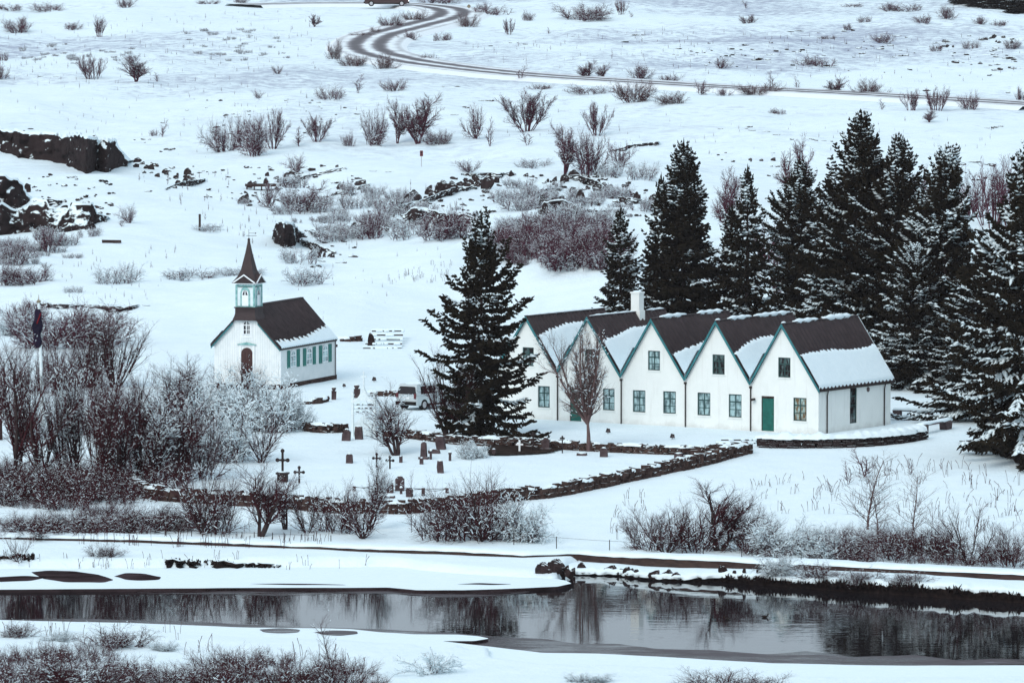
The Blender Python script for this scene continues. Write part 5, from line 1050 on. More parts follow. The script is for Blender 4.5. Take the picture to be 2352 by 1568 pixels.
 (120, 800, 240, 110, 'dense1', 'bare_bush', 'purple brush on the slope behind the flag pole', TH), (210, 790, 190, 90, 'red1', 'bare_bush', 'purple brush right behind the fan tree', TH), (35, 770, 120, 60, 'nsnow0', 'bare_bush', 'frosted brush at the left edge behind the flag pole', TH), (60, 742, 110, 60, 'round0', 'bare_bush', 'brown bush on the bank behind the flag pole', TH),
]
for (u, v, w, hh, key, name, label, grp) in T2:
    plant(u, v, w, hh, key, name, label, 'tree' if name == 'bare_tree' else 'bush', grp)
# brown thicket behind the farmhouse and the heath strips: masses nobody could count
def mass(name, poly, n, key, hpx, seed, jit=.35):
    rg = np.random.RandomState(seed); P = np.array(poly); me = PR[key][0][0][1]
    nv = len(me.vertices); V0 = np.zeros(nv * 3, np.float32); me.vertices.foreach_get('co', V0); V0 = V0.reshape(-1, 3)
    L0 = np.zeros(len(me.loops), np.int32); me.loops.foreach_get('vertex_index', L0); L0 = L0.reshape(-1, 4); mi0 = np.zeros(len(me.polygons), np.int32); me.polygons.foreach_get('material_index', mi0)
    Vs, Qs, Ms = [], [], []; c = 0
    while c < n:
        u = rg.uniform(P[:, 0].min(), P[:, 0].max()); v = rg.uniform(P[:, 1].min(), P[:, 1].max()); ins = False; j = len(P) - 1
        for i in range(len(P)):
            if ((P[i, 1] > v) != (P[j, 1] > v)) and (u < (P[j, 0] - P[i, 0]) * (v - P[i, 1]) / (P[j, 1] - P[i, 1]) + P[i, 0]): ins = not ins
            j = i
        if not ins: continue
        p = G(u, v); H = hpx / pxm(p) * rg.uniform(1 - jit, 1 + jit); a = rg.uniform(0, 6.28); w = H * rg.uniform(.8, 1.3)
        X = np.stack([(V0[:, 0] * math.cos(a) - V0[:, 1] * math.sin(a)) * w + p[0], (V0[:, 0] * math.sin(a) + V0[:, 1] * math.cos(a)) * w + p[1], V0[:, 2] * H + p[2] - .05], 1)
        Vs.append(X); Qs.append(L0 + c * nv); Ms.append(mi0); c += 1
    return kind(link(name, npmesh(name, np.concatenate(Vs), np.concatenate(Qs), list(me.materials), np.concatenate(Ms))), 'stuff')
proto('m1', 200, 'round', 'twigfar', .10, False, (1.1, .004)); proto('m2', 201, 'round', 'twigfar', .35, False, (1.2, .007)); proto('m3', 202, 'low', 'twigfar', .3, False, (1.2, .008)); proto('m4', 203, 'low', 'twig', .06, False, (.9, .006))
mass('brown_thicket', [(1140, 618), (1150, 560), (1230, 540), (1400, 530), (1410, 625), (1280, 620)], 60, 'm1', 50, 1, .5)
mass('brown_thicket', [(1130, 600), (1140, 540), (1200, 515), (1400, 510), (1420, 622), (1280, 618)], 55, 'm3', 30, 11, .5)
mass('frosted_thicket', [(1130, 575), (1180, 520), (1290, 505), (1400, 515), (1400, 585), (1250, 590)], 40, 'm2', 38, 2, .5)
proto('tuft', 210, 'thin', 'twigfar', .1)
for q, (pl, n, hp) in enumerate([([(0, 60), (700, 20), (740, 170), (500, 215), (0, 200)], 260, 9), ([(1060, 100), (1500, 70), (2352, 90), (2352, 200), (1500, 170), (1100, 150)], 300, 9), ([(400, 230), (800, 220), (1400, 260), (1500, 340), (700, 300)], 60, 10), ([(1500, 240), (2300, 270), (2300, 350), (1600, 380)], 60, 9), ([(300, 400), (560, 400), (1050, 430), (1100, 500), (760, 590), (460, 540)], 170, 14), ([(20, 210), (700, 215), (800, 300), (400, 380), (20, 290)], 90, 8), ([(480, 560), (1000, 560), (1040, 640), (800, 760), (640, 700)], 50, 9), ([(130, 590), (440, 560), (480, 650), (330, 690), (60, 690)], 50, 12)]): mass('grass_tufts', pl, n, 'tuft', hp, 30 + q, .5)
mass('brown_undergrowth', [(0, 1235), (0, 1185), (120, 1205), (250, 1175), (330, 1200), (430, 1190), (430, 1222), (200, 1232)], 46, 'm4', 36, 3, .7)
mass('riverside_scrub', [(1720, 1275), (1760, 1235), (1850, 1250), (1950, 1230), (2140, 1260), (2330, 1275), (2330, 1300), (1950, 1292)], 56, 'm4', 36, 4, .65)
mass('heath_scrub', [(-20, 1600), (-20, 1510), (250, 1500), (330, 1555), (560, 1510), (860, 1550), (870, 1600)], 90, 'm4', 40, 5)
mass('far_heath', [(400, 100), (440, 60), (640, 70), (660, 140), (500, 150)], 36, 'm3', 7, 6); mass('far_heath', [(30, 135), (60, 100), (330, 110), (340, 140), (150, 150)], 30, 'm3', 7, 7)
mass('thicket_undergrowth', [(0, 1165), (0, 1110), (300, 1100), (470, 1095), (300, 1160), (120, 1170)], 62, 'm4', 56, 8, .6)
# dry stalks standing in the snow
def stalks(name, poly, n, hpx, seed, m='straw', lean=.25):
    rg = np.random.RandomState(seed); P = np.array(poly); S = []
    while len(S) < n * 2:
        u = rg.uniform(P[:, 0].min(), P[:, 0].max()); v = rg.uniform(P[:, 1].min(), P[:, 1].max()); ins = False; j = len(P) - 1
        for i in range(len(P)):
            if ((P[i, 1] > v) != (P[j, 1] > v)) and (u < (P[j, 0] - P[i, 0]) * (v - P[i, 1]) / (P[j, 1] - P[i, 1]) + P[i, 0]): ins = not ins
            j = i
        if not ins: continue
        p = G(u, v)
        for _ in range(rg.randint(1, 4)):
            H = hpx / pxm(p) * rg.uniform(.4, 1.3); d = rg.normal(0, lean, 2) * H; o = rg.normal(0, .12, 2)
            m0 = (p[0] + o[0] + d[0] * .4, p[1] + o[1] + d[1] * .4, p[2] + H * .6)
            S.append((p[0] + o[0], p[1] + o[1], p[2] - .05, *m0, .012, .010)); S.append((*m0, p[0] + o[0] + d[0], p[1] + o[1] + d[1], p[2] + H, .010, .016))
    V, Q = prisms(np.array(S)); return kind(link(name, npmesh(name, V, Q, [M[m]])), 'stuff')
mass('rock_scrub', [(560, 470), (640, 430), (800, 430), (1000, 470), (1120, 500), (1100, 545), (900, 545), (740, 560), (600, 500)], 46, 'm3', 24, 51, .6)
mass('rock_scrub', [(1150, 420), (1300, 420), (1500, 460), (1500, 500), (1300, 505), (1180, 500)], 34, 'm3', 22, 52, .6)
mass('rock_scrub', [(0, 560), (120, 545), (260, 520), (300, 530), (120, 620), (0, 640)], 22, 'm3', 24, 53, .6)
stalks('dry_stalks', [(1820, 1190), (1880, 1110), (2000, 1070), (2200, 1065), (2352, 1110), (2352, 1250), (2150, 1200), (2000, 1180)], 260, 24, 1, 'twig', .35)
stalks('dry_stalks', [(1700, 1190), (1720, 1100), (1850, 1090), (1850, 1190)], 40, 20, 2, 'straw')
stalks('reed_tufts', [(860, 655), (900, 632), (1020, 600), (1050, 610), (1040, 650)], 70, 12, 3, 'straw', .15)
stalks('dry_stalks', [(1370, 1240), (1440, 1130), (1480, 1130), (1480, 1240)], 40, 22, 4, 'straw')
stalks('dry_stalks', [(420, 1515), (430, 1490), (760, 1500), (860, 1530), (850, 1560), (500, 1560)], 50, 40, 5, 'twig', .15)
stalks('dry_stalks', [(0, 1470), (0, 1440), (420, 1452), (430, 1475)], 30, 26, 6, 'straw', .15)
stalks('dry_stalks', [(0, 1300), (0, 1262), (900, 1290), (900, 1310), (300, 1310)], 60, 18, 7, 'straw', .2)
stalks('dry_stalks', [(60, 1245), (300, 1240), (760, 1250), (760, 1262), (300, 1255)], 130, 30, 8, 'twig', .1)
# turf tufts hanging along the edge of the ice shelf
def tufts(name, line, n, seed, sc=1.):
    rg = np.random.RandomState(seed); P = _dense(np.array([G(u, v) for u, v in line]), .25); S = []
    for p in P:
        gq = .5 + 1.6 * float(perlin(p[0] / 1.6 + seed, .3)); sc2 = sc * max(.3, gq)
        for _ in range(int(n * 2 * max(0, gq))):
            d = rg.normal(0, .13, 2); S.append((p[0] + d[0], p[1] + d[1] - .1, p[2] - .12, p[0] + d[0] * 1.8, p[1] + d[1] * 1.8 - .1, p[2] + rg.uniform(.04, .22) * sc2, .09 * sc, .03))
    V, Q = prisms(np.array(S)); return kind(link(name, npmesh(name, V, Q, [M['turf']])), 'stuff')
tufts('turf_tufts', [(-10, 1281), (40, 1279), (70, 1282)], 5, 1); tufts('turf_tufts', [(80, 1281), (150, 1283)], 2, 2, .7); tufts('turf_tufts', [(372, 1281), (420, 1285), (440, 1290), (520, 1291), (560, 1296), (636, 1300)], 3, 3, .6)
# ------------------------------------------------------------------ lava rocks
def rockmesh(name, seed, m, cuts=17):
    rg = np.random.RandomState(seed); mb = MB(); mb.ball((0, 0, 0), 1., 0, 14, 9); V = np.array(mb.v)
    for _ in range(cuts):
        n = rg.normal(0, 1, 3); n /= np.linalg.norm(n); d = rg.uniform(.30, .85); s = V @ n; k = s > d; V[k] -= np.outer(s[k] - d, n)
    V += rg.normal(0, .035, V.shape); mb.v = [tuple(p) for p in V]
    return mb.mesh(name, [M[m]])
RK = [rockmesh('lava_rock', 300 + i, 'rock') for i in range(6)]; RD = [rockmesh('dark_lava_rock', 320 + i, 'rockdark') for i in range(4)]
def rock(u, v, w, hh, label, grp, name='lava_rock', dark=False, rg=random, sink=.35):
    p = G(u, v); k = pxm(p); H = hh / k * (1.7 if name == 'lava_rock' else 1.); W = w / k / 2
    me = rg.choice(RD if dark else RK)
    return spawn(name, [('rock', me)], (p[0], p[1] + W * .3, p[2] + H * (.5 - sink)), rg.uniform(-.5, .5), (W * 1.15, W * rg.uniform(.6, 1.), H * .75), label, 'rock', grp)
def rubble(pts, n, w, hh, spread, label, grp, seed, dark=False):
    rg = random.Random(seed); P = _dense(np.array([(u, v, 0) for u, v in pts], float), 2.)
    for _ in range(int(n * .98)):
        q = P[rg.randrange(len(P))]; s = rg.uniform(.45, 1.2)
        rock(q[0] + rg.gauss(0, spread[0]), q[1] + rg.gauss(0, spread[1]), w * s * rg.uniform(.4, 1.05), hh * s, label, grp, 'lava_rock', dark, rg)
def cliff(name, bot, top, label, m='rock', seed=0, back=16., chunk=1.1, depth=1.6, snowback=True, cat='rock face'):
    B = _dense(np.array([G(u, v) for u, v in bot]), .28); n = len(B); rg = np.random.RandomState(seed)
    tu = np.array([t[0] for t in top], float); tv = np.array([t[1] for t in top], float)
    Hs = []
    for p in B:
        k = pxm(p); u = 1176 + F * p[0] / (p[1] * math.cos(PIT) + (CH - p[2]) * math.sin(PIT)); zc = p[1] * math.cos(PIT) + (CH - p[2]) * math.sin(PIT); yc = p[1] * math.sin(PIT) - (CH - p[2]) * math.cos(PIT)
        v = 784 - F * yc / zc; Hs.append(max(.12, (v - np.interp(u, tu, tv)) / k))
    Hs = np.array(Hs); Hs = Hs * (1 + .12 * perlin(B[:, 0] / .9, B[:, 1] + seed)); nr = 16
    cells = rg.uniform(-1, 1, (4000, 3)); 
    V = np.zeros((nr + 1, n, 3))
    for r in range(nr + 1):
        f = r / nr; z = Hs * f
        # blocky relief: nearest of jittered cell centres
        gx = B[:, 0] / chunk; gz = z / (chunk * .8); best = np.full(n, 1e9); off = np.zeros(n)
        for dx in (-1, 0, 1):
            for dz in (-1, 0, 1):
                ix = np.floor(gx).astype(int) + dx; iz = np.floor(gz).astype(int) + dz; c = cells[(ix * 37 + iz * 101 + seed * 7) % 4000]
                d = (ix + .5 + .45 * c[:, 0] - gx) ** 2 + (iz + .5 + .45 * c[:, 1] - gz) ** 2; kk = d < best; best[kk] = d[kk]; off[kk] = c[kk, 2]
        V[r, :, 0] = B[:, 0] + rg.normal(0, .05, n); V[r, :, 1] = B[:, 1] + f * depth + off * .8 * min(1, 4 * f + .2) + rg.normal(0, .05, n); V[r, :, 2] = B[:, 2] - .3 + z * 1. + .3 * f + rg.normal(0, .05, n) * (f < 1)
    idx = np.arange((nr + 1) * n).reshape(nr + 1, n); Q = np.stack([idx[:-1, :-1], idx[:-1, 1:], idx[1:, 1:], idx[1:, :-1]], -1).reshape(-1, 4)
    c = tag(link(name, npmesh(name, V.reshape(-1, 3), Q, [M[m]])), label, cat)
    rows = [V[-1].copy()]
    for o, dz in ((.02, .14), (.5, .26), (2., .22), (back * .4, 0), (back, -1)):
        r = V[-1].copy(); r[:, 1] = V[-1][:, 1] * (1 if o < 1 else 0) + (B[:, 1] + depth) * (0 if o < 1 else 1) + o
        g = h(r[:, 0], r[:, 1])
        r[:, 2] = np.where(o < back * .9, V[-1][:, 2] * (1 - o / back) + (g - .2) * (o / back) + max(dz, 0) * np.clip(Hs / 1.8, .15, 1.2), g - .5)
        rows.append(r)
    rows = np.array(rows); k = len(rows); idx = np.arange(k * n).reshape(k, n); Q = np.stack([idx[:-1, :-1], idx[:-1, 1:], idx[1:, 1:], idx[1:, :-1]], -1).reshape(-1, 4)
    link('snow_cap', npmesh('snow_cap', rows.reshape(-1, 3), Q, [M['snow']], None, True), c)
    return c
zc = crop(0, 300, 5.6)
def zpts(z, L): return [z(a, b) for a, b in L]
cliff('lava_cliff', zpts(zc, [(-200, 360), (0, 385), (150, 425), (260, 485), (450, 512), (700, 535), (900, 580), (1050, 645), (1180, 700), (1320, 652), (1450, 680), (1600, 622), (1740, 600)]),
      zpts(zc, [(-200, 110), (0, 128), (290, 138), (300, 168), (480, 170), (800, 182), (820, 235), (920, 200), (1030, 185), (1200, 240), (1400, 258), (1500, 290), (1560, 265), (1570, 330), (1640, 420), (1740, 545)]),
      'large dark lava cliff at the left edge under the white plain', 'rockdark', 3, 18., 1.0, 1.8)
cliff('lava_cliff', zpts(zc, [(-200, 1560), (0, 1545), (330, 1505), (600, 1500), (900, 1492), (1200, 1450), (1440, 1352)]),
      zpts(zc, [(-200, 1180), (0, 1150), (200, 1240), (450, 1075), (600, 1085), (640, 1200), (900, 1230), (950, 1150), (1250, 1150), (1300, 1260), (1440, 1310)]),
      'dark snow-patched lava ledge at the left edge below the large cliff', 'rockdark', 5, 9., .8, 2.4)
cliff('lava_cliff', [(626, 548), (640, 562), (652, 572), (668, 568), (682, 552), (700, 545)], [(626, 540), (632, 516), (640, 512), (674, 515), (682, 528), (700, 542)], 'dark cleft of rock on the slope right of the church spire', 'rockdark', 9, 8., .7, .8)
cliff('lava_cliff', [(925, 515), (960, 520), (1000, 520), (1060, 522), (1100, 518)], [(925, 498), (950, 478), (985, 484), (1020, 492), (1070, 494), (1100, 506)], 'long brown rock face behind the top of the lone spruce', 'rock', 12, 8., .8, 1.2)
cliff('lava_cliff', [(1240, 492), (1262, 500), (1300, 500), (1330, 490)], [(1240, 484), (1250, 466), (1290, 460), (1315, 470), (1330, 484)], 'brown rock face above the brown thicket', 'rock', 25, 6., .7, .8)
cliff('lava_cliff', [(1290, 412), (1330, 416), (1375, 432), (1405, 450)], [(1290, 408), (1325, 402), (1375, 418), (1405, 446)], 'arc of dark rock on the snow right of the lone spruce', 'rock', 27, 5., .5, .6)
cliff('lava_cliff', [(205, 711), (250, 714), (285, 718), (310, 712), (342, 707)], [(205, 703), (260, 704), (285, 708), (310, 702), (342, 704)], 'thin dark earth scarp on the slope behind the fan tree', 'rock', 15, 5., .4, .5)
cliff('lava_cliff', [(90, 706), (150, 710), (205, 711)], [(90, 694), (150, 700), (205, 704)], 'dark earth scarp above the brush behind the flag pole', 'rock', 17, 5., .4, .5)
cliff('lava_cliff', [(1060, 404), (1100, 408), (1180, 404)], [(1060, 400), (1120, 398), (1180, 398)], 'thin dark rock edge right of the signpost', 'rock', 19, 5., .5, .5)
cliff('lava_cliff', [(1400, 350), (1450, 343), (1512, 332)], [(1400, 347), (1450, 334), (1512, 325)], 'thin dark rock edge on the white slope left of the spruces', 'rock', 23, 5., .5, .4)
R1, R2, R3 = 'broken lava rocks left of the lone spruce', 'broken lava rocks right of the lone spruce', 'lava rocks on the left slope'
rubble([(20, 425), (40, 470), (30, 500)], 30, 24, 15, (16, 14), 'snow-capped lava boulder in the heap at the left edge', R3, 1, True)
rubble([(70, 492), (180, 505), (235, 520)], 24, 24, 16, (12, 9), 'snow-capped lava boulder on the ledge at the left edge', R3, 2, True)
rubble([(5, 510), (90, 525)], 12, 34, 26, (12, 8), 'dark lava boulder under the ledge at the left edge', R3, 12, True)
rubble([(300, 375), (345, 385), (370, 395)], 10, 30, 12, (12, 5), 'flat lava block right of the large cliff', R3, 3)
rubble([(380, 415), (430, 405), (450, 412), (400, 435)], 12, 26, 12, (10, 5), 'lava block in the scattered patch on the left slope', R3, 4)
rubble([(540, 470), (560, 462), (575, 425), (610, 410)], 12, 24, 13, (9, 5), 'lava block around the small wooden platform', R3, 5)
rubble([(690, 555), (720, 575), (735, 590), (770, 590)], 14, 20, 14, (8, 6), 'lava block below the dark cleft by the church spire', R3, 6)
rubble([(640, 420), (740, 385), (790, 380)], 10, 26, 8, (12, 3), 'thin lava slab on the crest left of the signpost', R3, 7)
rubble([(770, 440), (830, 430), (850, 420)], 8, 26, 10, (10, 4), 'lava slab on the crest above the church', R3, 8)
rubble([(885, 480), (940, 465), (990, 450), (1030, 435)], 24, 32, 17, (14, 7), 'broken lava block left of the lone spruce top', R1, 9)
rubble([(1060, 432), (1095, 415), (1120, 425)], 14, 26, 17, (10, 8), 'broken lava block in the heap right above the lone spruce', R1, 10)
rubble([(800, 545), (850, 520), (900, 530)], 10, 26, 14, (12, 7), 'lava block at the foot of the crest', R1, 11)
rubble([(1262, 420), (1320, 415), (1365, 425), (1400, 440)], 24, 22, 12, (8, 5), 'broken lava block in the arc right of the lone spruce', R2, 21)
rubble([(1245, 470), (1290, 470), (1340, 465)], 20, 30, 18, (14, 9), 'lava block above the brown thicket', R2, 22)
rubble([(1400, 450), (1470, 462), (1500, 470)], 16, 30, 13, (14, 7), 'lava slab left of the tall dense spruce', R2, 23)
rubble([(1170, 400), (1200, 395)], 5, 26, 9, (10, 3), 'flat stone right of the signpost', R2, 24)
rubble([(1700, 375), (1760, 370), (1790, 380)], 5, 11, 6, (16, 4), 'dark stone on the snow between the spruces', R2, 25)
rubble([(1245, 1316), (1300, 1312), (1340, 1312)], 16, 34, 17, (10, 3), 'snow-capped boulder on the bank beside the inlet', 'boulders of the river bank', 31)
rubble([(1400, 1314), (1480, 1324), (1560, 1328)], 22, 30, 15, (16, 4), 'snow-capped boulder along the bank below the boardwalk', 'boulders of the river bank', 32)
rubble([(1620, 1328), (1700, 1325), (1760, 1335)], 12, 28, 18, (12, 4), 'dark boulder at the start of the turf bank', 'boulders of the river bank', 33, True)
cliff('turf_edge', [(372, 1290), (400, 1292), (440, 1296), (500, 1301), (560, 1302), (640, 1303)], [(372, 1285), (395, 1282), (430, 1289), (470, 1290), (510, 1288), (560, 1294), (600, 1293), (640, 1299)], 'dark turf edge hanging over the snowy ice shelf at the left', 'turf', 29, 4., .3, .25, cat='turf bank')
cliff('turf_edge', [(-10, 1284), (40, 1285), (72, 1284)], [(-10, 1279), (30, 1277), (72, 1282)], 'short dark turf edge at the left end of the ice shelf', 'turf', 31, 4., .3, .25, cat='turf bank')
for bt, tp, lb, sd in (([(880, 494), (930, 484), (985, 466), (1040, 448), (1095, 436)], [(880, 488), (930, 468), (960, 464), (985, 454), (1040, 432), (1095, 430)], 'broken dark ledge climbing towards the signpost above the lone spruce', 41),
    ([(640, 428), (700, 412), (760, 398), (795, 390)], [(640, 423), (700, 405), (760, 391), (795, 386)], 'thin dark ledge along the snowy crest left of the signpost', 42),
    ([(760, 452), (800, 442), (850, 430)], [(760, 446), (800, 432), (850, 424)], 'short dark ledge on the snowy slope above the church roof', 43),
    ([(380, 440), (420, 428), (470, 418)], [(380, 434), (420, 418), (470, 412)], 'short dark ledge among the stones of the left slope', 44),
    ([(690, 562), (730, 578), (772, 586)], [(690, 552), (725, 562), (772, 580)], 'low dark ledge running down right of the rock cleft', 45),
    ([(700, 536), (740, 546), (780, 548)], [(700, 530), (740, 536), (780, 544)], 'small rock ledge right above the low dark one by the cleft', 46),
    ([(1400, 456), (1450, 468), (1510, 474)], [(1400, 450), (1450, 456), (1510, 468)], 'dark ledge left of the tall dense spruce', 47),
    ([(1180, 452), (1240, 446), (1290, 440)], [(1180, 447), (1240, 436), (1290, 434)], 'dark ledge above the brown thicket, left of the arc of rock', 48)):
    cliff('lava_ledge', bt, tp, lb, 'rock', sd, 6., .5, .8)
cliff('lava_cliff', [(-30, 474), (10, 480), (40, 478), (66, 468)], [(-30, 402), (10, 408), (24, 420), (36, 416), (50, 440), (66, 460)], 'tall dark lava face cut by the left edge between the two ledges', 'rockdark', 51, 8., .7, 2.2)
cliff('lava_cliff', [(66, 470), (110, 476), (150, 470)], [(66, 462), (100, 458), (150, 466)], 'low dark lava step right of the face cut by the left edge', 'rockdark', 53, 6., .6, 1.)
# slivers of lava poking through the snow of the far plain
sp = [(115, 177, 60, 6, 3), (30, 300, 30, 6, 2), (60, 300, 40, 6, 3), (175, 320, 30, 5, 2), (225, 315, 20, 5, 1), (320, 322, 50, 6, 4), (400, 345, 70, 9, 6), (505, 293, 26, 5, 3), (545, 303, 26, 5, 3), (560, 285, 20, 5, 2), (512, 232, 20, 6, 3), (540, 268, 44, 5, 4), (640, 300, 20, 4, 2), (725, 238, 30, 8, 3), (820, 262, 16, 5, 1),
      (1070, 248, 44, 9, 4), (1110, 234, 40, 7, 4), (1040, 263, 24, 4, 2), (1200, 101, 50, 5, 5), (1125, 107, 26, 4, 2), (1325, 83, 24, 5, 2), (1480, 84, 40, 6, 4), (1445, 100, 24, 4, 2), (1570, 115, 24, 5, 2), (1330, 158, 30, 4, 2), (1008, 200, 20, 4, 2), (1050, 200, 22, 4, 2),
      (1560, 128, 24, 8, 3), (1600, 123, 44, 5, 4), (1670, 130, 40, 5, 5), (1735, 138, 40, 7, 4), (1825, 118, 40, 7, 4), (1885, 128, 20, 5, 3), (1850, 140, 30, 4, 3), (1980, 126, 24, 6, 3), (1845, 75, 80, 4, 5), (1950, 72, 24, 9, 3), (2050, 85, 30, 5, 2), (2075, 130, 30, 6, 3),
      (2170, 110, 40, 11, 7), (2180, 98, 50, 5, 3), (2270, 90, 90, 12, 12), (2310, 100, 40, 12, 7), (2200, 145, 50, 8, 4), (2310, 135, 60, 6, 5), (2420 - 120, 160, 40, 10, 4), (2405 - 110, 148, 60, 6, 4), (2120, 210, 30, 5, 3), (2130, 215, 20, 5, 2), (2320, 215, 20, 8, 2), (2300, 293, 60, 6, 6),
      (1690, 296, 60, 5, 5), (1740, 302, 40, 4, 3), (1795, 308, 20, 4, 2), (1850, 322, 60, 5, 6), (1910, 325, 30, 4, 3), (1980, 320, 50, 5, 5), (1760, 350, 26, 4, 2), (1770, 383, 40, 6, 3), (2080, 360, 60, 4, 4), (2230, 375, 60, 6, 4), (2270, 378, 40, 6, 3), (2200, 395, 20, 6, 2), (1980, 405, 40, 8, 4), (2040, 417, 40, 5, 3),
      (700, 385, 60, 6, 4), (760, 420, 40, 8, 4), (880, 395, 60, 5, 4), (620, 440, 40, 6, 4), (500, 520, 20, 6, 2), (470, 395, 60, 5, 5), (330, 440, 40, 5, 3), (150, 408, 80, 6, 6), (195, 470, 30, 9, 3), (290, 505, 30, 5, 2), (845, 392, 30, 5, 2), (780, 605, 40, 5, 3), (745, 602, 30, 6, 2)]
rg = random.Random(99)
for (u, v, ln, hh, n) in sp:
    far = 'far plain' if v < 330 else 'middle slope'
    n = max(1, int(n * .8 + .3)); sl = rg.uniform(-.12, .12)
    for i in range(n):
        x = u + ln * (rg.random() - .5) * 1.15; sz = rg.uniform(.35, 1.2)
        rock(x, v + (x - u) * sl + rg.uniform(-2, 2), (ln / n * .9 + 4) * sz, (hh * .8 + 1) * rg.uniform(.5, 1.) * (.5 + .5 * sz), 'small dark lava stone poking through the snow of the ' + far, 'lava stones of the ' + far, 'lava_stone', False, rg, .15)
def debris(poly, n, seed, w=(7, 22), hh=(4, 9)):
    rg = np.random.RandomState(seed); P = np.array(poly); Vs, Fs = [], []; c = 0; src = [(np.array([v.co for v in m.vertices]), [tuple(p.vertices) for p in m.polygons]) for m in RK[:3]]; o = 0; tries = 0
    while c < n and tries < 20000:
        tries += 1; u = rg.uniform(P[:, 0].min(), P[:, 0].max()); v = rg.uniform(P[:, 1].min(), P[:, 1].max()); ins = False; j = len(P) - 1
        for i in range(len(P)):
            if ((P[i, 1] > v) != (P[j, 1] > v)) and (u < (P[j, 0] - P[i, 0]) * (v - P[i, 1]) / (P[j, 1] - P[i, 1]) + P[i, 0]): ins = not ins
            j = i
        if not ins or float(perlin(u / 42. + seed, v / 13.)) < .05: continue
        p = G(u, v); k = pxm(p); s = rg.rand() ** 1.5; W = (w[0] + (w[1] - w[0]) * s) / k / 2; H = (hh[0] + (hh[1] - hh[0]) * s) / k
        V0, F0 = src[c % 3]; a = rg.uniform(-.6, .6); Vs.append(np.stack([(V0[:, 0] * math.cos(a) - V0[:, 1] * math.sin(a)) * W + p[0], (V0[:, 0] * math.sin(a) + V0[:, 1] * math.cos(a)) * W * .7 + p[1], V0[:, 2] * H * .75 + p[2] + H * .2], 1)); Fs += [tuple(o + q for q in f) for f in F0]; o += len(V0); c += 1
    V = np.concatenate(Vs); me = bpy.data.meshes.new('lava_rubble'); me.from_pydata(V.tolist(), [], Fs); me.materials.append(M['rock']); kind(link('lava_rubble', me), 'stuff')
debris([(300, 370), (560, 385), (800, 375), (860, 400), (800, 460), (600, 490), (430, 450), (300, 420)], 110, 1)
debris([(860, 470), (960, 440), (1080, 395), (1150, 410), (1140, 500), (1000, 500), (880, 540), (780, 560)], 90, 2, (8, 26), (5, 13))
debris([(1180, 405), (1400, 400), (1520, 440), (1520, 500), (1300, 500), (1180, 470)], 90, 3, (8, 26), (5, 13))
debris([(640, 520), (800, 510), (820, 590), (720, 620), (650, 590)], 40, 4); debris([(60, 400), (260, 410), (300, 480), (230, 530), (80, 480)], 60, 5, (8, 24), (5, 12))
debris([(1640, 350), (2000, 370), (2340, 380), (2340, 420), (1700, 420)], 36, 6); debris([(1550, 100), (2340, 80), (2340, 180), (1560, 150)], 70, 7, (6, 24), (3, 7)); debris([(420, 225), (800, 230), (800, 310), (300, 330)], 30, 8, (6, 16), (3, 6))
# ------------------------------------------------------------------ dry stone walls
def stone_wall(line, hpx, label, th=.45, seed=0, courses=2, cap=.75, stone=.21, name='stone_wall', capth=.10, m='wallstone', rough=1.):
    rg = random.Random(seed); np_ = np.array([G(u, v) for u, v in line]); P = _dense(smooth_poly(np_, 1) if len(np_) > 2 else np_, .05)
    L = np.concatenate([[0], np.cumsum(np.linalg.norm(np.diff(P[:, :2], axis=0), axis=1))]); O = P[0].copy(); Lt = L[-1]
    t = tag(link(name, None, None, O), label, 'wall'); mb = MB(); H = np.mean([hpx * .95 / pxm(p) for p in np_])
    def at(s): i = min(np.searchsorted(L, s), len(P) - 1); j = max(i - 4, 0); k = min(i + 4, len(P) - 1); return P[i] - O, math.atan2(P[k][1] - P[j][1], P[k][0] - P[j][0])
    ch = H / courses
    for c in range(courses + 1):
        s = rg.uniform(0, stone)
        while s < Lt:
            w = stone * rg.uniform(.45, 1.9) * (1.2 if c == 0 else 1.); p, a = at(min(s + w / 2, Lt))
            hh = ch * rg.uniform(.85, 1.25); top = c == courses
            if not (top and rg.random() < .45):
                dz = ch * (c + .45) if not top else ch * (c + .18); hh = hh if not top else hh * .6
                dep = th * (1.08 - .1 * c) * rg.uniform(.85, 1.1)
                o = rg.uniform(-.04, .04) * rough; mb.box((p[0] - math.sin(a) * o, p[1] + math.cos(a) * o, p[2] + dz - .06), (w * .97, dep, hh), 0, a + rg.uniform(-.12, .12) * rough, .055 * rough)
            s += w
    part('stones', mb, m, t)
    # snow along the top
    n = int(Lt / .16) + 2; V = []
    gap = [perlin(i * .16 / 1.4 + seed * 3.1, seed * 1.7 + .3) for i in range(n)]
    for i in range(n):
        p, a = at(Lt * i / (n - 1)); g = float(np.clip((cap - .5) * 2.2 + gap[i] * 2.4 + .25, .0, 1)); hh = capth * g * (1 + .5 * rg.uniform(-1, 1)); wd = th * .56 * (.35 + .65 * g)
        for sx, z in ((-1, -.05 - .05 * g * rg.random()), (-.86, hh * .55), (-.3, hh), (.3, hh * 1.05), (.86, hh * .6), (1, -.05)):
            V.append((p[0] - math.sin(a) * wd * sx, p[1] + math.cos(a) * wd * sx, p[2] + H + z - .03 - (.12 if g < .06 else 0)))
    idx = np.arange(n * 6).reshape(n, 6); Q = np.stack([idx[:-1, :-1], idx[1:, :-1], idx[1:, 1:], idx[:-1, 1:]], -1).reshape(-1, 4)
    link('snow_cap', npmesh('snow_cap', V, Q, [M['snow']], None, True), t)
    return t
stone_wall([(290, 1118), (330, 1142), (400, 1152), (520, 1158), (640, 1165), (760, 1176), (850, 1178)], 30, 'rough stone wall in front of the graveyard, left half among the trees', .55, 1, 2, .50)
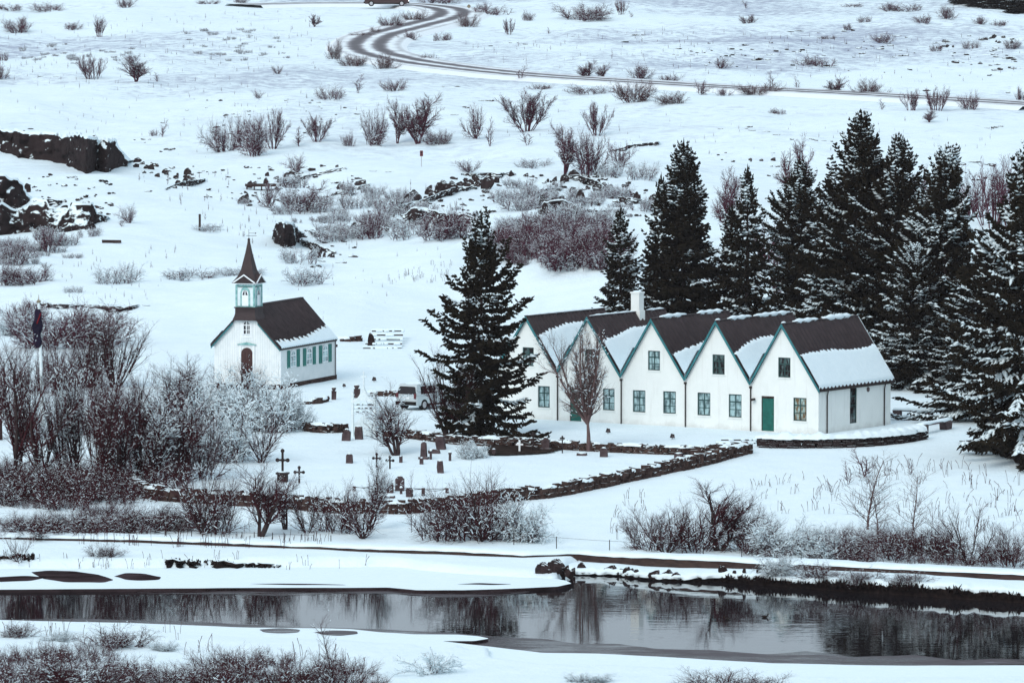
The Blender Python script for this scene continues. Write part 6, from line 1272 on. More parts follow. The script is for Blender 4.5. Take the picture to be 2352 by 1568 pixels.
stone_wall([(860, 1178), (960, 1178), (1080, 1162), (1180, 1149), (1280, 1140), (1380, 1118), (1480, 1097), (1600, 1072), (1716, 1040)], 27, 'rough stone wall curving from the graveyard front up towards the terrace', .55, 2, 2, .42)
stone_wall([(700, 988), (740, 994), (792, 992)], 22, 'short stone wall left of the white graveyard gate', .5, 3, 3, .55)
stone_wall([(856, 1000), (930, 1004), (1000, 1014), (1080, 1022), (1180, 1024), (1300, 1032), (1420, 1038), (1552, 1044), (1640, 1042), (1712, 1034)], 21, 'long stone wall behind the graveyard from the gate to the terrace corner', .5, 4, 3, .52)
stone_wall([(1735, 1025), (1800, 1027), (1900, 1027), (2000, 1023), (2070, 1016), (2112, 1008)], 25, 'curved stone retaining wall of the farmhouse terrace under thick snow', .9, 5, 4, 1.0, .3, capth=.22, m='rockdark', rough=.6)
stone_wall([(2158, 952), (2240, 952), (2300, 956)], 24, 'low stone wall under thick snow beside the benches', .8, 6, 3, 1.0, .3, capth=.18, m='rockdark', rough=.6)
stone_wall([(845, 909), (880, 909), (912, 910)], 13, 'low stone wall between the white gate and the parked car', .4, 7, 2, .5)
stone_wall([(695, 927), (720, 928), (748, 922)], 10, 'low broken stone edging before the church', .35, 8, 1, .4)
stone_wall([(778, 783), (800, 784), (822, 783)], 10, 'low stone edging right of the church', .35, 9, 1, .5)
# steps in the slope behind the church
def steps(u, v, w, n, rise, label, dx=0., m='wallstone'):
    p = G(u, v); k = pxm(p); t = thing('stone_steps', label, 'steps', p); W = w / k
    for i in range(n):
        mb = MB(); y = i * rise * 9; mb.box((dx * i, y, rise * (i + .3) - rise * .1), (W * (1 - .04 * i), .35, rise * .5), 0, 0, .02); part('step', mb, m, t)
        sb = MB(); sb.box((dx * i, y + .25, rise * (i + .3) + rise * .36), (W * (1 - .04 * i) * 1.03, .66, rise * .45), 0, 0, .015); 
        for q in range(7): hx = W * (rng.rand() - .5) * .92; sb.ball((dx * i + hx, y - .16, rise * (i + .3) - rise * .1), (W * rng.uniform(.03, .09), .10, rise * .5), 0, 8, 4)
        part('step_snow', sb, 'snow', t)
    return t
steps(878, 800, 88, 5, .17, 'flight of stone steps with snow up the bank right of the church', .06)
rock(852, 796, 26, 24, 'dark boulder at the left end of the stone steps', None, 'lava_rock', True)
z7 = crop(640, 900, 3.92)
steps(*z7(985, 412), 52, 3, .12, 'short flight of snowy steps seen through the white gate', -.08)
steps(1690, 1018, 90, 2, .11, 'two snowy stone steps at the left end of the terrace wall', .25)
# ------------------------------------------------------------------ graveyard
GY = 'gravestones of the graveyard'
def slab(z, cx, bot, top, w, label, shape='round', lean=0., th=.16, name='gravestone', base=False, m='grave', rot=.25, cat='gravestone', snow=True):
    u, v = z(cx, bot); u2, v2 = z(cx, top); p = G(u, v); k = pxm(p); H = (v - v2) / k; W = w * .9408 / 3.92 / k / math.cos(rot)
    t = thing(name, label, cat, p, -rot, GY); mb = MB(); hw = W / 2
    if shape == 'round': poly = [(-hw, -.1), (hw, -.1), (hw * .96, H * .78)] + [(hw * .96 * math.cos(a), H * .78 + H * .22 * math.sin(a)) for a in np.linspace(0, math.pi, 9)[1:-1]] + [(-hw * .96, H * .78)]
    elif shape == 'shoulder': poly = [(-hw, -.1), (hw, -.1), (hw, H * .80), (hw * .72, H * .84)] + [(hw * .62 * math.cos(a), H * .84 + H * .16 * math.sin(a)) for a in np.linspace(.2, math.pi - .2, 7)] + [(-hw * .72, H * .84), (-hw, H * .80)]
    elif shape == 'point': poly = [(-hw, -.1), (hw, -.1), (hw * .92, H * .72), (hw * .1, H), (-hw * .3, H * .97), (-hw * .95, H * .6)]
    elif shape == 'rough': poly = [(-hw * .9, -.1), (hw, -.1), (hw * .93, H * .5), (hw * .85, H * .96), (hw * .2, H), (-hw * .8, H * .98), (-hw, H * .45)]
    else: poly = [(-hw, -.1), (hw, -.1), (hw * .94, H), (-hw * .94, H)]
    if shape == 'obelisk':
        b = hw; mb.add([(-b, -b, -.1), (b, -b, -.1), (b, b, -.1), (-b, b, -.1), (-b * .72, -b * .72, H * .88), (b * .72, -b * .72, H * .88), (b * .72, b * .72, H * .88), (-b * .72, b * .72, H * .88), (0, 0, H)], [(0, 1, 5, 4), (1, 2, 6, 5), (2, 3, 7, 6), (3, 0, 4, 7), (4, 5, 8), (5, 6, 8), (6, 7, 8), (7, 4, 8)])
    elif shape == 'post':
        mb.tube([(0, 0, -.1), (0, 0, H * .8), (0, 0, H * .8 + .001), (0, 0, H)], [hw * .8, hw * .7, hw * 1.05, hw * .9], 8)
    else:
        mb.prism(poly, 'y', -th / 2, th / 2)
        for q in range(len(mb.v)):
            x, y, zz = mb.v[q]; mb.v[q] = (x + lean * zz + random.uniform(-.012, .012), y + random.uniform(-.012, .012), zz)
    part('slab', mb, m, t)
    if base:
        b = MB(); b.box((0, 0, .03), (W * 1.5, th * 2.6, .16), 0, 0, .01); part('plinth', b, 'grave', t)
    if snow:
        s = MB(); zt = H if shape in ('round', 'shoulder', 'obelisk', 'post') else H * .99
        s.ball((lean * H, 0, zt - .005), (hw * (.55 if shape in ('round', 'shoulder', 'point') else (.35 if shape == 'obelisk' else .85)), th * .55 if shape != 'post' else hw * .9, .055 if shape != 'post' else .10)); part('snow_cap', s, 'snow', t, True)
    return t
slab(z7, 803, 688, 575, 78, 'pointed rough gravestone leaning beside the left post of the white gate', 'point', .08, .22)
slab(z7, 927, 674, 548, 72, 'tall rough upright stone before the white gate', 'rough', -.04, .25)
slab(z7, 836, 902, 812, 62, 'small round-topped gravestone alone on the left of the graveyard', 'round')
slab(z7, 1547, 862, 690, 60, 'tall snow-tipped obelisk in the graveyard', 'obelisk', base=True)
slab(z7, 1715, 770, 640, 84, 'wide dark gravestone with snow on its side, close to the back wall', 'rough', -.12, .35)
slab(z7, 1648, 808, 764, 110, 'low dark tilted slab beside the obelisk', 'point', -.2, .3)
slab(z7, 1614, 866, 782, 32, 'stubby post with a round snow cap right of the obelisk', 'post')
slab(z7, 1798, 880, 798, 34, 'stubby post with a snow cap beside the evergreen mound', 'post')
slab(z7, 1526, 912, 850, 32, 'small stub in front of the obelisk', 'flat')
slab(z7, 1328, 896, 834, 28, 'small plain stone post under the little bare tree', 'flat', 0, .2)
slab(z7, 1708, 996, 876, 58, 'dark upright slab standing alone in the middle of the graveyard', 'rough', -.06, .16)
slab(z7, 1318, 1166, 1022, 84, 'large shouldered gravestone inside the chain enclosure', 'shoulder', 0, .2)
slab(z7, 1226, 1186, 1080, 58, 'speckled gravestone left of the large shouldered one', 'round', .0, .2)
slab(z7, 1412, 1222, 1134, 56, 'rough low gravestone at the front of the chain enclosure', 'round', -.03, .3)
slab(z7, 1330, 1196, 1136, 34, 'small snow-topped stone in front of the large shouldered one', 'post')
slab(z7, 1100, 1170, 1092, 26, 'narrow dark stone behind the tall open tree', 'flat')
slab(z7, 1220, 1234, 1214, 96, 'flat slab lying in the snow before the chain enclosure', 'flat', 0, .3, 'grave_slab', cat='grave slab')
zm = crop(800, 1060, 2.5835)
def zmm(w): return w * 3.92 / 2.5835
slab(zm, 1742, 142, 84, zmm(48), 'round-topped gravestone with a snow cap, right of the oval tree', 'round')
slab(zm, 1376, 100, 18, zmm(46), 'shouldered gravestone against the back wall', 'shoulder', base=True)
slab(zm, 1604, 132, 118, zmm(60), 'low flat grave stone beside the oval tree trunk', 'flat', 0, .35, 'grave_slab', cat='grave slab')
slab(zm, 1048, 132, 92, zmm(24), 'dark little stone right of the evergreen mound', 'flat')
zr = crop(1650, 1060, 2.5835)
slab(zr, 18, 148, 118, zmm(50), 'low snowed stone near the wall corner, left of two', 'flat', 0, .4, 'grave_slab', cat='grave slab'); slab(zr, 74, 152, 134, zmm(48), 'low snowed stone near the wall corner, right of two', 'flat', 0, .4, 'grave_slab', cat='grave slab')
def cross(z, cx, bot, top, w, label, m='iron', fancy=True, base=0., thick=.05, s0=3.92, arm=.70):
    u, v = z(cx, bot); u2, v2 = z(cx, top); p = G(u, v); k = pxm(p); H = (v - v2) / k; W = w * .9408 / s0 / k
    t = thing('iron_cross' if m == 'iron' else 'white_cross', label, 'cross', p, -.15, 'crosses of the graveyard'); mb = MB(); za = H * arm; b = base
    mb.box((0, 0, (H + b) / 2), (thick * 1.5, thick, H - b)); mb.b2((-W / 2, -thick * .45, za - thick * .7), (-thick * .76, thick * .45, za + thick * .7)); mb.b2((thick * .76, -thick * .45, za - thick * .7), (W / 2, thick * .45, za + thick * .7))
    if fancy:
        for (x, zz) in ((-W / 2, za), (W / 2, za), (0, H)):
            mb.ball((x, 0, zz), (thick * 1.5, thick * .62, thick * 1.5), 0, 8, 4)
        mb.ball((0, 0, za), (thick * 1.4, thick * .7, thick * 1.4), 0, 8, 4)
    part('cross', mb, m, t)
    if base:
        pb = MB(); pb.box((0, 0, b * .45), (W * .95, .4, b), 0, 0, .01); pb.box((0, 0, b * .98), (W * 1.2, .5, .10)); part('pedestal', pb, 'grave' if m != 'iron' else 'iron', t)
        s = MB(); s.ball((0, -.05, b * .98 + .06), (W * .4, .18, .05)); part('snow_cap', s, 'snow', t, True)
    elif m == 'iron':
        s = MB(); s.ball((0, 0, za + thick), (W * .22, thick * .5, .025)); part('snow_cap', s, 'snow', t, True)
    return t
cross(z7, 196, 1080, 782, 100, 'tall ornate iron cross on a dark pedestal at the left of the graveyard', 'iron', True, .46, .075)
cross(z7, 355, 1094, 942, 82, 'ornate iron cross half hidden by twigs, right of the tall one', thick=.06)
cross(z7, 1096, 944, 816, 64, 'ornate iron cross, left of a pair in the middle of the graveyard', thick=.055)
cross(z7, 1223, 956, 842, 62, 'ornate iron cross, right of a pair in the middle of the graveyard', thick=.055)
cross(zm, 1210, 114, 36, 46, 'plain white cross on the dark grave plot before the wall', 'whitepaint', False, 0, .065, 2.5835, .66)
cross(zm, 1296, 108, -10, 24, 'slim iron cross rising above the back wall', 'iron', True, 0, .05, 2.5835, .9); cross(zm, 1480, 118, 14, 20, 'thin iron cross against the back wall left of the oval tree', 'iron', True, 0, .04, 2.5835, .9)
# chain enclosure
def chain():
    t = thing('chain_enclosure', 'low chain enclosure with short stone posts around four graves', 'fence', G(*z7(880, 1168))); O = np.array(t.location); tops = []
    for (x, yb, yt) in ((880, 1168, 1122), (1098, 1140, 1096), (1542, 1214, 1138), (1770, 1188, 1138)):
        p = G(*z7(x, yb)); H = (yb - yt) * .9408 / 3.92 / pxm(p); q = p - O; mb = MB(); mb.box((q[0], q[1], q[2] + H / 2 - .05), (.15, .15, H + .1), 0, .3, .005, .92); part('post', mb, 'grave', t); tops.append(q + np.array([0, 0, H * .85]))
    for a, b in ((0, 1), (1, 3), (3, 2), (2, 0)):
        mb = MB(); A, B = tops[a], tops[b]; mb.tube([A + (B - A) * s - np.array([0, 0, .10 * math.sin(math.pi * s)]) for s in np.linspace(0, 1, 9)], .016, 5); part('chain', mb, 'iron', t)
chain()
# white lych gate
def gate():
    p = G(*z7(972, 650)); k = pxm(p); t = thing('churchyard_gate', 'white arched churchyard gate with a tall cross on its peak', 'gate', p, -.32); pxz = .9408 / 3.92 / k
    cz = math.cos(.32); W = 212 * pxz / cz / 2
    def Z(y): return (650 - y) * pxz
    for s in (-1, 1):
        mb = MB(); mb.b2((s * W - .06, -.06, -.2), (s * W + .06, .06, Z(260 if s < 0 else 232))); mb.b2((s * W - .085, -.085, Z(255 if s < 0 else 228)), (s * W + .085, .085, Z(246 if s < 0 else 220))); mb.prism([(s * W - .07, Z(246)), (s * W + .07, Z(246)), (s * W, Z(215))], 'y', -.07, .07); part('gate_post', mb, 'palepaint', t)
    mb = MB(); n = 14
    up, lo = [], []
    for i in range(n + 1):
        x = -W + .06 + (2 * W - .12) * i / n; q = abs(x) / W
        up.append((x, Z(150) + (Z(295) - Z(150)) * (1 - (1 - q) ** 2.6) if q < 1 else Z(295))); lo.append((x, Z(298) + (Z(335) - Z(298)) * q ** 1.5))
    for i in range(n): mb.prism([lo[i], lo[i + 1], up[i + 1], up[i]], 'y', -.05, .05)
    part('arch', mb, 'palepaint', t)
    mb = MB(); mb.b2((-.028, -.03, Z(160)), (.028, .03, Z(22))); mb.b2((-.028 - .15, -.028, Z(76)), (-.029, .028, Z(64))); mb.b2((.029, -.028, Z(76)), (.18, .028, Z(64))); part('cross', mb, 'palepaint', t)
    for s in (-1, 1):
        mb = MB(); m = 7
        for i in range(m):
            x = s * (.05 + (W - .16) * i / (m - 1)); zt = Z(440) + (Z(520) - Z(440)) * (i / (m - 1)) ** .8; mb.b2((x - .026, -.02, .06), (x + .026, .02, zt))
        xa, xb = sorted((s * .02, s * (W - .07))); mb.b2((xa, .021, Z(610)), (xb, .05, Z(598))); mb.b2((xa, .021, Z(535)), (xb, .05, Z(523)))
        part('gate_leaf', mb, 'palepaint', t)
gate()
# stone pillars with urns near the church path
for (cx, bot, top, w, l) in ((687, 295, 178, 54, 'narrow stone pillar with a bulging cap left of the white gate'), (905, 278, 155, 66, 'thick stone pillar with an urn behind the white gate')):
    p = G(*z7(cx, bot)); k = pxm(p); s = .9408 / 3.92 / k; H = (bot - top) * s; W = w * s; t = thing('stone_pillar', l, 'pillar', p, .2, 'stone pillars by the church path')
    mb = MB(); mb.box((0, 0, H * .33), (W * .8, W * .7, H * .76), 0, 0, .03); part('shaft', mb, 'grave', t); mb = MB(); mb.tube([(0, 0, H * .72), (0, 0, H * .80), (0, 0, H * .92), (0, 0, H)], [W * .2, W * .32, W * .42, W * .36], 10); part('urn', mb, 'grave', t)
    mb = MB(); mb.ball((0, 0, H * 1.0), (W * .38, W * .36, .06)); part('snow_cap', mb, 'snow', t, True)
# small ground spotlights
for (u, v, s, l) in ((*z7(1070, 124), 1.0, 'small dark spotlight on the snow between church and tree'), (*z7(783, 180), .8, 'small dark spotlight by the corner of the church'), (*z5(957, 1482), 1., 'small floodlight on the terrace below the second gable'), (*z5(1572, 1534), 1., 'small floodlight on the terrace below the third gable'), (408, 915, .8, 'small dark spotlight left of the church front')):
    p = G(u, v); t = thing('floodlight', l, 'floodlight', p, .3, 'ground floodlights'); mb = MB(); mb.tube([(0, 0, -.05), (0, 0, .10)], .02, 6); part('stake', mb, 'iron', t)
    mb = MB(); mb.prism([(-.11 * s, .08), (.13 * s, .06), (.09 * s, .27 * s), (-.03 * s, .30 * s)], 'y', -.10 * s, .10 * s); part('lamp_housing', mb, 'iron', t); mb = MB(); mb.b2((-.06 * s, -.108 * s, .11), (.07 * s, -.1015 * s, .21)); part('lens', mb, 'concrete', t)
# benches beside the terrace
for (z, a, l, q) in ((z6, ((1742, 1138), (2088, 1146), 1086), 'stone bench with a dark seat slab, upper one by the farmhouse end', -.02), (z6, ((1972, 1306), (2228, 1252), 1205), 'long stone bench slanting along the terrace end, lower one', 0)):
    A = G(*z(*a[0])); B = G(*z(*a[1])); d = B - A; L = math.hypot(d[0], d[1]); an = math.atan2(d[1], d[0]); k = pxm(A); H = (a[0][1] - a[2]) * .9408 / 3.6185 / k * (1 if q else .85)
    t = thing('bench', l, 'bench', A, an, 'stone benches'); wl = L * .20
    for x in (wl / 2, L - wl / 2):
        mb = MB(); mb.box((x, 0, H * .42), (wl, .42, H * .84), 0, 0, .02); part('leg', mb, 'grave', t)
    mb = MB(); mb.b2((-.03, -.23, H * .86), (L + .03, .23, H)); part('seat', mb, 'concrete', t); mb = MB(); mb.tube([(x, 0, H + .02) for x in np.linspace(.02, L - .02, 12)], [.10 + .05 * random.random() for _ in range(12)], 8); o = part('snow_cap', mb, 'snow', t, True); o.scale = (1, 1.9, .9); o.location = (0, 0, (H + .02) * .1)
# flag pole
def flagpole():
    zf = crop(0, 700, 4.48); p = G(*zf(472, 1510)); k = pxm(p); s = .9408 / 4.48 / k; t = thing('flag_pole', 'white flag pole with a dark limp flag at the left', 'flag pole', p); lean = (430 - 472) * s; H = (1510 - 160) * s
    mb = MB(); mb.tube([(0, 0, -.2), (lean * .15, 0, H * .18)], [.17, .16], 10); part('pole_base', mb, 'palepaint', t)
    mb = MB(); mb.tube([(lean * .12, 0, H * .14), (lean * .5, 0, H * .5), (lean, 0, H)], [.10, .085, .055], 10); part('pole', mb, 'palepaint', t)
    mb = MB(); mb.ball((lean, 0, H + .02), (.13, .13, .09)); mb.tube([(lean, 0, H + .08), (lean, 0, H + .42)], [.03, .008], 6); part('finial', mb, 'gold', t)
    zt, zb = (1510 - 240) * s, (1510 - 665) * s; mb = MB(); n = 20
    vs = []; 
    for i in range(n + 1):
        f = i / n; z = zt + (zb - zt) * f; w = .12 + .14 * math.sin(min(1, f * 1.5) * 2.4) ** 2 + .03 * math.sin(f * 17); cx = lean * (z / H) - .10 + .02 * math.sin(f * 9) - (.08 * max(0, f - .5))
        for a in range(10):
            th = 2 * math.pi * a / 10; r = w * (1 + .35 * math.cos(3 * th + f * 3)) * (1 if f < .97 else .4); vs.append((cx + r * math.cos(th), -.05 + r * .7 * math.sin(th), z))
    mb.add(vs, [(i * 10 + a, i * 10 + (a + 1) % 10, i * 10 + 10 + (a + 1) % 10, i * 10 + 10 + a) for i in range(n) for a in range(10)]); fl = part('flag', mb, 'flag', t, True)
    mb = MB(); mb.tube([(lean * .82 - .04 + .16 * f, -.24, zt - .55 + .42 * f) for f in np.linspace(-.6, .8, 6)], .04, 6); part('flag_stripe', mb, 'flagred', fl)
flagpole()
# signpost and wooden post, platform, handrail
def simple_post(u, v, vt, w, label, name='wooden_post', m='wood', cat='post'):
    p = G(u, v); k = pxm(p); mb = MB(); mb.box((0, 0, (v - vt) / k / 2 - .1), (w / k, w / k, (v - vt) / k + .2), 0, .2, .006); return tag(link(name, mb.mesh(name, [M[m]]), None, p), label, cat)
simple_post(459, 530, 492, 4.5, 'dark wooden post standing alone on the slope above the church')
def sign():
    p = G(968, 383); k = pxm(p); t = thing('signpost', 'small reddish signboard on a thin pole above the rocks', 'sign', p, .1); mb = MB(); mb.tube([(0, 0, -.2), (0, 0, 36 / k)], .035, 6); part('pole', mb, 'chrome', t)
    mb = MB(); mb.b2((-3.6 / k, -.05, 24 / k), (3.6 / k, -.037, 37 / k)); b = part('board', mb, 'signred', t); mb = MB(); mb.b2((-2.2 / k, -.056, 30.5 / k), (1.6 / k, -.0505, 34.5 / k)); mb.b2((-2.2 / k, -.056, 26.5 / k), (2.4 / k, -.0505, 28 / k)); part('pictogram', mb, 'iron', b)
sign()
def roadsign(u, v, vt, label):
    p = G(u, v); k = pxm(p); t = thing('road_sign', label, 'sign', p); mb = MB(); mb.tube([(0, 0, -.2), (0, 0, (v - vt) / k)], .04, 6); part('pole', mb, 'chrome', t); mb = MB(); hh = (v - vt) / k; mb.prism([(-.28, hh), (0, hh - .28), (.28, hh), (0, hh + .28)], 'y', -.07, -.045); part('board', mb, 'gold', t)
roadsign(1077, 26, 15, 'tiny diamond road sign by the upper road bend')
def platform():
    p = G(565, 434); k = pxm(p); t = thing('wooden_platform', 'small dark wooden platform on short legs among the rocks', 'platform', p, .18); L = 68 / k; mb = MB(); mb.b2((0, -.6, .20), (L, .6, .40)); part('deck', mb, 'wood', t)
    for i in range(5):
        mb = MB(); x = L * i / 4; mb.b2((x - .05, -.6, -.5), (x + .05, -.5, .20)); part('leg', mb, 'wood', t)
    return
    mb = MB(); mb.b2((0, .52, .40), (.08, .59, .8)); mb.b2((L - .08, .52, .40), (L, .59, .8)); mb.b2((0, .5202, .76), (L, .59, .84)); part('railing', mb, 'wood', t)
    mb = MB(); mb.ball((L * .5, 0, .41), (L * .44, .4, .05)); part('snow_cap', mb, 'snow', t, True)
platform()
p = G(256, 558); mb = MB(); mb.box((0, 0, .12), (44 / pxm(p), .25, .2), 0, .12, .02); tag(link('wooden_beam', mb.mesh('wooden_beam', [M['wood']]), None, p), 'dark beam lying on the white slope below the lava ledge', 'beam')
# ------------------------------------------------------------------ boardwalk and wire fence along the river
def boardwalk():
    line = [(-120, 1232), (0, 1237), (130, 1241), (350, 1247), (560, 1255), (800, 1265), (1000, 1272), (1200, 1280), (1330, 1285), (1450, 1288), (1560, 1291), (1740, 1299), (1900, 1302), (2100, 1311), (2300, 1320), (2500, 1330)]
    def zb(u): return np.interp(u, [-120, 0, 200, 900, 1250, 1500, 1740, 1800, 2500], [.08, .10, .15, .14, .18, .18, .15, .05, .05])
    P = _dense(np.array([np.append(G(u, v), zb(u)) for u, v in line]), .5); O = P[0][:3].copy(); t = thing('boardwalk', 'long wooden boardwalk under snow above the river', 'boardwalk', O)
    n = len(P); rows = []; rg = np.random.RandomState(4)
    top = P[:, 2] + P[:, 3]; top = np.convolve(np.pad(top, 6, mode='edge'), np.ones(13) / 13, 'valid')
    def strip(name, offs, m, sm=False):
        V = np.array([np.stack([P[:, 0], P[:, 1] + o, top + dz + (rg.normal(0, j, n) if j else 0)], 1) for o, dz, j in offs]) - O; k = len(offs); idx = np.arange(k * n).reshape(k, n)
        Q = np.stack([idx[:-1, :-1], idx[:-1, 1:], idx[1:, 1:], idx[1:, :-1]], -1).reshape(-1, 4); link(name, npmesh(name, V.reshape(-1, 3), Q, [M[m]], None, sm), t)
    strip('edge_board', [(0, -.45, 0), (0, 0, 0), (.08, .0, 0)], 'wood'); strip('deck', [(.08, -.01, 0), (1.9, -.01, 0), (1.9, -.4, 0)], 'wood')
    strip('snow_cover', [(-.03, -.01, .012), (-.02, .07, .02), (.15, .13, .02), (.9, .15, .02), (1.7, .13, .02), (2.4, .02, .02), (3.2, -.25, 0)], 'snow', True)
boardwalk()
def fence(line, n, hm, label, name='wire_fence'):
    P = _dense(np.array([G(u, v) for u, v in line]), .3); O = P[0].copy(); t = thing(name, label, 'fence', O); ix = np.linspace(0, len(P) - 1, n).astype(int)
    for i in ix:
        q = P[i] - O; mb = MB(); mb.tube([(q[0], q[1], q[2] - .2), (q[0], q[1], q[2] + hm)], .022, 5); part('post', mb, 'iron', t)
    mb = MB()
    for f in (.93,): mb.tube([(q[0], q[1], q[2] + hm * f - .02 * math.sin(i * .7) ** 2) for i, q in enumerate(P[::8] - O)], .009, 4)
    part('wire', mb, 'iron', t)
fence([(1180, 1250), (1300, 1263), (1400, 1268), (1560, 1276), (1690, 1290), (1840, 1296)], 7, .62, 'thin wire fence between the bushes above the boardwalk')
fence([(380, 1240), (500, 1242), (640, 1246), (760, 1252)], 12, .5, 'low picket line of thin posts before the straight-trunked tree')
fence([(40, 985), (64, 985), (110, 992), (150, 996)], 4, 1.0, 'thin chain fence by the foot of the flag pole')
# ------------------------------------------------------------------ vehicles
def wheel(t, x, y, r, w, side):
    mb = MB(); mb.tube([(x, y - w / 2, r), (x, y - w / 2 + .001, r), (x, y + w / 2 - .001, r), (x, y + w / 2, r)], [r * .82, r, r, r * .82], 20); wl = part('wheel', mb, 'rubber', t)
    mb = MB(); s = 1 if side > 0 else -1; mb.tube([(x, y + s * (w / 2 + .002), r), (x, y + s * (w / 2 + .02), r)], [r * .62, r * .5], 12); part('rim', mb, 'chrome', wl)
def suv(p, rz, sc, paint, label, van=False):
    L, W, Hh = (4.2, 1.75, 1.75) if not van else (5.6, 2.0, 2.3)
    t = thing('parked_car' if not van else 'van', label, 'car' if not van else 'van', p, rz, None, sc)
    # x runs along the car, the rear faces -x
    g = .30
    body = [(0, g + .12), (.04, g + .02), (.45, g), (L - .5, g), (L - .06, g + .05), (L, g + .2), (L, .82), (L - .12, .92), (L - 1.15, 1.0), (.04, 1.02), (0, .9)] if not van else [(0, g + .05), (.1, g), (L - .2, g), (L, g + .2), (L, .95), (L - .2, 1.1), (L - .9, 1.22), (0, 1.22)]
    mb = MB(); mb.prism(body, 'y', -W / 2, W / 2); import bmesh
    me = mb.mesh('body', [M[paint]]); bm = bmesh.new(); bm.from_mesh(me); bmesh.ops.dissolve_limit(bm, angle_limit=.02, verts=bm.verts, edges=bm.edges); bmesh.ops.bevel(bm, geom=[e for e in bm.edges if e.calc_face_angle(0) > .5], offset=.05, segments=2, affect='EDGES'); bm.to_mesh(me); bm.free(); link('body', me, t)
    cab = [(.02, 1.0), (L - 1.2, .99), (L - 1.85, Hh - .1), (L - 2.0, Hh - .04), (.35, Hh), (.18, Hh - .06)] if not van else [(.0, 1.2), (L - .85, 1.2), (L - 1.5, Hh - .1), (L - 1.7, Hh), (.12, Hh), (.03, Hh - .1)]
    mb = MB(); n = len(cab); vs = []
    for s in (-1, 1):
        for (x, z) in cab: vs.append((x, s * (W / 2 - .03 - .16 * (z - 1.0)), z))
    mb.add(vs, [tuple(range(n)), tuple(range(n, 2 * n))[::-1]] + [(i, (i + 1) % n, n + (i + 1) % n, n + i) for i in range(n)]); part('cabin', mb, paint, t)
    # rear window, side windows, windscreen
    zt = Hh - .16; xz = lambda z: .02 + (.16 if not van else .03) * (z - 1.0) / (Hh - 1.06) * 1.0
    yw = lambda z: W / 2 - .03 - .16 * (z - 1.0)
    mb = MB(); vs = []; a, b = 1.08, zt
    pl = [(-yw(a) + .10, a), (yw(a) - .10, a), (yw(a) - .06, a + .08), (yw(b) - .10, b - .05), (yw(b) - .18, b), (-yw(b) + .18, b), (-yw(b) + .10, b - .05), (-yw(a) + .06, a + .08)]
    mb.add([(xz(z) - .022, y, z) for y, z in pl], [tuple(range(8))]); mb.add([(xz(z) + .01, y, z) for y, z in pl] + [(xz(z) - .022, y, z) for y, z in pl], [(i, (i + 1) % 8, 8 + (i + 1) % 8, 8 + i) for i in range(8)]); part('rear_window', mb, 'paneblack', t)
    for s in (-1, 1):
        for x0, x1 in (((.55, 1.3), (1.38, 2.15)) if not van else ((3.4, 4.4),)):
            mb = MB(); mb.add([(x, s * (yw(z) + .006), z) for x, z in ((x0, 1.08), (x1 + .15, 1.08), (x1, zt), (x0 + .02, zt))], [(0, 1, 2, 3)]); part('side_window', mb, 'paneblack', t)
    mb = MB(); x0, x1 = (L - 1.28, L - 1.80) if not van else (L - .95, L - 1.47); mb.add([(x0 + .02, -W / 2 + .14, 1.06), (x0 + .02, W / 2 - .14, 1.06), (x1 + .03, W / 2 - .26, Hh - .18), (x1 + .03, -W / 2 + .26, Hh - .18)], [(0, 1, 2, 3)]); part('windscreen', mb, 'paneblack', t)
    for s in (-1, 1):
        mb = MB(); mb.box((-.015, s * (W / 2 - .13), .98 if not van else 1.0), (.09, .16, .36), 0, 0, 0, .9); part('tail_light', mb, 'redlight', t)
        mb = MB(); mb.box((L - .01, s * (W / 2 - .25), .72), (.10, .32, .16), 0, 0, 0, .9); part('headlight', mb, 'whitelight' if van else 'chrome', t)
        mb = MB(); mb.box((L - 1.35, s * (W / 2 + .10), 1.08), (.12, .2, .15)); part('wing_mirror', mb, paint, t)
    mb = MB(); mb.box((-.06, 0, .48), (.14, W * .94, .22)); part('rear_bumper', mb, 'rubber', t); mb = MB(); mb.box((L + .03, 0, .45), (.14, W * .92, .2)); part('front_bumper', mb, 'rubber', t)
    mb = MB(); mb.box((-.015, 0, .82), (.02, .5, .12)); part('number_plate', mb, 'whitepaint', t)
    for x in (.85, L - .85):
        for s in (-1, 1): wheel(t, x, s * (W / 2 - .10), .36, .24, s)
    mb = MB(); mb.b2((.9, -W / 2 - .03, .28), (L - .95, -W / 2 + .04, .42)); mb.b2((.9, W / 2 - .04, .28), (L - .95, W / 2 + .03, .42)); part('sill', mb, 'rubber', t)
    if not van:
        mb = MB(); mb.ball((1.25, 0, Hh - .01), (1.05, W / 2 - .18, .10), 0, 14, 6); part('roof_snow', mb, 'snow', t, True)
        mb = MB(); mb.ball((3.55, 0, .94), (.62, W / 2 - .12, .08), 0, 14, 6); part('bonnet_snow', mb, 'snow', t, True)
    return t
zq = crop(860, 880, 7.465)
A = G(*zq(985, 905)); suv(A, HF.a + math.pi / 2 - .05, .86, 'carpaint', 'pale snow-dusted off-road car parked between church and farmhouse')
A = G(838, 20); suv((A[0], A[1], A[2] + .3), .0, 1.02, 'vanpaint', 'dark red van driving on the far road, cut by the top edge', True)
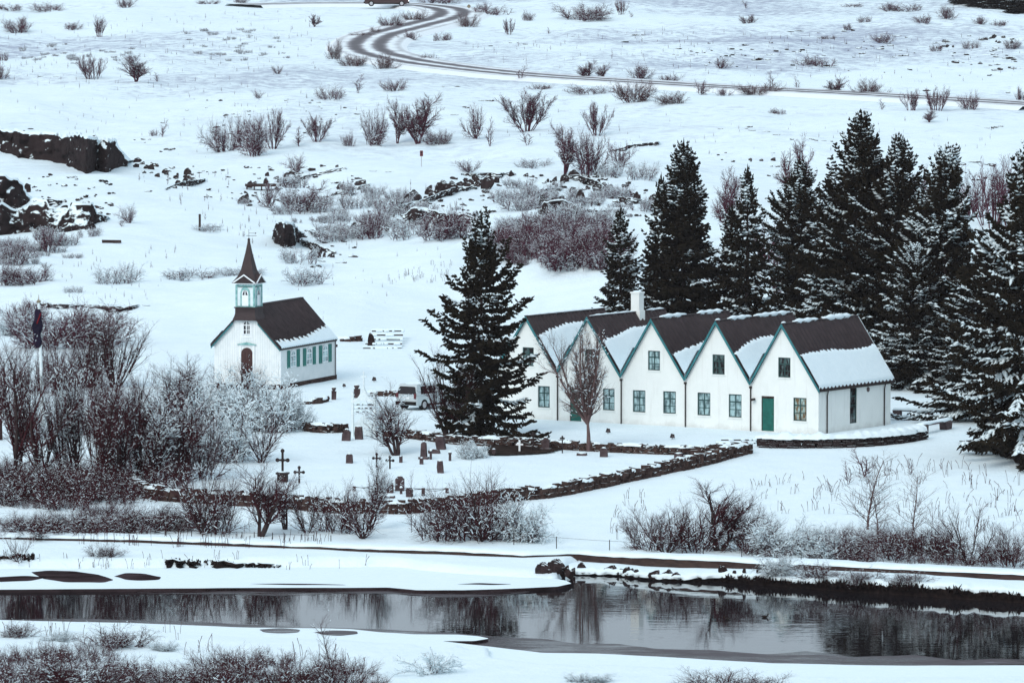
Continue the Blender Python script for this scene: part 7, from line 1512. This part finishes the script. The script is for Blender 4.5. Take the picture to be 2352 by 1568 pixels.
# ------------------------------------------------------------------ a duck with its wake on the river
def duck(u, v, rz, label, s=1.):
    p = zplane(u, v, WZ); t = thing('duck', label, 'duck', (p[0], p[1], WZ), rz, 'ducks on the river', s); mb = MB()
    prof = [(-.30, .10, .01), (-.24, .10, .05), (-.12, .08, .10), (.02, .07, .12), (.12, .075, .10), (.18, .11, .065), (.20, .18, .05), (.22, .24, .052), (.27, .27, .05), (.31, .26, .03)]
    mb.tube([(x, 0, z) for x, z, r in prof], [r for x, z, r in prof], 12); part('body', mb, 'duck', t, True)
    mb = MB(); mb.tube([(.30, 0, .255), (.38, 0, .24)], [.022, .014], 6); part('bill', mb, 'duckbill', t)
duck(1757, 1417, .1, 'dark duck swimming right at the head of a long wake', .55); duck(1671, 1422, 2.9, 'second tiny duck on the water left of the leading one', .45)
HAZE = 0.000025; EXPO = -0.04
# ------------------------------------------------------------------ camera, sky, sun, air
cam = bpy.data.cameras.new('camera'); co = bpy.data.objects.new('camera', cam); COL.objects.link(co)
co.location = (0, 0, CH); co.rotation_euler = (math.pi / 2 - PIT, 0, 0)
cam.sensor_width = 36; cam.lens = 36 * F / 2352; cam.clip_start = 1; cam.clip_end = 20000
SC.camera = co
EL, AZ = R(36), R(-150)          # sun azimuth measured from +Y clockwise: behind and left of the camera
W_ = bpy.data.worlds.new("World"); SC.world = W_; W_.use_nodes = True
nt = W_.node_tree; bg = nt.nodes['Background']; sky = nt.nodes.new('ShaderNodeTexSky'); sky.sky_type = 'NISHITA'; sky.sun_disc = False
sky.sun_elevation = EL; sky.sun_rotation = AZ; sky.air_density = 1.0; sky.dust_density = 4.0; sky.ozone_density = 1.0
hs = nt.nodes.new('ShaderNodeHueSaturation'); hs.inputs['Saturation'].default_value = .62
nt.links.new(sky.outputs[0], hs.inputs['Color']); veil = nt.nodes.new('ShaderNodeMix'); veil.data_type = 'RGBA'; veil.inputs[0].default_value = .8; veil.inputs[7].default_value = (4.95, 6.05, 7.0, 1)   # even cloud cover over the clear sky
nt.links.new(hs.outputs[0], veil.inputs[6]); nt.links.new(veil.outputs[2], bg.inputs['Color']); bg.inputs['Strength'].default_value = .15
sl = bpy.data.lights.new('sun', 'SUN'); so = bpy.data.objects.new('sun', sl); COL.objects.link(so)
sl.energy = 1.4; sl.angle = R(30); sl.color = (1, .97, .93)
dv = Vector((math.sin(AZ) * math.cos(EL), math.cos(AZ) * math.cos(EL), math.sin(EL)))
so.rotation_euler = dv.to_track_quat('Z', 'Y').to_euler()
hz = MB(); hz.b2((-2700, -300, -6.), (2700, 4300, 170.))
hm = bpy.data.materials.new('haze_air'); hm.use_nodes = True; nt = hm.node_tree; nt.nodes.clear()
vo = nt.nodes.new('ShaderNodeVolumePrincipled'); vo.inputs['Color'].default_value = (1., .90, .93, 1); vo.inputs['Density'].default_value = HAZE; vo.inputs['Anisotropy'].default_value = .2
ou = nt.nodes.new('ShaderNodeOutputMaterial'); nt.links.new(vo.outputs[0], ou.inputs['Volume'])
hme = hz.mesh('haze', [hm])
if HAZE > 0: kind(link('haze', hme), 'stuff')
vs = SC.view_settings; vs.view_transform = 'Standard'; vs.look = 'None'; vs.exposure = EXPO; vs.gamma = 1.0
SC.cycles.max_bounces = 6; SC.cycles.diffuse_bounces = 3; SC.cycles.glossy_bounces = 3; SC.cycles.volume_bounces = 1; SC.cycles.transparent_max_bounces = 8
SC.cycles.use_denoising = True
